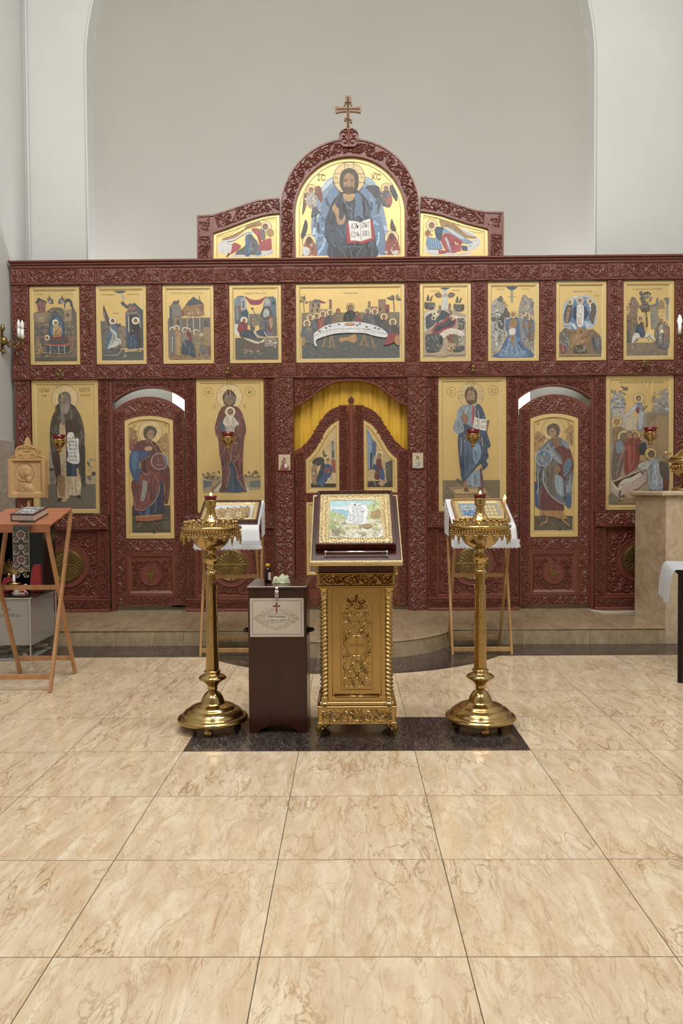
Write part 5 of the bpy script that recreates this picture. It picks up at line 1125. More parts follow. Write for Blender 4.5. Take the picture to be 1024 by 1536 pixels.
def p_mother(P):
    inner_lines(P, 66, 60, 735, 1330, 5); P.ring(INK, 162, 162, 54, 4); P.t(INK, 162, 165, 52, 'МР', 50); P.ring(INK, 628, 162, 54, 4); P.t(INK, 628, 165, 50, 'ѲУ', 50); P.t(INK, 226, 325, 40, 'ІС', 26); P.t(INK, 566, 322, 40, 'ХС', 36)
    P.p('#a9906a', [(88, 1120), (200, 1100), (300, 1120), (560, 1120), (660, 1110), (735, 1140), (735, 1270), (88, 1310)]); P.p('#8b6f48', [(180, 1250), (300, 1160), (300, 1300), (170, 1300)]); P.p('#5c6a76', [(90, 1160), (190, 1180), (180, 1230), (95, 1255)]); P.p('#c9c3b0', [(200, 1290), (300, 1180), (290, 1300)]); P.p('#66706f', [(620, 1180), (735, 1160), (735, 1250), (600, 1240)]); P.p('#c9c3b0', [(560, 1200), (620, 1290), (560, 1295)]); P.l('#c9d2d6', 7, [(92, 1150), (140, 1155)])
    P.fleck(16, ['#7c6138', '#9c7c48', '#6e6a50'], 95, 1070, 290, 1150, 36); P.fleck(16, ['#6c5a38', '#8c7040', '#5c5a44'], 560, 1070, 725, 1140, 36)
    P.e('#ecd08c', 395, 215, 145); P.ring('#8c6a34', 395, 215, 145, 4)
    P.sp('#6c3b38', [(330, 320), (280, 380), (250, 470), (228, 560), (235, 640), (265, 700), (275, 850), (300, 1020), (300, 1200), (265, 1290), (350, 1302), (540, 1300), (580, 1285), (545, 1150), (540, 950), (555, 700), (580, 600), (560, 480), (520, 370), (455, 320)])
    P.sp('#5b2f2c', [(390, 130), (340, 165), (318, 220), (340, 300), (395, 330), (450, 300), (470, 220), (440, 160)]); P.sp('#6b6f78', [(395, 185), (345, 215), (340, 270), (395, 315), (455, 270), (455, 210)]); P.sp('#8f7050', [(390, 205), (355, 230), (355, 285), (392, 312), (430, 285), (430, 228)]); P.l('#3c2a20', 6, [(360, 240), (385, 236)]); P.l('#3c2a20', 6, [(398, 236), (425, 240)]); P.l('#63452e', 5, [(392, 238), (390, 272)]); P.l('#7a3d30', 5, [(380, 290), (404, 290)])
    P.sp('#7c4a45', [(480, 360), (520, 420), (540, 560), (520, 680), (470, 640), (460, 500)], 3); P.sp('#4b5c70', [(285, 510), (340, 480), (350, 600), (300, 600)], 3); P.l('#b08a80', 6, [(275, 525), (240, 580), (245, 640), (275, 670)], 1)
    P.e('#f2e8c8', 402, 385, 60); P.ring('#b99c5c', 402, 385, 58, 8); P.sp('#d8cfb8', [(360, 430), (430, 430), (470, 480), (500, 530), (460, 550), (440, 620), (360, 625), (345, 550), (320, 500)]); P.sp('#b5ab98', [(350, 560), (430, 540), (445, 600), (365, 630)], 3); P.l('#8f8672', 6, [(370, 450), (390, 530)]); P.l('#8f8672', 6, [(420, 460), (440, 530)]); P.head(405, 385, 34, '#5b4028', '#9c744e')
    P.sp('#34506a', [(410, 935), (380, 1010), (395, 1100), (370, 1200), (350, 1290), (430, 1305), (535, 1295), (510, 1200), (460, 1120), (450, 1020)]); P.l('#c29a8c', 6, [(400, 885), (490, 905), (430, 960), (465, 1040), (480, 1130), (530, 1230), (575, 1280)], 1); P.l('#c29a8c', 6, [(400, 890), (410, 935), (368, 985), (395, 1060), (370, 1170), (350, 1260)], 1); P.l('#567691', 6, [(420, 1010), (420, 1290)]); P.l('#1f2f40', 7, [(450, 1130), (470, 1290)])
    for a in ([(310, 720), (320, 1000)], [(350, 700), (350, 900)], [(500, 700), (490, 850)], [(520, 950), (520, 1130)], [(320, 1050), (310, 1250)]): P.l('#4c2522', 7, a)
    for a in ([(290, 480), (260, 560)], [(480, 720), (460, 860)], [(330, 900), (335, 1050)]): P.l('#8c5a52', 6, a)
def p_teacher(P):
    inner_lines(P, 62, 66, 712, 1500, 5); P.ring(INK, 162, 175, 52, 4); P.t(INK, 162, 178, 46, 'ІС', 48); P.ring(INK, 628, 168, 54, 4); P.t(INK, 628, 170, 50, 'ХС', 60)
    P.r('#7c6a4e', 62, 1180, 705, 1500); P.fleck(14, ['#6b5c44', '#8c7a5a'], 80, 1200, 690, 1400, 60); P.p('#a4824f', [(120, 1255), (530, 1255), (570, 1320), (640, 1500), (230, 1500), (180, 1340)]); P.p('#c9aa72', [(180, 1290), (520, 1275), (545, 1325), (210, 1330)]); P.l('#7d5f38', 6, [(120, 1255), (190, 1340), (600, 1335)])
    P.cross_halo(378, 215, 142, 4, '#8c6a34', '#dcc07c'); P.t(INK, 272, 215, 24, 'Ѡ'); P.t(INK, 485, 215, 24, 'Н'); P.t(INK, 378, 98, 22, 'О')
    P.sp('#8a98a6', [(300, 330), (235, 380), (215, 470), (175, 580), (195, 630), (240, 660), (290, 620), (300, 700), (480, 700), (500, 420), (470, 340)]); P.sp('#3a5270', [(440, 320), (490, 340), (520, 400), (550, 500), (560, 640), (600, 790), (555, 830), (580, 910), (550, 960), (570, 1010), (510, 1070), (480, 1000), (320, 1180), (275, 1180), (255, 1040), (240, 900), (232, 680), (300, 620), (300, 540), (430, 580), (430, 420)])
    P.sp('#4d6b8e', [(300, 660), (400, 800), (470, 780), (500, 900), (400, 1050), (310, 1150), (290, 900)]); P.sp('#7fa0c2', [(400, 800), (470, 770), (490, 900), (430, 1000), (400, 900)], 3); P.sp('#8ea4b8', [(340, 1160), (470, 1060), (500, 1250), (350, 1240)], 3); P.sp('#6b4450', [(475, 1060), (500, 1060), (520, 1270), (490, 1260)], 2); P.p('#b0525c', [(390, 345), (420, 345), (415, 560), (390, 560)])
    for a in ([(300, 680), (290, 900), (300, 1100)], [(350, 850), (330, 1050)], [(420, 850), (440, 960)], [(530, 660), (560, 790)], [(520, 880), (560, 900)], [(360, 1180), (370, 1240)], [(420, 1120), (430, 1230)], [(460, 340), (480, 480)]): P.l('#24364e', 7, a, 1)
    for a in ([(270, 700), (265, 900)], [(500, 700), (510, 800)], [(385, 1100), (400, 1230)], [(240, 420), (220, 500)], [(260, 560), (230, 640)], [(330, 360), (320, 420)], [(455, 380), (470, 480)]): P.l('#bccbd8', 6, a, 1)
    P.sp('#a06e50', [(285, 390), (310, 430), (330, 440), (350, 490), (330, 520), (300, 540), (285, 480)], 3)
    P.sp('#5a4738', [(378, 120), (325, 150), (308, 215), (325, 280), (345, 310), (430, 310), (450, 230), (435, 155)]); P.sp('#a3805a', [(372, 165), (335, 200), (335, 280), (372, 325), (412, 300), (420, 210)]); P.sp('#5c4430', [(340, 275), (372, 280), (410, 275), (400, 312), (372, 328), (348, 312)], 3); P.l('#33241a', 6, [(342, 212), (365, 208)]); P.l('#33241a', 6, [(382, 208), (410, 212)]); P.l('#a98258', 7, [(372, 215), (370, 250)])
    P.p('#eae5dc', [(420, 462), (480, 488), (560, 490), (545, 620), (475, 610), (395, 585)]); P.l('#8d8278', 4, [(480, 488), (472, 608)]); P.t('#3a2d28', 445, 508, 34, 'АЗЪ', 42); P.t('#3a2d28', 440, 565, 34, 'СЫЙ', 42); P.t('#3a2d28', 525, 520, 26, 'СВѢТЪ', 60); P.t('#3a2d28', 515, 575, 28, 'МІРУ', 52); P.p('#8f6a3c', [(560, 500), (590, 500), (560, 630), (545, 620)])
    P.p('#6b4a34', [(290, 1310), (320, 1250), (360, 1310)]); P.p('#a67c52', [(305, 1190), (335, 1190), (335, 1260), (305, 1250)]); P.p('#7a5238', [(455, 1260), (490, 1250), (520, 1320), (460, 1325)])
def p_raising(P):
    inner_lines(P, 50, 50, 710, 1455, 6); P.t(INK, 400, 82, 22, 'ВОСКРЕШЕНІЕ СВ. ПРАВ. ЛАЗАРЯ', 480)
    P.p('#a39072', [(45, 300), (110, 280), (300, 600), (450, 420), (600, 380), (705, 400), (705, 1440), (40, 1440)]); P.sp('#9a9fa6', [(55, 300), (95, 220), (160, 200), (210, 250), (220, 380), (215, 440), (90, 440)]); P.sp('#a39a8c', [(510, 420), (560, 330), (620, 230), (680, 140), (700, 300), (700, 450)]); P.sp('#8d8c8c', [(560, 330), (640, 270), (700, 320), (695, 450), (560, 450)], 3)
    P.fleck(40, ['#c3c3bf', '#7d7a74', '#b59c74', '#8a8f98'], 60, 180, 220, 400, 34); P.fleck(40, ['#c3c3bf', '#8a8070', '#b59c74', '#8a8f98'], 520, 170, 695, 440, 34)
    P.p('#b7ad9c', [(90, 380), (215, 380), (225, 620), (90, 620)]); P.l('#5d6872', 9, [(90, 360), (215, 365)]); P.r('#3c3f44', 165, 405, 178, 420); P.p('#c5b698', [(220, 470), (340, 450), (350, 620), (230, 620)]); P.r('#8c7a5c', 460, 430, 700, 620); P.p('#a5865a', [(440, 600), (600, 450), (700, 470), (700, 900), (560, 900)]); P.r('#7d7f84', 590, 390, 600, 440)
    P.fleck(5, ['#7a6448'], 190, 120, 250, 170, 34)
    P.halo(370, 265, 56, '#e2c682'); P.sp('#7d8a98', [(345, 310), (395, 310), (430, 380), (440, 480), (430, 580), (380, 620), (360, 560), (365, 430), (340, 360)]); P.sp('#b3b7ba', [(365, 420), (430, 400), (425, 560), (375, 600)], 3); P.p('#7c3a44', [(335, 360), (375, 360), (380, 430), (345, 420)]); P.sp('#b8bcbe', [(230, 440), (330, 330), (350, 350), (300, 430), (230, 470)], 3); P.head(370, 262, 30, '#4a3020'); P.l('#5c4630', 9, [(400, 410), (468, 345)])
    P.halo(130, 525, 56, '#dcbc74'); P.sp('#8f7248', [(90, 590), (180, 580), (230, 640), (130, 760), (80, 760)], 3); P.head(130, 525, 34, '#6a4c2c'); P.halo(215, 690, 74, '#d4b878'); P.halo(330, 680, 60, '#c9a868')
    P.sp('#6d5650', [(120, 740), (210, 720), (240, 850), (200, 1000), (150, 1150), (80, 1150), (80, 900)]); P.sp('#7f8b90', [(120, 760), (180, 730), (220, 820), (200, 860), (130, 870)], 3); P.sp('#8f3a30', [(230, 720), (380, 700), (390, 900), (360, 1020), (290, 1080), (220, 1110), (210, 940)]); P.sp('#7c2f2c', [(340, 730), (400, 740), (385, 920), (350, 900)], 3); P.sp('#a84a3c', [(260, 830), (320, 800), (320, 1000), (260, 1060)], 3)
    P.head(205, 690, 42, '#5c5a58', '#8a7258'); P.head(265, 670, 38, '#54504c'); P.head(330, 675, 32, '#5c2e28'); P.l('#b09a7c', 8, [(230, 800), (160, 960), (130, 1120)], 1); P.l('#5c2622', 8, [(300, 760), (300, 1000)]); P.l('#5c2622', 8, [(240, 860), (240, 1080)])
    P.sp('#2c2e38', [(370, 790), (440, 750), (460, 820), (420, 920), (380, 860)], 3); P.halo(505, 880, 64, '#d9b86c'); P.sp('#a9b2bc', [(470, 960), (560, 940), (610, 1030), (610, 1120), (665, 1190), (640, 1270), (560, 1290), (490, 1260), (480, 1150), (460, 1060)]); P.sp('#c9c6ba', [(370, 1000), (470, 960), (490, 1020), (450, 1060), (380, 1050)], 3); P.head(512, 885, 38, '#3d342e', '#7c6248'); P.l('#dfe3e6', 9, [(560, 1010), (560, 1120), (620, 1200)], 1); P.l('#6d7a88', 9, [(520, 1000), (510, 1120), (500, 1240)], 1); P.l('#6d7a88', 8, [(590, 1150), (620, 1250)]); P.sp('#c39c54', [(385, 900), (440, 900), (450, 960), (390, 960)], 3)
    P.p('#d5cbb4', [(62, 1200), (400, 1060), (460, 1100), (135, 1290)]); P.p('#4b1f1d', [(85, 1200), (395, 1070), (440, 1098), (140, 1262)]); P.sp('#cfc6ae', [(145, 1240), (200, 1170), (300, 1140), (400, 1080), (420, 1100), (320, 1170), (200, 1220), (160, 1250)], 3); P.p('#b9a58c', [(62, 1200), (135, 1290), (140, 1370), (62, 1300)]); P.p('#c4a89c', [(135, 1290), (460, 1105), (450, 1190), (380, 1260), (140, 1375)]); P.e('#7c5a44', 408, 1090, 16)
    P.p('#9a7c4c', [(160, 1400), (400, 1290), (560, 1300), (600, 1400), (540, 1440), (160, 1440)]); P.p('#78705e', [(40, 1340), (140, 1375), (150, 1440), (40, 1440)]); P.fleck(20, ['#7d6238', '#b59a68', '#5c5346'], 60, 1300, 600, 1430, 60); P.sp('#5d5048', [(600, 980), (700, 1000), (700, 1290), (640, 1280), (660, 1190), (610, 1100)], 3); P.p('#7c2b28', [(640, 1150), (700, 1180), (700, 1290), (640, 1280)])
def p_angel_left(P):
    P.l('#8c6a34', 5, [(78, 118), (180, 78), (310, 66), (440, 80), (550, 122)], 1); P.l('#8c6a34', 5, [(550, 122), (550, 240)]); P.l('#e9cf8d', 8, [(95, 1445), (560, 1440)]); P.l('#b8923e', 5, [(78, 118), (80, 1100)])
    P.t(INK, 148, 138, 34, 'АГ', 46); P.t(INK, 508, 135, 34, 'ГД', 44); P.r('#4c4334', 102, 1100, 560, 1430); P.fleck(16, ['#5f5440', '#3c352a'], 110, 1120, 550, 1420, 50); P.r('#5e5648', 470, 1290, 560, 1390)
    P.sp('#a5804c', [(85, 180), (130, 165), (165, 230), (190, 310), (190, 430), (90, 430)]); P.sp('#8c4a48', [(90, 300), (140, 320), (170, 440), (90, 430)], 3); P.sp('#b08a50', [(410, 340), (470, 270), (540, 245), (545, 640), (490, 470)]); P.fleck(22, ['#8c6a38', '#c9a25c', '#7a5a34'], 430, 290, 540, 520, 26); P.fleck(16, ['#8c6a38', '#c9a25c', '#7a4a44'], 90, 200, 170, 420, 26)
    P.e('#e3c480', 332, 215, 142); P.ring('#8c6a34', 332, 215, 142, 5)
    P.sp('#6b3230', [(250, 310), (160, 350), (140, 430), (200, 500), (210, 720), (110, 800), (100, 890), (120, 1000), (130, 1160), (230, 1170), (340, 1090), (430, 930), (480, 830), (500, 900), (490, 1050), (530, 1070), (560, 800), (560, 680), (470, 460), (380, 330)])
    P.sp('#33557c', [(110, 440), (200, 430), (250, 440), (340, 460), (300, 500), (200, 580), (220, 680), (190, 800), (120, 770), (80, 600)]); P.sp('#4d7296', [(130, 460), (190, 470), (170, 620), (140, 700), (110, 600)], 3); P.sp('#c9a07c', [(270, 400), (340, 385), (350, 430), (280, 440)], 3)
    P.sp('#7c3d3a', [(210, 720), (420, 700), (440, 800), (420, 930), (340, 1080), (220, 1160), (140, 1140), (130, 1020), (200, 850)]); P.sp('#94928e', [(240, 800), (290, 820), (280, 940), (250, 1040), (210, 1040), (230, 900)], 3); P.l('#b5aea4', 6, [(140, 1140), (230, 1160), (340, 1085), (420, 960), (440, 830)], 1)
    P.sp('#26304c', [(440, 820), (480, 840), (490, 960), (470, 1200), (380, 1220), (290, 1220), (170, 1215), (120, 1170), (230, 1175), (350, 1090), (430, 950)]); P.sp('#3f6186', [(280, 1120), (320, 1110), (310, 1220), (260, 1220)], 2); P.l('#4f79a2', 9, [(400, 960), (380, 1190)]); P.l('#4f79a2', 9, [(200, 1180), (230, 1220)]); P.p('#a5603a', [(150, 1225), (465, 1205), (465, 1270), (300, 1295), (150, 1285)]); P.l('#d09a58', 7, [(150, 1235), (465, 1215)])
    P.sp('#6a2f2c', [(470, 690), (530, 650), (560, 740), (550, 900), (530, 1060), (490, 1050), (500, 900), (480, 800)]); P.ring('#b9bcb8', 440, 570, 98, 9); P.e('#7a3e40', 440, 570, 92); P.l('#b98a84', 7, [(425, 530), (425, 580)]); P.l('#b98a84', 7, [(400, 610), (480, 610)]); P.sp('#6d7c88', [(470, 490), (520, 520), (530, 620), (490, 560)], 2)
    P.sp('#5a4c3a', [(330, 138), (270, 165), (250, 220), (270, 290), (340, 300), (380, 280), (412, 210), (390, 160)]); P.sp('#a88662', [(340, 185), (295, 225), (305, 285), (340, 320), (375, 270), (380, 215)]); P.sp('#7c5c42', [(290, 290), (350, 310), (350, 350), (280, 340)], 2); P.l('#2b2118', 6, [(318, 235), (340, 232)]); P.l('#2b2118', 6, [(350, 232), (372, 238)]); P.l('#5d5c58', 8, [(265, 190), (330, 165), (400, 190)], 1)
    for a in ([(345, 340), (400, 440), (430, 480)], [(230, 560), (330, 500)], [(220, 680), (280, 730), (320, 700)]): P.l('#a5a098', 6, a, 1)
    for a in ([(340, 750), (330, 1050)], [(180, 870), (170, 1120)], [(390, 780), (370, 960)], [(250, 560), (260, 680)], [(520, 700), (520, 880)]): P.l('#451d1c', 8, a)
    P.l('#8c6a48', 14, [(225, 1305), (170, 1360)]); P.l('#8f5a40', 16, [(360, 1300), (400, 1350), (440, 1390)], 1)
def p_angel_right(P):
    P.l('#8c6a34', 5, [(82, 110), (200, 68), (330, 58), (450, 68), (560, 100)], 1); P.l('#8c6a34', 5, [(82, 110), (84, 1420)]); P.l('#e9cf8d', 8, [(80, 1440), (550, 1436)]); P.l('#d9b768', 6, [(560, 100), (560, 1430)])
    P.t(INK, 130, 135, 36, 'АГ', 48); P.t(INK, 495, 125, 34, 'ГД', 44); P.r('#5d5240', 84, 1250, 552, 1425); P.fleck(16, ['#6a6050', '#4a4234'], 90, 1260, 545, 1420, 50); P.p('#35507c', [(84, 830), (130, 830), (150, 1180), (90, 1130)])
    P.sp('#b08a50', [(85, 260), (140, 225), (190, 280), (210, 330), (150, 440), (90, 470)]); P.sp('#a5804c', [(460, 240), (500, 165), (550, 160), (550, 400), (500, 360)]); P.fleck(18, ['#8c6a38', '#c9a25c', '#7a5a34'], 95, 250, 200, 430, 26); P.fleck(14, ['#7a4a34', '#c9a25c', '#7a5a34'], 465, 180, 548, 380, 26)
    P.e('#dcbc74', 315, 205, 138); P.ring('#8c6a34', 315, 205, 138, 5)
    P.sp('#6b7078', [(280, 310), (180, 400), (100, 500), (100, 640), (100, 800), (120, 1000), (170, 1180), (440, 1120), (530, 1150), (545, 900), (560, 660), (540, 520), (500, 400), (400, 300)])
    P.sp('#6b2c2c', [(330, 420), (420, 400), (520, 450), (560, 600), (560, 680), (440, 800), (380, 740), (380, 620), (430, 560)]); P.sp('#8c96a2', [(250, 400), (300, 440), (420, 600), (400, 620), (280, 520)], 3); P.sp('#5c7388', [(440, 620), (500, 555), (540, 580), (520, 700), (440, 780)], 3); P.sp('#8f9298', [(420, 310), (500, 370), (500, 440), (440, 400)], 3)
    P.sp('#6f6658', [(230, 640), (380, 620), (330, 760), (340, 1000), (260, 960), (220, 800)]); P.sp('#8fa2b0', [(340, 760), (430, 800), (440, 1000), (400, 1010), (340, 920)]); P.sp('#6a2e30', [(180, 900), (230, 930), (300, 1030), (430, 1110), (420, 1200), (160, 1180)]); P.l('#b5bec6', 10, [(190, 700), (200, 870), (300, 1020), (440, 1110), (460, 1080)], 1); P.sp('#3f5f88', [(470, 1000), (530, 1020), (530, 1150), (480, 1140)], 3); P.sp('#8d96a0', [(470, 900), (530, 860), (545, 940), (480, 980)], 3)
    P.p('#b5864c', [(150, 1180), (420, 1190), (490, 1290), (420, 1290), (300, 1260), (150, 1240)]); P.l('#8c4a40', 9, [(190, 1190), (200, 1250)]); P.l('#8c4a40', 9, [(300, 1200), (330, 1270)]); P.l('#8c4a40', 9, [(380, 1200), (420, 1280)]); P.l('#a9784c', 20, [(240, 1240), (230, 1320)]); P.l('#c29a5c', 22, [(230, 1325), (170, 1350), (160, 1375)], 1); P.l('#b5864c', 20, [(420, 1290), (510, 1375)])
    P.e('#5d7f9c', 195, 545, 96); P.ring('#c9ced0', 195, 545, 98, 8); P.fleck(14, ['#8f9aa4', '#3f5f80', '#8a7a68'], 120, 480, 270, 620, 44); P.sp('#8d7048', [(330, 660), (380, 640), (400, 700), (340, 750)], 3)
    for a in ([(240, 680), (260, 900)], [(300, 660), (290, 940)], [(150, 720), (140, 960)], [(200, 960), (190, 1160)], [(300, 1060), (300, 1180)], [(440, 820), (450, 1080)]): P.l('#3d3a3a', 8, a)
    for a in ([(120, 680), (130, 900), (110, 980)], [(390, 800), (400, 980)], [(260, 380), (200, 440)]): P.l('#c3c9cc', 7, a, 1)
    P.sp('#5c4e3e', [(320, 128), (250, 155), (232, 205), (255, 270), (310, 280), (370, 290), (395, 210), (370, 150)]); P.sp('#ab8a66', [(300, 182), (258, 215), (270, 270), (305, 305), (345, 280), (345, 215)]); P.sp('#8a6648', [(300, 300), (370, 300), (390, 400), (330, 410)], 3); P.l('#2b2118', 6, [(272, 222), (292, 225)]); P.l('#2b2118', 6, [(306, 226), (330, 222)]); P.l('#6b6660', 8, [(245, 190), (300, 160), (370, 180)], 1)
def p_gate_left(P):
    P.r('#cfa968', 150, 780, 375, 985)
    P.p('#d6b878', [(150, 785), (250, 665), (375, 455), (375, 985), (150, 990)]); P.r('#2c2a28', 150, 950, 375, 985); P.sp('#3a3836', [(160, 760), (200, 720), (260, 720), (270, 760), (200, 800)], 2)
    P.p('#9c7a5c', [(155, 800), (200, 770), (215, 960), (160, 960)]); P.p('#8d8f92', [(335, 640), (350, 570), (365, 640), (365, 780), (335, 770)]); P.r('#4a4c50', 342, 660, 358, 720); P.p('#6c7884', [(330, 600), (350, 560), (368, 600)]); P.p('#9c4a40', [(330, 740), (372, 740), (372, 860), (340, 850)])
    P.sp('#5b4634', [(265, 645), (280, 690), (310, 710), (280, 720), (258, 690)], 2); P.halo(305, 738, 30, '#e9d08c'); P.sp('#34557c', [(280, 780), (330, 790), (340, 860), (300, 920), (260, 955), (200, 950), (230, 860)]); P.sp('#2c3c50', [(250, 770), (280, 780), (240, 900), (195, 930), (220, 850)], 2); P.p('#8c3f38', [(265, 820), (320, 810), (325, 850), (280, 860)]); P.head(305, 742, 18, '#4a3020'); P.p('#d3b98a', [(300, 900), (370, 900), (370, 925), (300, 920)]); P.fleck(16, ['#5c7c94', '#8c6a4c', '#2b3440', '#c9b48a'], 160, 800, 340, 970, 20); P.fleck(10, ['#8c6a38'], 290, 560, 350, 620, 12)
def p_gate_right(P):
    P.p('#c9ab70', [(655, 460), (770, 640), (885, 745), (885, 985), (655, 985)]); P.p('#7d97b4', [(655, 460), (690, 520), (720, 600), (720, 760), (665, 850)]); P.p('#5c86bc', [(655, 465), (680, 500), (670, 540)]); P.p('#43648c', [(700, 560), (740, 590), (735, 700), (700, 740)]); P.r('#2c3038', 684, 680, 700, 830); P.p('#474440', [(820, 770), (885, 740), (885, 985), (830, 985)]); P.r('#5b544a', 835, 790, 870, 960); P.r('#2e2a28', 660, 930, 885, 985)
    P.halo(770, 695, 36, '#e3c684'); P.sp('#6b2c2e', [(740, 740), (780, 735), (800, 800), (790, 870), (760, 920), (720, 900), (735, 820)]); P.sp('#2f4a7c', [(710, 780), (740, 790), (740, 830), (705, 830)], 2); P.sp('#33528a', [(770, 830), (800, 820), (815, 900), (800, 930), (770, 900)], 2); P.p('#c2a070', [(750, 950), (800, 920), (840, 930), (790, 980)]); P.p('#c9a878', [(665, 850), (715, 870), (705, 900), (665, 880)]); P.head(768, 705, 20, '#4a2a28'); P.sp('#c3a468', [(785, 740), (815, 750), (810, 820), (790, 800)], 2); P.fleck(12, ['#5c7c94', '#8c6a4c', '#2b3440', '#c9b48a'], 670, 760, 870, 960, 20)
def p_small(P, c, x=0):
    P.r('#dcc9a0', 2, 2, 98, 128); P.halo(50, 40, 27, '#efe0b0'); P.sp(c, [(30, 70), (50, 62), (72, 72), (86, 126), (14, 126)]); P.head(50, 42, 17, '#6b4030'); P.sp('#c0a58c' if x else '#e9e9e6', [(56, 74), (76, 80), (70, 112), (50, 104)], 2)
    if not x: P.head(36, 60, 11, '#8a5a3c')

# ------------------------------------------------------------------ panel icons on the screen
def icon_parts(root, O, I, yb, yf, yr, fn, crop, off, field='gold_leaf', prefix=True, box=None):
    mb = MB().prism(O, yr, yb); p = new_obj('gold_panel', mb, field, root, off)
    fr = MB().ring(O, I, yf, yr-.0006, yr, .18); f = new_obj('panel_border', fr, 'gold_leaf_bright', root, off)
    if fn:
        pt = Paint(crop); fn(pt)
        xs = [q[0] for q in O]; zs = [q[1] for q in O]
        b = box or (min(xs), max(zs), max(xs), min(zs))
        paint_obj(pt, b[0], b[1], b[2], b[3], yr-.0008, root, off)
    return p
def rect(x0, z0, x1, z1): return [(x0, z0), (x1, z0), (x1, z1), (x0, z1)]
def screen_icon(name, label, x0, x1, z0, z1, fn, crop, group=None, bw=.036, yf=-.05):
    M = M_ICO @ Matrix.Translation(Vector(((x0+x1)/2, 0, z0)))
    r = thing(name, label, 'icon', M, group)
    off = ((x0+x1)/2, 0, z0)
    icon_parts(r, rect(x0, z0, x1, z1), rect(x0+bw, z0+bw, x1-bw, z1-bw), .02, yf, yf+.007, fn, crop, off)
    return r
G1 = 'square-framed festival icons in the upper row'
rows_ = [
 ('gilded icon of a haloed woman on a bier, leftmost in the upper row', p_dormition, (30, 35, 992, 1530)),
 ('gilded icon of an angel greeting a seated woman, second from left in upper row', p_annunciation, (30, 22, 990, 1530)),
 ('gilded icon of elders under a blue-roofed canopy, third from left in upper row', p_meeting, (25, 18, 1005, 1528)),
 ('gilded icon with a red swag between two towers, fourth from left in upper row', p_nativity_virgin, (28, 18, 1015, 1528)),
 ('wide gilded icon of haloed men round a long white table, centre of upper row', p_table, (18, 8, 1008, 725)),
 ('gilded icon of a figure on a red mat, just right of the wide centre icon', p_nativity, (20, 18, 1008, 1528)),
 ('gilded icon of a blue river between cliffs, third from right in upper row', p_baptism, (15, 18, 1005, 1525)),
 ('gilded icon of a white-robed figure on a mountain, second from right in upper row', p_transfiguration, (20, 22, 995, 1530)),
 ('gilded icon of a rider on a white donkey, rightmost in the upper row', p_entry, (20, 25, 995, 1535))]
for (xa, xb), (lab, fn, crop) in zip(rowx, rows_):
    screen_icon('festival_icon', lab, xa+.002, xb-.002, Z['i1b'], Z['i1t'], fn, crop, G1)
G2 = 'tall standing-figure icons in the lower tier'
for (a, b, lab, fn, crop) in ((48.5, 148, 'tall gilded icon of a grey-bearded monk holding a white scroll, left end of lower tier', p_monk, (15, 20, 775, 1530)),
        (295, 396, 'tall gilded icon of a veiled woman in dark red robe holding a child', p_mother, (25, 15, 780, 1530)),
        (657.5, 759.3, 'tall gilded icon of a bearded man in blue robe holding an open white book', p_teacher, (12, 15, 775, 1530)),
        (908.5, 1010, 'tall gilded icon of a crowd beside an open coffin, right end of lower tier', p_raising, (8, 10, 755, 1510))):
    screen_icon('standing_icon', lab, ux(a, 670), ux(b, 670), Z['i2b'], Z['i2t'], fn, crop, G2, bw=.045, yf=-.045)
# tiny icons on the two pilasters
for (a, b, c, d, lab, col, x) in ((417, 437, 680, 706, 'tiny portrait icon of a mother in red, left of the yellow curtain', '#a8484c', 0), (616.5, 635, 679, 704, 'tiny portrait icon of a man in white, right of the yellow curtain', '#c9c6bc', 1)):
    x0, x1, z1, z0 = ux(a, 690), ux(b, 690), uz(c, 526), uz(d, 526)
    M = M_ICO @ Matrix.Translation(Vector(((x0+x1)/2, -.086, z0))); off = ((x0+x1)/2, -.086, z0)
    r = thing('small_icon', lab, 'icon', M)
    new_obj('icon_block', MB().box(x0, x1, -.102, -.080, z0, z1, .003), 'plain_red_wood', r, off)
    pt = Paint((0, 0, 100, 130)); p_small(pt, col, x); paint_obj(pt, x0+.008, z1-.008, x1-.008, z0+.008, -.1025, r, off)
# crest icons
def crest_icon(lab, O, I, fn, crop, box):
    zs = [q[1] for q in O]; xs = [q[0] for q in O]; cx = (min(xs)+max(xs))/2; off = (cx, 0, min(zs))
    r = thing('crest_icon', lab, 'icon', M_ICO @ Matrix.Translation(Vector(off)))
    icon_parts(r, O, I, .02, -.045, -.038, fn, crop, off, box=box)
zb2 = Z['top']+.002
O = [(p[0] + (.002 if p[0] < ccx else -.002), max(p[1], zb2)) for p in CREST_I]
def shrink(O, d, zlow):
    cx = sum(p[0] for p in O)/len(O); out = []
    n = len(O)
    for i, p in enumerate(O):
        a = O[i-1]; b = O[(i+1) % n]; tx, tz = b[0]-a[0], b[1]-a[1]; L = math.hypot(tx, tz) or 1e-9
        out.append((p[0] + tz/L*d, max(p[1] - tx/L*d, zlow)))
    return out
I = shrink(O, .045, zb2+.045)
I[0] = (O[0][0]+.045, zb2+.045); I[-1] = (O[-1][0]-.045, zb2+.045)
def cropbox(x0, y0, s, w, h):           # photo crop -> local box for paint mapping
    a = U(x0, y0, -.045); b = U(x0+w/s, y0+h/s, -.045); return (a[0], a[1], b[0], b[1])
crest_icon('large arched icon of an enthroned bearded figure with open book, top centre of the crest', O, I, p_enthroned, (0, 0, 1024, 933), cropbox(436, 230, 5.689, 1024, 933))
OL = [(319.5, 391), (320, 365), (320.3, 350), (331, 346.5), (344, 342), (358, 336.5), (375, 330), (392, 324.5), (406, 321.8), (419, 320.6), (419, 391)]
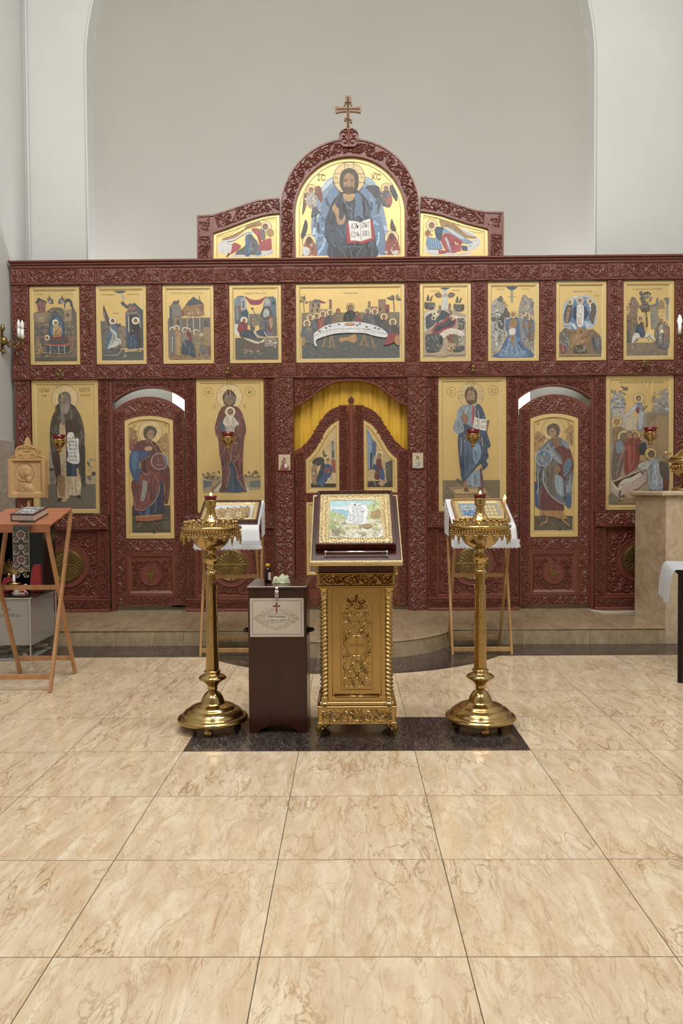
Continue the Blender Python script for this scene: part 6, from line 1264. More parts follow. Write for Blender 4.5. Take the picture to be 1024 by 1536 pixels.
def wicon(lab, OL, fn, x0, y0):
    O = [U(*q) for q in OL]; O[0] = (O[0][0], zb2); O[-1] = (O[-1][0], zb2)
    c = (sum(p[0] for p in O)/len(O), sum(p[1] for p in O)/len(O))
    O = [(c[0] + (p[0]-c[0])*.995, max(zb2, c[1] + (p[1]-c[1])*.992)) for p in O]
    I = []
    n = len(O); a_ = sum(O[i][0]*O[(i+1) % n][1] - O[(i+1) % n][0]*O[i][1] for i in range(n)); sg = 1 if a_ > 0 else -1
    for i, p in enumerate(O):
        a = O[i-1]; b = O[(i+1) % n]; v1 = Vector((p[0]-a[0], p[1]-a[1])).normalized(); v2 = Vector((b[0]-p[0], b[1]-p[1])).normalized()
        n1 = Vector((-v1.y, v1.x))*sg; n2 = Vector((-v2.y, v2.x))*sg; m = (n1+n2); m = m/max(m.length_squared, .2)*2
        I.append((p[0]+m.x*.034, p[1]+m.y*.034))
    crest_icon(lab, O, I, fn, (0, 0, 1024, 729), cropbox(x0, y0, 9.846, 1024, 729))
wicon('angel in red and blue kneeling on clouds, crest icon left of the arch', OL, p_kneel_left, 316, 320)
wicon('angel in blue and red kneeling on clouds, crest icon right of the arch', [(629, 388), (630.6, 317.6), (645, 319.5), (661, 323), (681, 329.5), (700, 335.8), (711, 338.5), (721, 341), (731.5, 344), (731.8, 365), (732, 388)], p_kneel_right, 628, 316)
# ------------------------------------------------------------------ side doors
def side_door(label, pa, pb, arch_pk, arch_sp, ipx, ipk, isp, ibot, fn, crop, cy):
    cxp = (pa+pb)/2; yl = .0
    xa, xb = ux(pa, 700, yl)+.004, ux(pb, 700, yl)-.004; zbot = uz(908, cxp, yl)
    off = ((xa+xb)/2, .0, zbot)
    r = thing('side_door', label, 'door', M_ICO @ Matrix.Translation(Vector(off)), 'arched side doors of the icon screen')
    YF, YK = -.012, .028
    A = arcpts(xa, xb, uz(arch_sp, cxp, yl), uz(arch_pk, cxp, yl), 24)
    ix0, ix1 = ux(ipx[0], 720, yl), ux(ipx[1], 720, yl)
    IA = arcpts(ix0, ix1, uz(isp, cxp, yl), uz(ipk, cxp, yl), 24)
    zi = uz(ibot, cxp, yl)
    def o(kind, mb, mat='carved_wood', parent=r): return new_obj(kind, mb, mat, parent, off)
    def archz(x):
        for i in range(len(A)-1):
            if A[i][0] <= x <= A[i+1][0]: return A[i][1] + (A[i+1][1]-A[i][1])*(x-A[i][0])/(A[i+1][0]-A[i][0])
        return A[0][1]
    for (s0, s1) in ((xa, ix0-.002), (ix1+.002, xb)):
        st = MB(); top = [p for p in A if s0 < p[0] < s1]
        P = [(s0, zbot), (s1, zbot), (s1, archz(s1))] + top[::-1] + [(s0, archz(s0))]
        st.prism(P, YF, YK); zt = min(archz(s0), archz(s1))
        st.box(s0, s0+.009, YF-.007, YF+.002, zbot, archz(s0+.005), .002); st.box(s1-.009, s1, YF-.007, YF+.002, zbot, archz(s1-.005), .002)
        so = o('stile', st); k = MB(); scroll(k, zt-zbot-.02, (s1-s0)-.022, vfn((s0+s1)/2, zbot+.01), YF, .011, next(rnds)); o('carving', k, parent=so)
    seg = [p for p in A if ix0 <= p[0] <= ix1]
    P = [(ix0, archz(ix0))] + seg + [(ix1, archz(ix1))] + IA[::-1]
    hd = MB().prism([(x, z) for x, z in P], YF, YK); hd.band(IA, [(x, z+.010) for x, z in IA], YF-.007, YF+.001); ho = o('arched_head', hd)
    k = MB(); B = [(x, archz(x)) for x, z in IA]; fnp, L = pathfn(lerp([(x, z+.008) for x, z in IA], B, .48)); wd_ = (A[12][1]-IA[12][1]); scroll(k, L, wd_*.86, fnp, YF, .011, next(rnds)); o('carving', k, parent=ho)
    # icon
    O = [(ix0, zi), (ix1, zi)] + [(x, z-.002) for x, z in IA[::-1]]; bw = .044
    II = [(ix0+bw, zi+bw), (ix1-bw, zi+bw)] + [(ix0+bw + (x-ix0)/(ix1-ix0)*(ix1-ix0-2*bw), z-bw) for x, z in IA[::-1]]
    ic = o('icon_panel', MB().prism(O, YF+.004, YK), 'gold_leaf')
    new_obj('panel_border', MB().ring(O, II, YF-.010, YF+.0034, YF+.004, .2), 'gold_leaf_bright', ic, off)
    pt = Paint(crop); fn(pt); paint_obj(pt, ix0, uz(ipk, cxp, yl), ix1, zi, YF+.0036, ic, off)
    # rails and lower panel
    zr = uz(cy[0], cxp, yl); zq = uz(cy[1], cxp, yl)
    def rail(z0, z1):
        m = MB().box(ix0, ix1, YF, YK, z0, z1); m.box(ix0, ix1, YF-.007, YF+.001, z0, z0+.009, .002); m.box(ix0, ix1, YF-.007, YF+.001, z1-.009, z1, .002); q = o('rail', m)
        k = MB(); scroll(k, ix1-ix0-.02, (z1-z0)-.024, hfn(ix0+.01, (z0+z1)/2), YF, .011, next(rnds)); o('carving', k, parent=q)
    rail(zr, zi-.002); rail(zbot, zq)
    OO = rect(ix0, zq, ix1, zr); fr = .05; IN = rect(ix0+fr, zq+fr, ix1-fr, zr-fr)
    lp = MB().box(ix0, ix1, YF+.016, YK, zq, zr); lp.ring(OO, IN, YF-.003, YF+.014, YF+.016, .55); lo = o('lower_panel', lp)
    mx, mz = (ix0+ix1)/2, (zq+zr)/2; R = .122
    k = MB(); fill_scroll(k, IN, .092, YF+.016, .013, next(rnds), (mx, mz, R)); o('carving', k, parent=lo)
    d = MB().prism([(mx + R*math.cos(2*PI*i/32), mz + R*math.sin(2*PI*i/32)) for i in range(32)], YF+.006, YF+.016); d.ribbon([(mx + R*.93*math.cos(2*PI*i/32), mz + R*.93*math.sin(2*PI*i/32)) for i in range(33)], .006, YF+.006, .006); o('roundel', d, 'plain_red_wood', lo)
    c = MB(); y0 = YF+.006
    for a in (0, PI/2, PI, 3*PI/2):
        ca, sa = math.cos(a), math.sin(a)
        c.ribbon([(mx + ca*.052*q, mz + sa*.052*q) for q in (0, .5, 1)], [.008, .006, .013], y0, .010)
        b2 = a + PI/4; c.ribbon([(mx + math.cos(b2)*.045*q, mz + math.sin(b2)*.045*q) for q in (.2, .6, 1)], [.003, .009, .002], y0, .006)
    c.prism([(mx + .03*math.cos(PI*i/4), mz + .03*math.sin(PI*i/4)) for i in range(8)], y0-.004, y0); oc = o('brass_cross', c, 'antique_brass', lo); oc['label'] = 'small antique brass cross in the roundel'
side_door('left arched side door with icon of an angel in red and blue robes', 171, 277.3, 595, 616.5, (189, 261), 624, 631, 807.5, p_angel_left, (35, 20, 605, 1500), (830, 893))
side_door('right arched side door with icon of an angel in grey cloak and dark red sleeves', 778, 885, 591.5, 613, (794.5, 865.5), 620.5, 628, 805, p_angel_right, (30, 10, 612, 1505), (827, 891))

# ------------------------------------------------------------------ royal doors
def gate(label, sgn, fn):
    R0 = [(442.5, 676.7), (452, 671), (460, 664), (467, 654.5), (473.6, 644), (481, 631.5), (488.7, 620.4), (497, 614), (507, 609.8), (515, 607.8), (522.6, 607)]
    R1 = [(459, 689), (466, 683), (473.6, 674), (481, 660), (488.7, 646), (497, 637), (508.2, 630.3)]
    cx = cxm; yl = .0
    def V(p): x, z = U(p[0], p[1], yl); return (cx + sgn*(x-cx), z) if sgn == 1 else (2*cx - x, z)
    zb_ = uz(908, 526, yl); off = (cx + (-.3 if sgn == 1 else .3), 0, zb_)
    r = thing('royal_door', label, 'door', M_ICO @ Matrix.Translation(Vector(off)), 'pair of royal door leaves')
    YF, YK = -.015, .022
    def o(kind, mb, mat='carved_wood', parent=r): return new_obj(kind, mb, mat, parent, off)
    outer = [V(p) for p in R0]; inner = [V(p) for p in R1]
    # outer stile
    xo, xo2 = outer[0][0], V((459, 700))[0]; xi, xi2 = V((508.3, 700))[0], V((522.6, 700))[0]
    zo = outer[2][1]
    P = [(xo, zb_), (xo2, zb_), (xo2, outer[2][1]), outer[1], outer[0]]
    s = MB().prism(P, YF, YK); so = o('outer_stile', s); k = MB(); scroll(k, outer[0][1]-zb_-.02, abs(xo2-xo)-.02, vfn((xo+xo2)/2, zb_+.01), YF, .011, next(rnds)); o('carving', k, parent=so)
    s = MB().box(xi, xi2, YF, YK, zb_, outer[-2][1]); s.box(xi, xi+sgn*.008, YF-.007, YF, zb_, inner[-1][1]+.1, .002); so = o('inner_stile', s); k = MB(); scroll(k, outer[-2][1]-zb_-.02, abs(xi2-xi)-.018, vfn((xi+xi2)/2, zb_+.01), YF, .011, next(rnds)); o('carving', k, parent=so)
    # arched band
    def res(Pl, n):
        f, L = pathfn(Pl); return [f(L*i/n, 0) for i in range(n+1)]
    A = res([p for p in outer[2:-1]][:-1] + [V((508.3, 609.5))], 20); B = res(inner, 20)
    s = MB().band(A, B, YF, YK); s.band(A, lerp(A, B, .09), YF-.008, YF); s.band(lerp(A, B, .9), B, YF-.008, YF); so = o('arched_band', s)
    fn_, L = pathfn(lerp(A, B, .5)); k = MB(); scroll(k, L, .125, fn_, YF, .012, next(rnds)); o('carving', k, parent=so)
    # upper icon panel
    zi = uz(739, 526, yl)
    O = [(xo2, zi), (xi, zi)] + [(p[0], p[1]-.002) for p in inner[::-1]]
    bw = .032
    ii = [V(p) for p in ((464.5, 694), (473, 686), (481, 673), (489, 658), (496, 649), (502.5, 641))]
    I = [(xo2+sgn*bw, zi+bw), (xi-sgn*bw, zi+bw)] + [(xi-sgn*bw, ii[-1][1])] + ii[::-1]
    I = I[:len(O)]; 
    while len(I) < len(O): I.append(I[-1])
    if sgn == -1: O = O; 
    ic = o('icon_panel', MB().prism(O, YF+.004, YK), 'gold_leaf')
    new_obj('panel_border', MB().ring(O, I, YF-.006, YF+.0034, YF+.004, .3), 'gold_leaf_bright', ic, off)
    a = U(440, 565, yl); b_ = U(612, 565+1161/5.953, yl); pt = Paint((0, 0, 1024, 1161)); fn(pt); paint_obj(pt, a[0], a[1], b_[0], b_[1], YF+.0036, ic, off)
    # mid rail, lower panels
    z1, z2, z3 = uz(753, 526, yl), uz(862, 526, yl), uz(880, 526, yl)
    for (u0, u1) in ((z1, zi), (z3, z2), (zb_, uz(893, 526, yl))):
        m = MB().box(xo2, xi, YF, YK, u0, u1); q = o('rail', m); k = MB(); scroll(k, abs(xi-xo2)-.02, (u1-u0)-.01, hfn(min(xo2, xi)+.01, (u0+u1)/2), YF, .010, next(rnds)); o('carving', k, parent=q)
    m = MB().box(xo2, xi, YF+.004, YK, z2, z1); lo = o('lower_icon_panel', m, 'gold_leaf')
    x0, x1 = min(xo2, xi), max(xo2, xi)
    new_obj('panel_border', MB().ring(rect(x0, z2, x1, z1), rect(x0+.03, z2+.03, x1-.03, z1-.03), YF-.006, YF+.0034, YF+.004, .3), 'gold_leaf_bright', lo, off)
    pt = Paint((0, 0, 100, 220)); pt.r('#7b6a4c', 8, 120, 92, 212); pt.fig(50, 40, 160, '#6d5248', '#3f5672', True); pt.p('#b5a184', [(10, 60), (28, 55), (28, 150), (10, 150)]); paint_obj(pt, x0+.01, z1-.01, x1-.01, z2+.01, YF+.0036, lo, off)
    m = MB().box(xo2, xi, YF+.010, YK, uz(893, 526, yl), z3); o('lower_panel', m)
    if sgn == 1:
        x = cx; m = MB().box(x-.027, x+.027, YF-.022, YF+.0, zb_, uz(607, 526, yl), .008); m.box(x-.012, x+.012, YF-.028, YF-.02, zb_, uz(607, 526, yl), .004); o('astragal', m, 'plain_red_wood')
        f = MB(); zz = uz(607, 526, yl); f.prism([(x, zz+.085), (x-.018, zz+.068), (x-.036, zz+.045), (x-.030, zz+.020), (x-.012, zz+.0), (x+.012, zz+.0), (x+.030, zz+.020), (x+.036, zz+.045), (x+.018, zz+.068)], YF-.02, YF+.005); knot(f, x, zz+.04, .06, .06, YF-.02, .006); o('finial', f)
gate('left leaf of the royal doors, its upper panel painted with a kneeling angel', 1, p_gate_left)
gate('right leaf of the royal doors, its upper panel painted with a seated woman in red', -1, p_gate_right)
# yellow curtain behind the royal doors
x0, x1 = ux(438, 700, .06), ux(615, 700, .06); zt, zl = uz(560, 526, .06), ZP+.02
v = []; f = []; nx, nz = 120, 16
for j in range(nz+1):
    for i in range(nx+1):
        q = i/nx; y = .075 + .012*math.sin(q*PI*17 + .6*math.sin(j*.5)) + .006*math.sin(q*PI*41+j*.2); v.append((x0 + (x1-x0)*q, y, zt + (zl-zt)*j/nz))
for j in range(nz):
    for i in range(nx): a = j*(nx+1)+i; f.append((a, a+nx+1, a+nx+2, a+1))
n0 = len(v); v += [(p[0], p[1]+.004, p[2]) for p in v]; f += [tuple(n0+i for i in q[::-1]) for q in f]
mb = MB().add(v, f, True); r = new_obj('curtain', mb, 'yellow_satin', None, ((x0+x1)/2, .07, zt), M_ICO @ Matrix.Translation(Vector(((x0+x1)/2, .07, zt))))
tag(r, 'shiny yellow satin curtain hanging behind the royal doors', 'curtain')
rod = MB().tube([(x0-.02, .075, zt+.012), (x1+.02, .075, zt+.012)], .014, 10); new_obj('curtain_rod', rod, 'brass', r, ((x0+x1)/2, .07, zt))

# ------------------------------------------------------------------ hanging lamps in front of the lower icons
def flame(parent, c, s, off=(0, 0, 0)):
    prof = [(0, 0), (.35, .15), (.5, .4), (.42, .75), (.2, 1.25), (.0, 1.7)]
    return new_obj('flame', MB().lathe([(r*s, z*s) for r, z in prof], 10, c), 'flame', parent, off)
def cup_profile(s): return [(0, -.055*s), (.012*s, -.05*s), (.020*s, -.035*s), (.012*s, -.028*s), (.022*s, -.018*s), (.040*s, .0), (.046*s, .022*s), (.043*s, .034*s), (.048*s, .040*s), (.044*s, .046*s)]
def hanging_lamp(label, px, py, bx, by, lit):
    Y = 7.72
    p = at_Y(px, py, Y); b_ = at_Y(bx, by, 7.95); s = 1.35
    top = Vector((p.x, p.y, b_.z - .01))
    r = thing('hanging_lamp', label, 'oil lamp', Matrix.Translation(p), 'oil lamps hanging before the tall icons')
    off = tuple(p); c = tuple(p)
    body = MB().lathe(cup_profile(s), 20, c)
    for i in range(3):
        a = 2*PI*i/3 + .5
        d = Vector((math.cos(a), math.sin(a), 0))
        body.tube([p + d*.044*s + Vector((0, 0, .0)), p + d*.066*s + Vector((0, 0, -.012)), p + d*.074*s + Vector((0, 0, .012)), p + d*.058*s + Vector((0, 0, .036)), p + d*.060*s + Vector((0, 0, .05))], .0042, 6)
        body.sphere(p + d*.060*s + Vector((0, 0, .052)), .008)
    for i in range(16):
        a = 2*PI*i/16; body.sphere((p.x + .047*s*math.cos(a), p.y + .047*s*math.sin(a), p.z + .024*s), .006, 6, 4)
    body.sphere((p.x, p.y, p.z-.062*s), .010)
    new_obj('lamp_holder', body, 'brass', r, off)
    g = MB().lathe([(0, .018*s), (.030*s, .02*s), (.037*s, .045*s), (.050*s, .078*s), (.047*s, .078*s), (.034*s, .047*s), (.0, .030*s)], 20, c)
    new_obj('glass_cup', g, 'ruby_glass', r, off)
    for i in range(3):
        a = 2*PI*i/3 + .5; d = Vector((math.cos(a), math.sin(a), 0))
        new_obj('chain', MB().tube([p + d*.060*s + Vector((0, 0, .055)), top + d*.012], .0013, 4), 'brass', r, off)
    br = MB(); br.tube([b_ + Vector((0, .02, .03)), b_ + Vector((0, -.03, .02)), b_ + Vector((0, -.08, .03)), b_ + Vector((0, -.14, .02)), Vector((top.x, top.y, top.z+.01))], .006, 8)
    br.lathe([(0, -.02), (.012, -.016), (.020, -.004), (.018, .012), (.006, .022), (0, .024)], 12, tuple(b_ + Vector((0, -.015, .035))))
    br.sphere(b_ + Vector((0, -.03, .06)), .020, 12, 8); br.tube([b_ + Vector((0, -.03, .06)), b_ + Vector((0, -.08, .03))], .005, 6)
    br.lathe([(.0, 0), (.02, .0), (.022, .008), (.006, .014), (0, .016)], 12, tuple(top + Vector((0, 0, -.004))))
    br.tube([b_ + Vector((-.03, -.03, .0)), b_ + Vector((-.012, -.035, .022)), b_ + Vector((.012, -.035, .022)), b_ + Vector((.035, -.03, .008))], .004, 6)
    new_obj('wall_bracket', br, 'antique_brass', r, off)
    if lit: flame(r, (p.x, p.y, p.z+.050), .016, off)
    return r
hanging_lamp('ruby glass oil lamp hanging before the icon of the grey-bearded monk', 88.5, 668, 92, 566, 1)
hanging_lamp('ruby glass oil lamp hanging before the icon of the woman with a child', 341.5, 664, 343, 563, 1)
hanging_lamp('ruby glass oil lamp hanging before the icon of the man with open book', 709, 660, 709, 560, 1)
hanging_lamp('ruby glass oil lamp hanging before the icon of the crowd and open coffin', 975, 657, 964, 553, 1)

# ------------------------------------------------------------------ wall sconces
def sconce(label, base, arms, lit, sgn):
    b_ = Vector(base); r = thing('candle_sconce', label, 'wall lamp', Matrix.Translation(b_)); off = tuple(b_)
    m = MB(); m.box(b_.x, b_.x+sgn*.012, b_.y-.03, b_.y+.03, b_.z-.10, b_.z+.12, .006)
    m.sphere(b_ + Vector((sgn*.02, 0, .13)), .022, 10, 6, 1.6); m.sphere(b_ + Vector((sgn*.02, 0, -.11)), .018, 10, 6, 1.5); m.sphere(b_ + Vector((sgn*.03, 0, .0)), .035, 12, 8, 1.3)
    new_obj('backplate', m, 'antique_brass', r, off)
    for (dx, dy, dz) in arms:
        e = b_ + Vector((sgn*dx, dy, dz)); a = MB()
        a.tube([tuple(q) for q in [b_ + Vector((sgn*.03, 0, 0)), b_ + Vector((sgn*dx*.4, dy*.4, -.045)), b_ + Vector((sgn*dx*.75, dy*.8, dz-.085)), b_ + Vector((sgn*dx*1.02, dy, dz-.05)), e]], .007, 8)
        a.tube([tuple(b_ + Vector((sgn*(dx*.5 + .03*math.cos(t)), dy*.5, -.03 + .03*math.sin(t)))) for t in [i*.6 for i in range(9)]], .005, 6)
        a.lathe([(.004, -.02), (.012, -.012), (.034, .0), (.036, .006), (.014, .008), (.014, .02)], 16, tuple(e)); new_obj('arm', a, 'antique_brass', r, off)
        c = MB().lathe([(0, .008), (.016, .008), (.016, .105), (0, .105)], 14, tuple(e)); co = new_obj('candle_tube', c, 'porcelain_candle', r, off)
        g = MB().lathe([(.004, .105), (.013, .115), (.019, .138), (.015, .165), (.006, .19), (0, .20)], 14, tuple(e)); new_obj('bulb', g, 'warm_bulb' if lit else 'porcelain_candle', co, off)
ps = at_Y(6, 512, 7.83)
sconce('unlit brass sconce with two white candle lamps on the left wall', (XL, 7.80, ps.z), [(.14, .10, .04), (.235, -.04, .0)], False, 1)
p1 = at_Y(1019, 501, 7.72)
sconce('lit brass sconce with white candle lamps on the right wall', (XR, 7.72, p1.z-.01), [(XR-p1.x, 0, .0), (.17, .12, .03)], True, -1)

# ------------------------------------------------------------------ brass candle stands
def candle_stand(label, x, y):
    r = thing('candle_stand', label, 'candle stand', (x, y, 0), 'pair of tall brass candle stands')
    def o(kind, mb, mat='brass', parent=r): return new_obj(kind, mb, mat, parent)
    base = [(.0, .052), (.19, .050), (.203, .054), (.207, .064), (.203, .074), (.186, .082), (.178, .084), (.176, .095), (.158, .112), (.136, .122), (.130, .124), (.128, .132), (.102, .142), (.078, .150), (.070, .156), (.068, .166), (.058, .190), (.044, .210), (.030, .220), (.024, .232)]
    o('base', MB().lathe(base, 48))
    for i in range(3):
        a = 2*PI*i/3 - PI/2; f_ = MB().lathe([(0, 0), (.020, 0), (.028, .012), (.024, .03), (.014, .04), (.014, .052)], 14, (.15*math.cos(a), .15*math.sin(a), 0)); o('foot', f_)
    o('lower_knop', MB().lathe([(.024, .230), (.032, .238), (.026, .246), (.038, .262), (.058, .282), (.080, .296), (.082, .302), (.072, .312), (.050, .322), (.042, .330), (.048, .336), (.048, .342), (.038, .346)], 32))
    o('column', MB().lathe([(.040, .344), (.0385, .36), (.027, .913), (.030, .916)], 8, (0, 0, 0), False, rot=PI/8))
    for i in range(4):
        a = PI/2*i - PI/2; m = MB(); m.bar((.0352*math.cos(a), .0352*math.sin(a), .49), (.0288*math.cos(a), .0288*math.sin(a), .83), .010, .003, (math.cos(a), math.sin(a), 0), .001)
        for side in (0, 1):
            for k in range(13):
                z = .50 + side*.17 + k*.0115; rr = (.0385 - (z-.36)*.0208)*.93; w = .010 - .0005*abs(k-6)
                m.sphere((rr*math.cos(a) + w*.7*math.sin(a), rr*math.sin(a) - w*.7*math.cos(a), z), .0048, 6, 4); m.sphere((rr*math.cos(a) - w*.7*math.sin(a), rr*math.sin(a) + w*.7*math.cos(a), z), .0048, 6, 4)
        m.sphere((.031*math.cos(a), .031*math.sin(a), .828), .006, 6, 6, 2.2); o('beaded_ornament', m)
    o('upper_knop', MB().lathe([(.030, .910), (.040, .914), (.041, .920), (.026, .936), (.018, .944), (.030, .950), (.032, .958), (.024, .966), (.042, .984), (.048, 1.0), (.046, 1.008), (.032, 1.018), (.022, 1.03), (.024, 1.045), (.030, 1.052)], 32))
    nb_ = MB()
    for i in range(4): a = PI/2*i + PI/4; nb_.sphere((.046*math.cos(a), .046*math.sin(a), 1.0), .012, 10, 6)
    o('knop_studs', nb_)
    o('bowl', MB().lathe([(.026, 1.050), (.050, 1.058), (.082, 1.078), (.100, 1.098), (.112, 1.122), (.150, 1.136), (.160, 1.142)], 48))
    dish = [(.150, 1.138), (.168, 1.142), (.172, 1.150), (.168, 1.158), (.168, 1.172), (.176, 1.176), (.180, 1.183), (.176, 1.192), (.165, 1.194), (.160, 1.200), (.140, 1.204), (.090, 1.210), (.062, 1.216)]
    o('dish', MB().lathe(dish, 64))
    # openwork skirt: rope bands and hanging leaves
    sk = MB()
    for zz, rr in ((1.160, .171), (1.148, .172)):
        for i in range(56): a = 2*PI*i/56; sk.sphere((rr*math.cos(a), rr*math.sin(a), zz), .006, 6, 4)
    for i in range(20):
        a = 2*PI*i/20; c_, s_ = math.cos(a), math.sin(a)
        big = i % 3 == 0; L = .050 if big else .034
        for (da, dz, q) in ((0, -.012, 1), (.055, -.010, .8), (-.055, -.010, .8), (.03, -.026, .7), (-.03, -.026, .7)) + (((0, -.040, .8), (0, -.055, .5)) if big else ()):
            aa = a + da; sk.sphere((.172*math.cos(aa), .172*math.sin(aa), 1.145+dz), .0085*q, 6, 5, 1.3)
        sk.tube([(.170*math.cos(a-.10), .170*math.sin(a-.10), 1.138), (.174*c_, .174*s_, 1.122), (.170*math.cos(a+.10), .170*math.sin(a+.10), 1.138)], .003, 5)
        sk.tube([(.172*c_, .172*s_, 1.142), (.176*c_, .176*s_, 1.142-L*.6), (.170*c_, .170*s_, 1.142-L)], .0045, 5)
    o('openwork_skirt', sk, 'brass_relief')
    cup = MB().lathe([(0, 0), (.010, 0), (.007, .004), (.0055, .010), (.009, .016), (.0105, .026), (.008, .026), (.006, .018), (0, .017)], 10)
    first = None
    for (n, rr, zz) in ((24, .150, 1.198), (14, .108, 1.205)):
        for i in range(n):
            a = 2*PI*(i+.5)/n
            if first is None: first = o('candle_cup', cup); q = first
            else: q = first.copy(); SC.collection.objects.link(q); q.parent = r
            q.location = (rr*math.cos(a), rr*math.sin(a), zz)
    o('lamp_pedestal', MB().lathe([(.062, 1.214), (.058, 1.222), (.040, 1.238), (.028, 1.262), (.023, 1.285), (.025, 1.290), (.020, 1.296), (.024, 1.302), (.032, 1.306), (.030, 1.312), (.033, 1.330), (.031, 1.336), (.034, 1.342), (.028, 1.348)], 32))
    g = o('glass_cup', MB().lathe([(0, 1.335), (.026, 1.338), (.033, 1.352), (.038, 1.372), (.034, 1.372), (.029, 1.352), (0, 1.345)], 24), 'ruby_glass')
    flame(r, (0.002, 0, 1.372), .012)
    return r
candle_stand('tall brass candle stand with red lamp, left of the dark wooden donation box', (315.5-522.4)*4.5/F_PX, 4.50)
candle_stand('tall brass candle stand holding one lit candle, right of the brass lectern', (719.5-522.4)*4.5/F_PX, 4.50)
cs = Vector(((719.5-522.4)*4.5/F_PX, 4.50, 0)); ca = 2*PI*.5/24
r = thing('lit_candle', 'thin burning beeswax candle standing in the right-hand brass candle stand', 'candle', (cs.x+.150*math.cos(ca), cs.y+.150*math.sin(ca), 1.216))
new_obj('wax_stick', MB().lathe([(0, 0), (.0045, 0), (.0042, .118), (.001, .122)], 10), 'wax', r); new_obj('wick', MB().tube([(0, 0, .118), (.001, 0, .128)], .0008, 5), 'grey_ink', r); flame(r, (0, 0, .124), .015)

# ------------------------------------------------------------------ brass lectern
def lectern():
    Y0 = 4.30; X = (533.5-522.4)*Y0/F_PX; r = thing('brass_lectern', 'tall polished brass lectern with twisted corner columns and sloping dark desk', 'lectern', (X, Y0, 0))
    W = .22; D = .36
    def o(kind, mb, mat='brass', parent=r): return new_obj(kind, mb, mat, parent)
    b_ = MB().box(-W, W, 0, D, .085, .178, .004); b_.box(-W-.006, W+.006, -.006, D+.006, .172, .184, .003); b_.box(-W+.01, W-.01, .004, D-.01, .184, .206, .004); b_.box(-W-.004, W+.004, -.004, D+.004, .080, .092, .003); bo = o('base_box', b_)
    k = MB(); 
    L = 2*W-.05
    scroll(k, L, .075, hfn(-L/2, .13), 0, .009, 5); o('base_relief', k, 'brass_relief', bo)
    for sx in (-1, 1):
        for yy in (0, 1):
            f_ = MB(); y = .02 if yy == 0 else D-.02; q = -1 if yy == 0 else 1
            x = sx*(W-.01)
            f_.tube([(x-sx*.02, y, .09), (x, y+q*.004, .07), (x+sx*.006, y+q*.008, .045), (x, y+q*.006, .022), (x+sx*.004, y+q*.012, .0105)], .020, 10, taper=[1.1, 1.0, .8, .6, .5])
            f_.sphere((x-sx*.030, y, .07), .018, 8, 6); f_.sphere((x-sx*.012, y+q*.006, .05), .014, 8, 6); f_.sphere((x-sx*.048, y, .078), .012, 8, 6); o('foot', f_, 'brass_relief')
    s = MB().box(-.165, .165, .03, D-.03, .200, .862)
    s.box(-.165, -.135, .016, .032, .20, .855, .004); s.box(.135, .165, .016, .032, .20, .855, .004); s.box(-.14, .14, .016, .032, .205, .232, .004); so = o('body', s)
    m = MB().tube([(-.13, .012, .236), (.13, .012, .236)], .006, 8); o('rope_moulding', m)
    # relief of the front panel
    k = MB(); y = .0298; w = .088
    A = [(-w, .27), (-w, .72)] + [(-w*math.cos(PI*i/14), .72 + w*math.sin(PI*i/14)) for i in range(1, 14)] + [(w, .72), (w, .27), (-w, .27)]
    k.ribbon(A, .0035, y, .006)
    k.ribbon([(.058*math.cos(2*PI*i/30), .52 + .058*math.sin(2*PI*i/30)) for i in range(31)], .003, y, .006); k.ribbon([(.066*math.cos(2*PI*i/30), .52 + .066*math.sin(2*PI*i/30)) for i in range(31)], .002, y, .005)
    k.prism([(q[0], .52+q[1]) for q in [(-.006, -.05), (.006, -.05), (.014, -.05), (.006, -.036), (.006, -.006), (.036, -.006), (.048, -.014), (.048, .014), (.036, .006), (.006, .006), (.006, .036), (.014, .05), (-.014, .05), (-.006, .036), (-.006, .006), (-.036, .006), (-.048, .014), (-.048, -.014), (-.036, -.006), (-.006, -.006), (-.006, -.036), (-.014, -.05)]], y-.007, y)
    fill_scroll(k, [(-.080, .28), (.080, .28), (.080, .45), (-.080, .45)], .056, y, .006, 3); fill_scroll(k, [(-.080, .60), (.080, .60), (.080, .72), (-.080, .72)], .056, y, .006, 4); fill_scroll(k, [(-.075, .72), (-.05, .79), (0, .81), (.05, .79), (.075, .72)], .05, y, .009, 8)
    fill_scroll(k, [(-.080, .45), (.080, .45), (.080, .60), (-.080, .60)], .036, y, .006, 9, (0, .52, .070))
    o('front_relief', k, 'brass_relief', so)
    for sx in (-1, 1):
        for yy in (0, 1):
            cx = sx*(W-.038); cy = .028 if yy == 0 else D-.028
            c = MB(); v = []; f = []; nz, na = 170, 20; z0, z1 = .232, .812
            for j in range(nz+1):
                z = z0 + (z1-z0)*j/nz; e = min(1, min(j, nz-j)/6)
                for i in range(na):
                    a = 2*PI*i/na; rr = .0215 + .0048*e*math.cos(a*2*1 + sx*z*2*PI/.0235*1.0); v.append((cx + rr*math.cos(a), cy + rr*math.sin(a), z))
            for j in range(nz):
                for i in range(na): f.append((j*na+i, j*na+(i+1) % na, (j+1)*na+(i+1) % na, (j+1)*na+i))
            c.add(v, f, True)
            c.lathe([(0, .184), (.036, .186), (.036, .196), (.030, .202), (.022, .214), (.028, .222), (.022, .232), (.018, .236)], 20, (cx, cy, 0))
            c.lathe([(.018, .808), (.027, .815), (.024, .822), (.019, .830), (.028, .838), (.031, .848), (.031, .856), (0, .856)], 20, (cx, cy, 0)); o('twisted_column', c)
    a = MB().box(-W-.004, W+.004, -.008, D+.004, .852, .866, .003); a.box(-W+.004, W-.004, .004, D-.004, .866, .930, .002); a.box(-W-.002, W+.002, -.004, D, .926, .938, .003); ao = o('frieze', a)
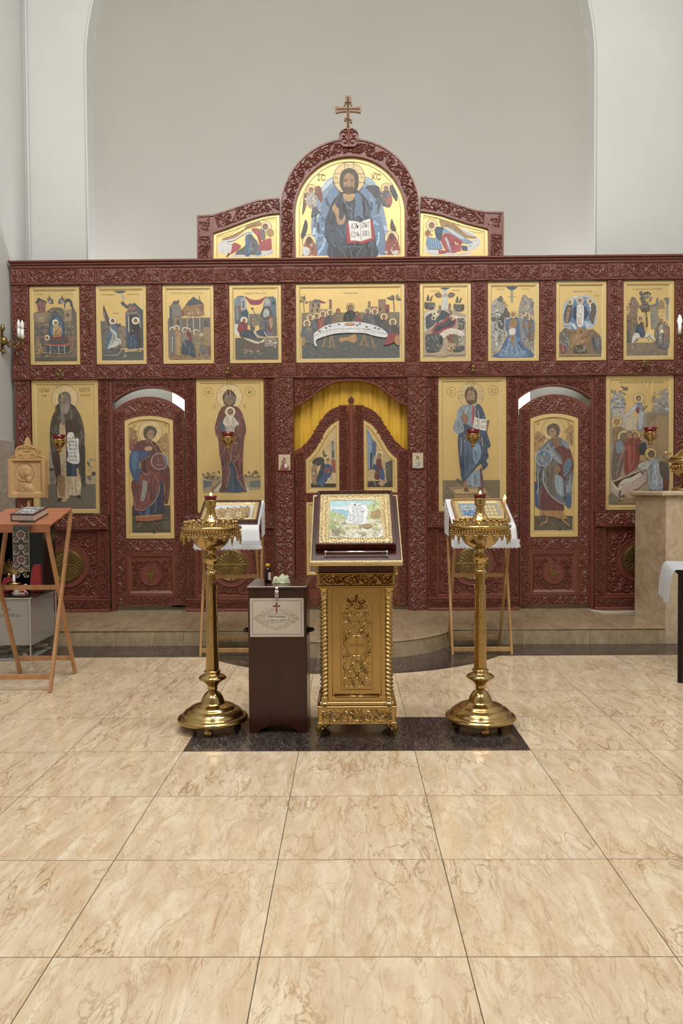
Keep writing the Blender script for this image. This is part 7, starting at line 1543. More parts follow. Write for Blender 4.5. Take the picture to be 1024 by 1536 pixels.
    k = MB(); scroll(k, 2*W-.03, .062, hfn(-W+.015, .898), .004, .012, 12); o('frieze_relief', k, 'brass_relief', ao)
    u = MB().box(-W+.006, W-.006, .004, D, .938, 1.0, .003); uo = o('upper_box', u, 'mahogany')
    e = MB().box(-W-.012, -W+.010, -.006, .02, .938, 1.0, .003); e.box(W-.010, W+.012, -.006, .02, .938, 1.0, .003); 
    for sx in (-1, 1):
        for z in (.952, .985): e.sphere((sx*W, -.010, z), .007, 8, 6)
    o('corner_cap', e)
    # sloping desk
    R = Matrix.Translation(Vector((0, -.12, 1.004))) @ Matrix.Rotation(math.radians(38), 4, 'X')
    dk = MB().box(-.245, .245, 0, .57, -.012, .012, .004); dk.xf(R); do = o('desk_board', dk, 'mahogany')
    sp = MB(); sp.prismz([(0, 0)]*0 or [(-W, .02), (W, .02), (W, D), (-W, D)], .99, 1.06); sp2 = MB()
    v = [(-W+.01, -.02, 1.0), (W-.01, -.02, 1.0), (W-.01, D, 1.0), (-W+.01, D, 1.0), (-W+.01, -.02, 1.055), (W-.01, -.02, 1.055), (W-.01, D, 1.355), (-W+.01, D, 1.355)]
    sp2.add(v, [(0, 3, 2, 1), (4, 5, 6, 7), (0, 1, 5, 4), (1, 2, 6, 5), (2, 3, 7, 6), (3, 0, 4, 7)]); o('desk_wedge', sp2, 'mahogany')
    g = MB(); g.box(-.252, .252, -.012, .004, -.016, .016, .004); g.box(-.252, -.244, -.004, .575, -.014, .016, .003); g.box(.244, .252, -.004, .575, -.014, .016, .003); g.box(-.25, .25, .566, .576, -.014, .016, .003); g.xf(R); go = o('gilt_edge', g, 'gilt_frame', do)
    ch = MB(); ch.tube([(-.165, .05, .035), (.165, .05, .035)], .0045, 8)
    for sx in (-1, 1): ch.sphere((sx*.168, .05, .035), .008); ch.tube([(sx*.168, .05, .03), (sx*.168, .05, .010)], .005, 8); ch.sphere((sx*.168, .035, .018), .006)
    ch.xf(R); o('chrome_rail', ch, 'chrome', do)
    return X, Y0, R
LX, LY, LR = lectern()
def framed_icon(label, M, W, L, T, wood_, paint_fn, fw=.05, gw=.05, crop=(0, 0, 100, 100), halfd=None):
    """icon lying on a sloping desk: M maps local (x across, y up the slope, z outwards)"""
    r = thing('framed_icon', label, 'icon', M)
    m = MB().box(-W/2, W/2, 0, L, 0, T*.55, .003)
    for (a, b_, c, d) in ((-W/2, -W/2+fw, 0, L), (W/2-fw, W/2, 0, L), (-W/2+fw, W/2-fw, 0, fw), (-W/2+fw, W/2-fw, L-fw, L)): m.box(a, b_, c, d, T*.5, T, .004)
    new_obj('wood_frame', m, wood_, r)
    g = MB(); z0, z1, z2 = T*.62, T*.92, T*.60
    O = [(-W/2+fw, fw), (W/2-fw, fw), (W/2-fw, L-fw), (-W/2+fw, L-fw)]; I = [(-W/2+fw+gw, fw+gw), (W/2-fw-gw, fw+gw), (W/2-fw-gw, L-fw-gw), (-W/2+fw+gw, L-fw-gw)]
    def lay(P, z): return [(p[0], p[1], z) for p in P]
    MM = [(i[0] + (o_[0]-i[0])*.35, i[1] + (o_[1]-i[1])*.35) for o_, i in zip(O, I)]
    v = lay(O, z0) + lay(MM, z1) + lay(I, z2); f = []
    for i in range(4): j = (i+1) % 4; f += [(i, j, 4+j, 4+i), (4+i, 4+j, 8+j, 8+i)]
    g.add(v, f)
    rnd = random.Random(4)
    for side in range(4):
        a, b_ = Vector(O[side]), Vector(O[(side+1) % 4]); c = (Vector(I[side]) - a); n = int((b_-a).length/.016)
        for i in range(n):
            q = (i+.5)/n; base = a.lerp(b_, q); inn = Vector(I[side]).lerp(Vector(I[(side+1) % 4]), q)
            for t in (.3, .62):
                p = base.lerp(inn, t + rnd.uniform(-.06, .06)); g.sphere((p.x, p.y, z0 + (z1-z0)*(t/.65 if t < .65 else 1)), .0052, 6, 4)
    new_obj('gilt_moulding', g, 'gilt_frame', r)
    if paint_fn:
        pt = Paint(crop); paint_fn(pt); me = pt.build(I[0][0], I[2][1], I[1][0], I[0][1], -(T*.56))
        for v_ in me.vertices: x, y, z = v_.co; v_.co = (x, z, -y)
        o = bpy.data.objects.new('painting', me); SC.collection.objects.link(o); o.parent = r
    return r
def p_valley(P):
    P.r('#a9dbe6', 0, 0, 535, 450); P.sp('#dfe8ea', [(0, 90), (120, 75), (220, 60), (300, 40), (400, 60), (440, 40), (430, 160), (300, 230), (190, 190), (80, 130), (0, 130)], 3); P.sp('#8cc4dc', [(20, 130), (100, 110), (180, 130), (190, 190), (120, 180)], 3)
    P.sp('#a9bd7c', [(0, 150), (60, 150), (130, 180), (190, 230), (180, 300), (0, 300)], 3); P.sp('#b5cb86', [(380, 100), (440, 30), (535, 0), (535, 240), (400, 250), (370, 180)], 3); P.sp('#a9853e', [(430, 160), (500, 125), (535, 130), (535, 210), (480, 240), (430, 210)], 3)
    P.r('#cdc596', 0, 240, 535, 450); P.sp('#dcd6b4', [(0, 290), (60, 240), (120, 270), (200, 230), (340, 250), (450, 240), (535, 300), (535, 330), (300, 310), (100, 330)], 3); P.sp('#9fae6c', [(0, 260), (60, 280), (130, 300), (100, 350), (0, 350)], 3)
    P.sp('#e3dcc0', [(120, 370), (260, 350), (420, 360), (535, 330), (535, 450), (150, 450)], 3); P.fleck(90, ['#a7b873', '#e6e1c6', '#b7a76c', '#8fa05c', '#d9cf9f'], 10, 250, 525, 440, 46, .4)
    P.sp('#eceef0', [(200, 60), (240, 40), (290, 45), (330, 55), (390, 90), (400, 180), (380, 260), (420, 290), (340, 300), (260, 300), (200, 290), (150, 280), (190, 230), (210, 180), (190, 120)], 4); P.sp('#d5dbe0', [(230, 90), (270, 80), (310, 90), (330, 180), (340, 270), (270, 285), (230, 270), (250, 180)], 3)
    for a in ([(250, 110), (245, 260)], [(290, 110), (300, 270)], [(330, 130), (350, 250)], [(220, 150), (215, 250)]): P.l('#aab2ba', 5, a, 1)
    P.e('#8a6a50', 265, 68, 12, 15); P.sp('#8c8f9c', [(130, 280), (170, 265), (160, 300), (140, 305)], 2); P.sp('#8c7a58', [(20, 370), (80, 360), (120, 375), (100, 430), (60, 420)], 3); P.sp('#a5884c', [(350, 310), (400, 295), (440, 320), (400, 350), (360, 345)], 3)
Mi = Matrix.Translation(Vector((LX-.002, LY, 0))) @ LR @ Matrix.Translation(Vector((0, .085, .013)))
framed_icon('bright icon of a white figure in a green valley on the brass lectern, dark frame', Mi, .445, .485, .045, 'mahogany', p_valley, .018, .058, (0, 0, 535, 450))

# ------------------------------------------------------------------ dark wooden donation box
def donation():
    Y0 = 4.40; X = (414.2-522.4)*Y0/F_PX; r = thing('donation_box', 'tall narrow dark-stained wooden donation box with a white notice', 'donation box', (X, Y0, 0))
    W, D, H = .168, .37, .833
    def o(kind, mb, mat='walnut_box', parent=r): return new_obj(kind, mb, mat, parent)
    m = MB().box(-W, W, 0, D, .045, H, .003)
    P = [(-W, 0), (-W+.05, 0), (-W+.065, .022), (-W+.09, .032), (-.05, .045), (.05, .045), (W-.09, .032), (W-.065, .022), (W-.05, 0), (W, 0), (W, .05), (-W, .05)]
    m.prism(P, 0, .018); m.prism(P, D-.018, D); m.box(-W, -W+.018, .018, D-.018, .0, .05); m.box(W-.018, W, .018, D-.018, 0, .05); o('cabinet', m)
    l = MB().box(-W-.006, W+.006, -.012, D+.002, H, H+.018, .004); o('lid', l)
    la = MB().box(-.012, .012, -.016, .0, H-.045, H-.005, .003); la.tube([(-.006, -.018, H-.030), (-.006, -.026, H-.045), (.006, -.026, H-.045), (.006, -.018, H-.030)], .0025, 6); la.sphere((0, -.016, H-.018), .007); la.box(-.008, .008, -.016, .002, H-.004, H+.012, .002); o('latch', la, 'chrome')
    for sx in (-1, 1):
        h = MB(); h.box(sx*W, sx*(W+.006), .05, .14, .56, .60, .002); h.tube([(sx*(W+.004), .06, .58), (sx*(W+.030), .065, .585), (sx*(W+.034), .095, .585), (sx*(W+.030), .125, .585), (sx*(W+.004), .13, .58)], .008, 8); o('side_handle', h, 'black_metal')
    # notice
    x0, x1, z0, z1 = -.156, .152, .560, .782
    s = MB().box(x0, x1, -.003, .0002, z0, z1); so = o('notice', s, 'paper')
    pt = Paint((0, 0, 920, 650))
    for (q, w, c) in ((0, 10, '#d8d2c8'), (34, 6, '#5f6a76'), (46, 2, '#6f7a86')):
        pt.l(c, w, [(q+4, q+4), (916-q, q+4)]); pt.l(c, w, [(q+4, 646-q), (916-q, 646-q)]); pt.l(c, w, [(q+4, q+4), (q+4, 646-q)]); pt.l(c, w, [(916-q, q+4), (916-q, 646-q)])
    rn = random.Random(5)
    for sx in (1, -1):
        for (u, v_, R_) in ((250, 0, 48), (310, 30, 36), (310, -30, 36), (360, 0, 26), (210, -80, 36), (210, 85, 36), (150, 130, 30), (140, -120, 28), (70, -150, 26), (70, 150, 28), (270, -62, 22), (270, 62, 22), (20, 175, 20)):
            for g_ in (1, .62):
                pt.ring('#b7a07a' if g_ == 1 else '#c2958a', 455+sx*u, 340+v_, R_*g_, 4, rn.uniform(0, 1), rn.uniform(4.8, 6.2), 18)
        pt.l('#b7a07a', 4, [(455+sx*40, 200), (455+sx*150, 250), (455+sx*190, 270)], 1); pt.l('#c9a9a0', 4, [(455+sx*30, 530), (455+sx*150, 470), (455+sx*240, 420), (455+sx*390, 335)], 1); pt.l('#b7a07a', 4, [(455+sx*390, 345), (455+sx*260, 240), (455+sx*190, 180), (455+sx*170, 200)], 1)
    pt.p('#d9d2c6', [(268, 270), (640, 270), (672, 340), (640, 408), (268, 408), (240, 340)]); pt.l('#9c6a62', 4, [(268, 270), (640, 270), (672, 340), (640, 408), (268, 408), (240, 340), (268, 270)])
    cr = '#8f3c3a'; pt.p(cr, [(440, 90), (455, 74), (470, 90), (466, 250), (455, 262), (444, 250)]); pt.p(cr, [(395, 132), (410, 120), (500, 120), (515, 132), (500, 146), (410, 146)]); pt.e(cr, 455, 92, 18, 20); pt.e(cr, 410, 133, 20, 16); pt.e(cr, 500, 133, 20, 16); pt.l(cr, 10, [(432, 190), (478, 205)])
    pt.t('#2b2a30', 452, 308, 32, 'Пожертвования', 316); pt.t('#2b2a30', 450, 370, 32, 'на ремонт храма', 326)
    me = pt.build(x0, z1, x1, z0, -.0032, .00008); oo = bpy.data.objects.new('notice_print', me); SC.collection.objects.link(oo); oo.parent = so
    return X, Y0, H+.018
BX, BY, BH = donation()
r = thing('oil_bottle', 'small dark bottle with yellow cap on the wooden donation box', 'bottle', (BX-.070, BY+.17, BH))
new_obj('bottle_body', MB().lathe([(0, 0), (.019, .0), (.021, .004), (.021, .070), (.017, .084), (.009, .092), (.009, .100)], 20), 'amber_glass', r)
lb = MB(); lb.lathe([(.0214, .018), (.0214, .062)], 20); new_obj('bottle_label', MB().box(.004, .020, -.0225, -.012, .018, .062, .001), 'paper', r); new_obj('cap', MB().lathe([(0, .096), (.011, .096), (.0115, .112), (0, .113)], 16), 'yellow_cap', r)
tw = MB(); rn = random.Random(3)
v = []; f = []; n = 22
for j in range(n):
    for i in range(n):
        u, w = i/(n-1)*2-1, j/(n-1)*2-1; hh = .028 + .016*math.sin(u*5+1)*math.cos(w*3) + .010*math.sin(w*9+u*4); e = max(abs(u), abs(w)); hh = .002 + max(0, hh)*min(1, (1-e)*5)
        v.append((u*.048*(1+.08*math.sin(w*6)), w*.035*(1+.1*math.sin(u*5)), hh))
for j in range(n-1):
    for i in range(n-1): a = j*n+i; f.append((a, a+1, a+n+1, a+n))
tw.add(v, f, True); tw.box(-.04, .04, -.03, .03, 0, .008, .003)
t = new_obj('folded_cloth', tw, 'towel', None, (0, 0, 0), Matrix.Translation(Vector((BX+.012, BY+.15, BH)))); tag(t, 'crumpled pale green cloth on the wooden donation box beside the bottle', 'cloth')
# ------------------------------------------------------------------ folding stands
def legs_stand(name, label, M, W, D, legw, mat, top, bars, group=None, foot_in=0.0):
    """X-folding stand. local x across, y depth (front 0), z up; top = (y_front, z_front, y_back, z_back)"""
    r = thing(name, label, 'folding lectern', M, group)
    yf, zf, yb, zk = top; t = .020
    for sx in (-1, 1):
        x = sx*W/2
        a = MB().bar((x, .0, .0), (x, yb, zk-.02), t, legw, (0, 1, .3)); new_obj('leg', a, mat, r)
        x2 = sx*(W/2 - t - .002 - foot_in)
        b_ = MB().bar((x2, D, .0), (x2, yf, zf-.02), t, legw, (0, 1, -.3)); new_obj('leg', b_, mat, r)
    for (kind, y, z, inset, th) in bars:
        new_obj('cross_bar', MB().box(-W/2+inset, W/2-inset, y-.010, y+.010, z-th/2, z+th/2, .002), mat, r)
    return r
# left foreground lectern
LXc = (-2.09-2.56)/2; LWd = .47
fr = legs_stand('folding_lectern', 'foreground wooden folding lectern with sloping reddish desk at the left edge', (LXc, 5.32, 0), LWd, .56, .036, 'pale_beech', (.05, 1.15, .46, 1.27), [('b', .045, .10, -.0, .034), ('b', .515, .13, .02, .034), ('b', .295, .70, .0, .034)])
m = MB(); yf, zf, yb, zk = .02, 1.155, .46, 1.262; sl = math.atan2(zk-zf, yb-yf); L = math.hypot(zk-zf, yb-yf)
RL = Matrix.Translation(Vector((0, yf, zf))) @ Matrix.Rotation(sl, 4, 'X')
m.box(-LWd/2-.012, LWd/2+.012, 0, L, -.0, .018, .004); m.box(-LWd/2-.012, LWd/2+.012, -.016, .004, -.035, .030, .004); m.xf(RL); new_obj('desk', m, 'lectern_board', fr)
m = MB()
for (xx, yy) in ((LWd/2-.01, L-.02), (-.13, L-.012), (LWd/2-.03, L-.03)): m.sphere((xx, yy, .022), .006, 8, 6)
m.xf(RL); new_obj('brass_stud', m, 'brass', fr)
MLd = Matrix.Translation(Vector((LXc, 5.32, 0))) @ RL
# book on it
bc = at_Y(47, 776, 5.58)
lx = bc.x - LXc
Mb = MLd @ Matrix.Translation(Vector((lx, .075, .0185))) @ Matrix.Rotation(-.10, 4, 'Z')
Mb = Mb @ Matrix.Diagonal((.95, 1.0, 1.5, 1)) @ Matrix.Translation(Vector((.012, 0, 0)))
bk = thing('prayer_book', 'small thick book with silvery lettered cover on the left folding lectern', 'book', Mb)
new_obj('page_block', MB().box(-.088, .086, .004, .205, .004, .032, .002), 'paper', bk)
cv = MB().box(-.092, .092, 0, .21, .032, .037, .0015); cv.box(-.092, .092, 0, .21, 0, .004, .0015); cv.box(-.094, -.088, 0, .21, 0, .037, .0015); new_obj('cover', cv, 'mahogany', bk)
pt = Paint((0, 0, 180, 210)); pt.r('#7d2c2a', 4, 4, 176, 206); pt.r('#c9ccd0', 16, 16, 164, 194); pt.ring('#4b4a4c', 90, 105, 52, 5); pt.fleck(46, ['#4b4a4c', '#6c6a6a', '#8d8c8c'], 24, 24, 156, 186, 16); pt.t('#33302f', 90, 60, 24, 'СЛОВО', 110); pt.t('#33302f', 90, 150, 24, 'БОЖІЕ', 100); pt.l('#4b4a4c', 4, [(20, 20), (160, 20), (160, 190), (20, 190), (20, 20)])
me = pt.build(-.090, .208, .090, .002, -.0372)
for v_ in me.vertices: x, y, z = v_.co; v_.co = (x, z, -y)
o = bpy.data.objects.new('cover_print', me); SC.collection.objects.link(o); o.parent = bk
# embroidered runner hanging over the front edge
simple('runner_cloth', '#3b342f', rough=.85, var=.2, scale=40, bump=.4, bscale=300)
pt0 = at_Y(33, 790, 5.30); rx = pt0.x
def runner():
    r = thing('embroidered_runner', 'dark embroidered ribbon runner hanging over the front of the left folding lectern', 'runner', (rx, 5.30, 1.138))
    w = .058; prof = [(.10, .053), (.0, .030), (-.014, .028), (-.020, .0), (-.018, -.10), (-.022, -.20), (-.020, -.285)]
    v = []; f = []
    for (y, z) in prof:
        for x in (-w, w): v.append((x, y, z))
    for i in range(len(prof)-1): f.append((2*i, 2*i+2, 2*i+3, 2*i+1))
    n0 = len(v); v += [(p[0], p[1]+.003, p[2]-.002) for p in v]; f += [tuple(n0+k for k in q[::-1]) for q in f]
    f += [(2*i, 2*i+2, n0+2*i+2, n0+2*i) for i in range(len(prof)-1)] + [(2*i+1, n0+2*i+1, n0+2*i+3, 2*i+3) for i in range(len(prof)-1)] + [(2*len(prof)-2, 2*len(prof)-1, n0+2*len(prof)-1, n0+2*len(prof)-2)]
    new_obj('cloth_band', MB().add(v, f), 'runner_cloth', r)
    pt = Paint((0, 0, 220, 560))
    for k, cy in enumerate((60, 230, 400, 540)):
        q = '#c9c2b8'; R_ = 52 if k % 2 == 0 else 30
        pt.ring(q, 110, cy, R_, 8); pt.ring('#8a5552', 110, cy, R_*.6, 7); pt.p('#b06a66', [(110, cy-16), (124, cy), (110, cy+16), (96, cy)])
        for sx in (-1, 1):
            pt.ring(q, 110+sx*62, cy+70, 30, 6, 0, 4.8, 14); pt.ring('#a58a5c', 110+sx*70, cy-5, 22, 5, 1, 6, 14); pt.e('#9c5450', 110+sx*66, cy+70, 10); pt.l(q, 6, [(110+sx*20, cy+55), (110+sx*60, cy+100), (110+sx*96, cy+90)], 1)
    pt.l('#9a938a', 6, [(6, 0), (6, 555)]); pt.l('#9a938a', 6, [(214, 0), (214, 555)]); pt.l('#b59a5c', 10, [(0, 552), (220, 552)])
    paint_obj(pt, -w, .0, w, -.285, -.0225, r)
runner()

# clear donation box on the floor and what stands on it
def clear_box():
    x0, x1, y0, y1, h = -3.15, -2.63, 6.30, 6.86, .52
    r = thing('clear_donation_box', 'clear acrylic box with grey paper notice behind the left folding lectern', 'donation box', (x1, y0, 0)); off = (x1, y0, 0)
    t = .006
    for (kind, a) in (('side_panel', (x0, x1, y0, y0+t, .004, h)), ('side_panel', (x1-t, x1, y0+t, y1-t, .004, h)), ('side_panel', (x0, x1, y1-t, y1, .004, h)), ('side_panel', (x0, x0+t, y0+t, y1-t, .004, h)), ('lid', (x0, x1, y0, y1, h, h+t)), ('bottom_panel', (x0, x1, y0, y1, 0, .004))):
        new_obj(kind, MB().box(*a), 'clear_acrylic', r, off)
    e = MB()
    for (x, y) in ((x0, y0), (x1, y0), (x1, y1), (x0, y1)): e.box(x-.004, x+.004, y-.004, y+.004, 0, h+.006)
    e.box(x0, x1, y0-.002, y0+.003, h-.001, h+.008); e.box(x1-.003, x1+.002, y0, y1, h-.001, h+.008); new_obj('joint_edge', e, 'grey_paper', r, off)
    pa = new_obj('paper_insert', MB().box(x0+.01, x1-.010, y0+.009, y0+.011, .135, h-.008), 'grey_paper', r, off)
    new_obj('paper_insert', MB().box(x1-.012, x1-.010, y0+.012, y1-.02, .125, h-.008), 'grey_paper', r, off)
    # notice lettering: its end shows beside the lectern's leg
    pt = Paint((0, 0, 1000, 100)); pt.t('#2c2624', 500, 50, 44, 'НА ХРАМЪ ТАНИ'); 
    def word(s, xr, z, hh):
        V, Fs, a, b_, _ = text_tris(s); k = hh/.72; m = MB(); m.add([(xr + (q[0]-b_)*k, y0+.0085, z + q[1]*k) for q in V], Fs); return m
    k1 = at_Y(16, 916, y0+.01); k2 = at_Y(32, 925, y0+.01)
    m = word('РОСПИСЬ ТАНИ', k1.x, k1.z, .022); q = word('ПРЕДИКОНОПИСЕЦ', k2.x, k2.z, .022); m.add(q.v, q.f); new_obj('lettering', m, 'grey_ink', pa, off)
    s = MB().box(-2.80, -2.768, y0+.10, y0+.16, h+.0065, h+.060); new_obj('paper_slip', s, 'paper', r, off)
    return x0, x1, y0, y1, h+.006
cb = clear_box()
rn = random.Random(11)
cm = MB(); 
for i in range(110):
    x = rn.uniform(cb[0]+.08, cb[1]-.075); y = rn.uniform(cb[2]+.07, cb[3]-.08); a = rn.uniform(0, PI); w, l = rn.uniform(.025, .04), rn.uniform(.04, .07); z = .012 + rn.uniform(0, .09)
    s0 = len(cm.v); cm.box(-l, l, -w/2, w/2, -.0006, .0006); cm.xf(Matrix.Translation(Vector((x, y, z))) @ Matrix.Rotation(a, 4, 'Z') @ Matrix.Rotation(rn.uniform(-.35, .35), 4, 'X') @ Matrix.Rotation(rn.uniform(-.3, .3), 4, 'Y'), s0)
for i in range(70):
    x = rn.uniform(cb[0]+.03, cb[1]-.03); y = rn.uniform(cb[2]+.03, cb[3]-.03); cm.lathe([(0, 0), (.011, 0), (.011, .002), (0, .002)], 10, (x, y, .006+rn.uniform(0, .015)))
cm.box(cb[0]+.02, cb[1]-.03, cb[2]+.03, cb[3]-.03, .0045, .010)
o = new_obj('coins_and_notes', cm, 'cash', None, (0, 0, 0)); o['kind'] = 'stuff'; tag(o, 'heap of coins and folded banknotes inside the clear acrylic box', 'money')

# dark shelf case standing on the clear box: gold rays, candle, red drapery
cz = cb[4]
def case():
    x0, x1, y0, y1 = -3.13, -2.60, 6.34, 6.80; z0, z1 = cz+.0005, cz+.585
    r = thing('display_case', 'open-fronted black case standing on the clear donation box', 'display case', ((x0+x1)/2, y0, z0)); off = ((x0+x1)/2, y0, z0)
    m = MB().box(x0, x1, y0, y1, z0, z0+.015, .002); m.box(x0, x1, y1-.012, y1, z0+.015, z1, .002); m.box(x0, x0+.012, y0, y1-.012, z0+.015, z1, .002); m.box(x1-.012, x1, y0+.18, y1-.012, z0+.015, z1, .002); m.box(x0, x1, y0, y1, z1, z1+.012, .002)
    new_obj('case_body', m, 'black_lacquer', r, off)
    g = MB(); rn = random.Random(2)
    return x0, x1, y0, y1, z0+.015
dc = case(); zf0 = dc[4]
def drape(name, label, pts, depth, h, mat, M):
    m = MB(); v = []; f = []; n = len(pts); k = 10
    for j in range(k+1):
        q = j/k
        for i, (x, z) in enumerate(pts):
            v.append((x, -depth*math.sin(PI*q)*(.85 + .15*math.sin(i*2.3)) , z))
    return None
def cone_cloth(name, label, c, rx, ry, h, mat, folds=9, top=.28, cat='cloth'):
    v = []; f = []; n = 60; kz = 14
    for j in range(kz+1):
        t = j/kz; R = 1-(1-top)*t**1.4
        for i in range(n):
            a = 2*PI*i/n; w = 1 + .10*math.sin(a*folds + t*2)*(1-t*.5); v.append((rx*R*w*math.cos(a), ry*R*w*math.sin(a), h*math.sin(t*PI/2)))
    for j in range(kz):
        for i in range(n): f.append((j*n+i, j*n+(i+1) % n, (j+1)*n+(i+1) % n, (j+1)*n+i))
    f.append(tuple(kz*n+i for i in range(n))); f.append(tuple(range(n-1, -1, -1)))
    o = new_obj(name, MB().add(v, f, True), mat, None, (0, 0, 0), Matrix.Translation(Vector(c))); tag(o, label, cat); return o
def P6(px, py, Y=6.5): return at_Y(px, py, Y)
a = P6(54, 875, 6.55)
cone_cloth('red_drapery', 'folded red velvet drapery on the right inside the black case', (a.x, 6.60, zf0), .075, .055, .235, 'red_velvet', 5, .35)
a = P6(8, 875, 6.55)
cone_cloth('red_drapery', 'small red velvet drapery on the left inside the black case', (a.x, 6.60, zf0), .055, .05, .125, 'red_velvet', 5, .4)
# gilded ray fan
a = P6(12, 845, 6.68); g = thing('gilded_ray_fan', 'gilded fan of fine rays standing inside the black case', 'ornament', (a.x, 6.70, zf0))
m = MB(); 
for i in range(15):
    t = PI*(.08 + .84*i/14); m.bar((.018*math.cos(t), 0, .13+.018*math.sin(t)), ((.125+.02*(i % 2))*math.cos(t), 0, .13+(.125+.02*(i % 2))*math.sin(t)), .010, .006, (0, 1, 0), .001)
new_obj('rays', m, 'brass', g); new_obj('stem', MB().lathe([(0, 0), (.04, 0), (.042, .008), (.014, .02), (.010, .10), (.03, .13), (0, .16)], 16), 'brass', g)
# gold bowl and white candle, pale figurine
a = P6(20, 860, 6.48); g = thing('gilded_bowl', 'small ribbed gilded bowl inside the black case', 'bowl', (a.x, 6.50, zf0)); m = MB(); v = []; f = []
m.lathe([(0, .0), (.030, .0), (.032, .006), (.016, .020), (.020, .034), (.045, .052), (.060, .078), (.062, .092), (.056, .092), (.045, .066), (0, .052)], 36); new_obj('bowl_body', m, 'brass_relief', g)
cd_ = new_obj('white_candle', MB().lathe([(0, 0), (.012, 0), (.011, .10), (.003, .106)], 12), 'porcelain_candle', None, (0, 0, 0), Matrix.Translation(Vector((a.x-.004, 6.50, zf0+.0525)))); tag(cd_, 'short white candle standing in the gilded bowl', 'candle')
a = P6(30, 873, 6.44); g = MB()
g.tube([(-.05, 0, .022), (-.02, -.005, .030), (.015, 0, .040), (.03, 0, .055)], .020, 10, taper=[.5, .9, 1.1, .7]); g.sphere((.045, 0, .066), .020, 12, 8); g.tube([(.0, -.01, .035), (-.02, -.02, .02), (.0, -.03, .01)], .008, 8); g.tube([(.02, -.01, .045), (.05, -.02, .025), (.07, -.02, .012)], .008, 8); g.lathe([(0, 0), (.055, 0), (.05, .012), (0, .014)], 20, (0, 0, 0), True, 1.3, .7)
o = new_obj('clay_figurine', g, 'pink_clay', None, (0, 0, 0), Matrix.Translation(Vector((a.x, 6.44, zf0)))); tag(o, 'pale pink figurine lying at the front of the black case', 'figurine')
a = P6(76, 868, 6.5)

# carved limewood icon on a pole
def pole_icon():
    Y = 7.22; p = at_Y(43, 747, Y); k = Y/F_PX
    W = 57*k/2; x = p.x; z0 = p.z; H = 82*k
    r = thing('carved_pole_icon', 'carved pale wooden icon in a shaped frame on a pole by the left wall', 'icon', (x, Y, ZP))
    z0 -= ZP
    hs = [(W, 0), (W, H*.66), (W*.94, H*.73), (W*.82, H*.77), (W*.64, H*.785), (W*.64, H*.86), (W*.56, H*.92), (W*.40, H*.955), (W*.16, H*.97), (W*.13, H*1.03), (W*.06, H*1.09), (0, H*1.115)]
    sil = hs + [(-a_, b_) for a_, b_ in hs[-2::-1]]
    O = [(a_, z0+b_) for a_, b_ in sil]
    m = MB().prism(O, -.02, .02)
    fr = rect(-W*.98, z0+.004, W*.98, z0+H*.72); inn = rect(-W*.70, z0+H*.12, W*.70, z0+H*.66); m.ring(fr, inn, -.040, -.022, -.02, .35)
    new_obj('carved_frame', m, 'icon_limewood', r)
    k2 = MB()
    for sx in (-1, 1):
        k2.ribbon([(sx*(W*.30 + .028*(1-i/16)*math.cos(i*.55)), z0+H*.76 + .028*(1-i/16)*math.sin(i*.55)) for i in range(15)], .005, -.02, .009)
        k2.ribbon([(sx*W*.92, z0+H*.68), (sx*W*.80, z0+H*.75), (sx*W*.60, z0+H*.765), (sx*W*.57, z0+H*.86), (sx*W*.48, z0+H*.91), (sx*W*.14, z0+H*.945)], .005, -.02, .010)
    k2.ribbon([(-W*.5, z0+H*.91), (W*.5, z0+H*.91)], .005, -.02, .008); k2.ribbon([(-W*.18, z0+H*.86), (W*.18, z0+H*.86)], .005, -.02, .008); k2.ribbon([(0, z0+H*.95), (0, z0+H*1.06)], [.012, .004], -.02, .012)
    new_obj('scrollwork', k2, 'icon_limewood', r)
    # relief: veiled head and shoulders bowed over a child
    f = MB()
    def blob(cx, cz, rx, rz, d, rot=0, n=10):
        v = []; fs = []; m_ = 24
        for j in range(n+1):
            t = j/n
            for i in range(m_):
                a_ = 2*PI*i/m_; u, w = rx*math.cos(t*PI/2)*math.cos(a_), rz*math.cos(t*PI/2)*math.sin(a_)
                v.append((cx*W + (u*math.cos(rot)-w*math.sin(rot))*W, -.0215 - d*math.sin(t*PI/2), z0 + H*.36 + (cz + u*math.sin(rot)+w*math.cos(rot))*W))
        for j in range(n):
            for i in range(m_): fs.append((j*m_+i, (j+1)*m_+i, (j+1)*m_+(i+1) % m_, j*m_+(i+1) % m_))
        f.add(v, fs, True)
    blob(-.10, -.62, .48, .42, .014); blob(-.12, .34, .33, .36, .014, .2); blob(-.02, .24, .17, .22, .020, .2); blob(.06, -.06, .17, .20, .018); blob(.0, -.50, .30, .22, .020, -.4)
    for i in range(6): f.ribbon([((-.42+i*.10)*W, z0+H*.36+(-.20-i*.03)*W), ((-.36+i*.11)*W, z0+H*.36+(-.5-i*.02)*W), ((-.22+i*.12)*W, z0+H*.36+(-.80)*W)], .004, -.032, .006)
    f.ribbon([((-.12+.50*math.cos(t))*W, z0+H*.36+(.34+.50*math.sin(t))*W) for t in [i*2*PI/24 for i in range(25)]], .004, -.0215, .006)
    new_obj('relief_figure', f, 'icon_limewood', r)
    new_obj('pole', MB().tube([(0, 0, .035), (0, 0, z0+.01)], .014, 12), 'honey_wood', r)
    new_obj('foot_block', MB().lathe([(0, 0), (.14, 0), (.14, .02), (.04, .035), (0, .036)], 24), 'honey_wood', r)
pole_icon()

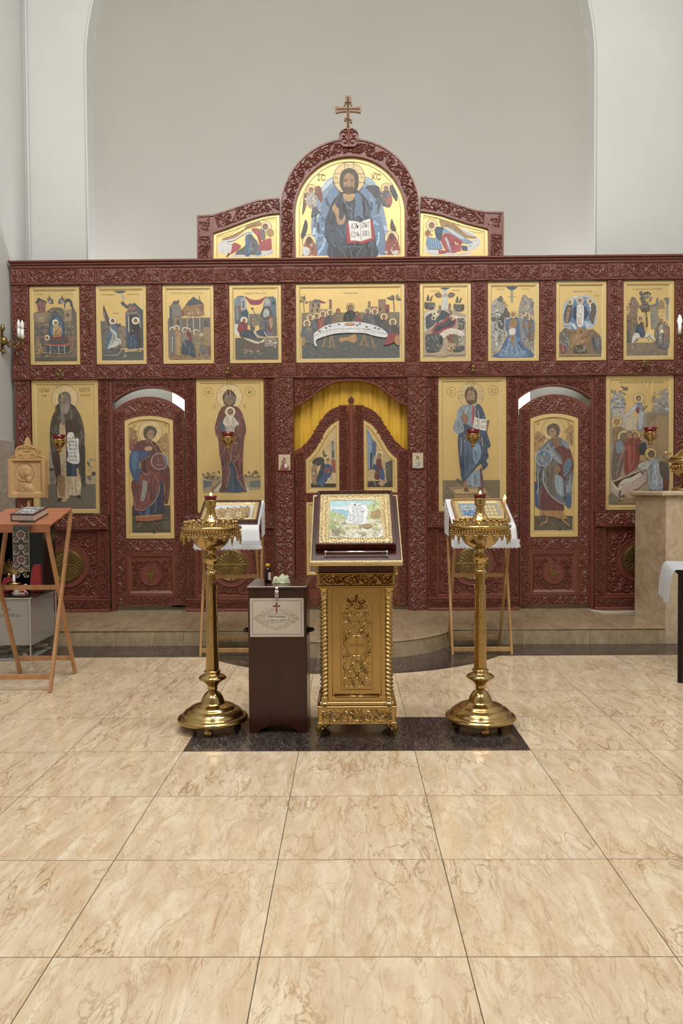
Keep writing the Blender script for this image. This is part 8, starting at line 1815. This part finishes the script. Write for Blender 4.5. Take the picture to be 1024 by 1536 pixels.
# ------------------------------------------------------------------ two folding stands with cloths and icons by the step
def cloth_sheet(name, label, M, rows, wob=.004, nseg=24, mat='white_cloth', thick=.003, hem=None):
    """rows: list of (xl, xr, y, z) stations from the back edge over the top and down; makes a cloth with thickness"""
    v = []; f = []; out = []
    for j in range(len(rows)-1):
        a_, b_ = rows[j], rows[j+1]; k = 4
        for q in range(k): out.append(tuple(a_[i] + (b_[i]-a_[i])*q/k for i in range(4)))
    out.append(rows[-1]); nr = len(out)
    for j, (xl, xr, y, z) in enumerate(out):
        for i in range(nseg+1):
            q = i/nseg; v.append((xl + (xr-xl)*q, y - wob*math.sin(q*PI*6 + j*.15)*(j/nr) , z + wob*.6*math.sin(q*PI*3+1)*(j/nr)))
    for j in range(nr-1):
        for i in range(nseg): a_ = j*(nseg+1)+i; f.append((a_, a_+nseg+1, a_+nseg+2, a_+1))
    n0 = len(v); v += [(p[0], p[1]+thick*.6, p[2]-thick) for p in v]; f += [tuple(n0+k_ for k_ in q[::-1]) for q in f]
    for i in range(nseg): a_ = (nr-1)*(nseg+1)+i; f.append((a_, n0+a_, n0+a_+1, a_+1))
    for j in range(nr-1):
        a_ = j*(nseg+1); f.append((a_, n0+a_, n0+a_+nseg+1, a_+nseg+1)); a_ += nseg; f.append((a_, a_+nseg+1, n0+a_+nseg+1, n0+a_))
    r = thing(name, label, 'cloth', M)
    new_obj('cloth_sheet', MB().add(v, f, True), mat, r)
    return r
def small_stand(label, X, rot, W, clothlab, iconlab, pf, woodm, iw, il, lace, sh=0.0):
    M = Matrix.Translation(Vector((X, 6.46, 0))) @ Matrix.Rotation(rot, 4, 'Z')
    r = legs_stand('folding_stand', label, M, W, .40, .026, 'honey_wood', (-.05, 1.10, .34, 1.30), [('b', .012, .050, -.004, .036), ('b', .387, .085, .02, .030), ('b', .165, .66, .015, .034)], 'small folding stands at the sanctuary step')
    yf, zf, yb, zk = -.07, 1.085, .34, 1.295; sl = math.atan2(zk-zf, yb-yf); L = math.hypot(zk-zf, yb-yf); R = Matrix.Translation(Vector((0, yf, zf))) @ Matrix.Rotation(sl, 4, 'X')
    new_obj('desk', MB().box(-W/2-.01, W/2+.01, 0, L, 0, .014, .003).xf(R), 'honey_wood', r)
    n = Vector((0, -math.sin(sl), math.cos(sl)))*.016
    hw = W/2+.012
    rows = [(-hw, hw, yb + n.y, zk + n.z + .003), (-hw, hw, yf + n.y, zf + n.z + .004), (-hw-.006, hw+.004, yf-.022, zf - .008), (-hw-.012, hw+.012, yf-.028, .97), (-hw-.02+sh, hw+.03+sh, yf-.030, .925)]
    c = cloth_sheet('white_cloth', clothlab, M, rows, .004)
    # side flaps and lace hem
    for sx in (-1, 1):
        xx = sx*(hw+.003); P_ = [(yb-.01, zk-.004), (yf+.16, zf+.085), (yf+.17, 1.00), (yb-.02, 1.02)]
        v = [(xx + sx*.004*k, p[0], p[1]) for k in (0, 1) for p in P_]; m = MB().add(v, [(0, 1, 2, 3), (7, 6, 5, 4), (0, 4, 5, 1), (1, 5, 6, 2), (2, 6, 7, 3), (3, 7, 4, 0)]); new_obj('side_flap', m, 'white_cloth', c)
    m = MB(); k = 30
    for i in range(k):
        x = -hw-.01+sh + (2*hw+.03)*i/k; m.box(x+.002, x+(2*hw+.03)/k-.002, yf-.033, yf-.030, .910 + .004*(i % 2), .958)
    if lace: m.box(-hw-.01+sh, hw+.02+sh, yf-.0335, yf-.0325, .958, .985)
    new_obj('lace_hem', m, 'lace_cloth', c)
    Mi = M @ R @ Matrix.Translation(Vector((0, .03, .0205)))
    framed_icon(iconlab, Mi, iw, il, .045, woodm, pf, .016, .045, (0, 0, 100, 60))
    return M
def p_feast_gold(P):
    P.r('#dfe3e6', 0, 0, 100, 60); P.r('#cfae70', 8, 26, 92, 60)
    for i in range(11): P.fig(12+i*7.6, 14+6*(i % 2), 46, ['#c9a868', '#b8955a', '#d9c08a'][i % 3], '#a88a54', False)
    P.fleck(50, ['#e9dcb8', '#a58348', '#d2b070'], 8, 20, 92, 58, 5)
def p_feast_blue(P):
    P.r('#8fa8bf', 0, 0, 100, 60); P.r('#4f82b4', 6, 30, 46, 58); P.fleck(30, ['#a9d2ea', '#e6ecee', '#355f8c', '#d9c9a0'], 4, 6, 50, 56, 8, .4); P.r('#b39a62', 52, 4, 96, 56)
    for k in range(4):
        for j in range(3): P.r('#e3cf92', 55+k*10, 8+j*16, 62+k*10, 20+j*16)
    P.l('#e6e1d0', 3, [(5, 14), (48, 16)], 0)
MLs = (342.5-522.4)*6.46/F_PX
small_stand('pale wooden folding stand behind the left brass candle stand', MLs, 0.0, .50, 'white cloth with fringed hem draped on the left folding stand', 'gold icon in a dark red frame on the left cloth-covered stand', p_feast_gold, 'mahogany', .50, .36, True)
small_stand('pale wooden folding stand behind the right brass candle stand', (722.5-522.4)*6.46/F_PX, .02, .50, 'white patterned cloth draped on the right folding stand', 'icon with blue and gold panels, pale frame, on the right cloth-covered stand', p_feast_blue, 'honey_wood', .45, .36, True, .01)

# ------------------------------------------------------------------ marble pedestal, vessel, cloth-covered table at the right edge
px0 = (997-522.4)*6.88/F_PX
ped = thing('marble_pedestal', 'beige marble block pedestal cut off by the right edge', 'pedestal', (px0+.4, 6.9, 0))
new_obj('block', MB().box(px0, XR-.005, 6.88, 7.62, .0, 1.325, .004), 'pillar_marble', ped, (px0+.4, 6.9, 0)); new_obj('top_slab', MB().box(px0-.045, XR-.005, 6.84, 7.66, 1.325, 1.372, .012), 'pillar_marble', ped, (px0+.4, 6.9, 0))
vx = (1028-522.4)*7.15/F_PX; k = 7.15/F_PX; vz = 1.373
vs2 = thing('brass_vessel', 'ornate tiered brass vessel with lid on the marble pedestal', 'vessel', (vx, 7.15, vz))
new_obj('foot', MB().lathe([(0, 0), (.13, 0), (.135, .012), (.115, .03), (.07, .045), (.04, .07), (.035, .09), (.07, .10), (.04, .115), (.045, .13)], 36), 'brass', vs2)
new_obj('bowl', MB().lathe([(.045, .13), (.09, .145), (.125, .18), (.135, .23), (.13, .26), (.165, .268), (.17, .282), (.15, .29), (.14, .30)], 40), 'brass', vs2)
m = MB()
for i in range(28): a_ = 2*PI*i/28; m.sphere((.137*math.cos(a_), .137*math.sin(a_), .22), .013, 8, 6, 1.4); m.sphere((.128*math.cos(a_), .128*math.sin(a_), .185), .010, 6, 5)
new_obj('bowl_relief', m, 'brass_relief', vs2)
new_obj('lid', MB().lathe([(.15, .29), (.158, .30), (.14, .315), (.11, .33), (.075, .36), (.05, .385), (.045, .40), (.07, .408), (.07, .418), (.04, .43), (.035, .45), (.055, .458), (.035, .47), (.02, .49), (.03, .505), (.018, .525), (0, .53)], 40), 'brass', vs2)
for i in range(3):
    a_ = 2*PI*i/3 + 2.9; h = MB().tube([(.165*math.cos(a_), .165*math.sin(a_), .275), (.20*math.cos(a_), .20*math.sin(a_), .31), (.185*math.cos(a_), .185*math.sin(a_), .36), (.14*math.cos(a_), .14*math.sin(a_), .34)], .008, 8); new_obj('handle', h, 'brass', vs2)
# small framed board behind the vessel
tx = (1016.5-522.4)*5.52/F_PX; TXL = tx - .02
TM = Matrix.Translation(Vector((TXL, 5.50, 0))) @ Matrix.Rotation(math.radians(-17), 4, 'Z')
tb = thing('black_table', 'black table with slim legs cut off by the right edge', 'table', TM); off = (TXL, 5.50, 0)
new_obj('table_top', MB().box(TXL, TXL+.75, 5.50, 6.15, .785, .815, .003), 'black_metal', tb, off)
for (x, y) in ((TXL+.01, 5.515), (TXL+.14, 6.10), (TXL+.72, 5.515), (TXL+.72, 6.10)): new_obj('leg', MB().box(x, x+.035, y, y+.035, 0, .786, .003), 'black_metal', tb, off)
tc_ = thing('table_cloth', 'white lace cloth over the black table at the right edge', 'cloth', Matrix.Translation(Vector((0, 0, .82))) @ TM); off = (TXL, 5.50, .82)
m = MB(); v = []; f = []; nx, ny = 14, 16
cxx = [-.052, -.050, -.046, -.040, -.030, -.012, 0.0, .1, .2, .3, .4, .5, .6, .73]
for j in range(ny+1):
    y = 5.485 + .68*j/ny; wv = .010*math.sin(j*1.9)
    col = [(TXL-.060+wv, .56+.012*math.sin(j*.8)), (TXL-.056+wv, .62), (TXL-.050+wv*.7, .70), (TXL-.040+wv*.5, .77), (TXL-.026, .808), (TXL-.006, .8195), (TXL+.05, .8185), (TXL+.4, .8185), (TXL+.74, .8185)]
    for (x, z) in col: v.append((x, y, z))
nc = 9
for j in range(ny):
    for i in range(nc-1): a_ = j*nc+i; f.append((a_, a_+1, a_+nc+1, a_+nc))
n0 = len(v); v += [(p[0]+.0025, p[1], p[2]-.0025) for p in v]; f += [tuple(n0+k_ for k_ in q[::-1]) for q in f]
f += [(i, n0+i, n0+i+1, i+1) for i in range(nc-1)]
new_obj('cloth_sheet', MB().add(v, f, True), 'lace_cloth', tc_, off)

# white cable on the step
pts = [on_z(x, y, ZP) for x, y in ((880, 913), (888, 916), (905, 918.5), (930, 918.5), (955, 917.5), (980, 916), (996, 914))]
o = new_obj('white_cable', MB().tube([(p.x, p.y-.02, ZP+.006) for p in pts], .006, 8), 'cable_white', None); tag(o, 'thin white cable lying along the foot of the screen at the right', 'cable')
# glowing panels on poles, added for the bright patches over the side doors
for (px, py, lab) in ((269, 604, 'lit white lamp panel seen over the left side door'), (784, 600, 'lit white lamp panel seen over the right side door')):
    p = at_Y(px, py, 8.40); r = thing('sanctuary_glow', lab, 'lamp', (p.x, 8.40, p.z)); zz = ZP - p.z; new_obj('panel_pole', MB().tube([(0, .025, zz+.0), (0, .025, -.15)], .012, 8), 'black_metal', r); new_obj('panel_foot', MB().lathe([(0, zz), (.12, zz), (.12, zz+.015), (0, zz+.02)], 20, (0, .025, 0)), 'black_metal', r)
    new_obj('glow_panel', MB().box(-.075, .075, -.008, .0, -.16, .13, .003), 'panel_glow', r); new_obj('panel_back', MB().box(-.08, .08, .0005, .05, -.165, .135, .004), 'white_plaster', r)
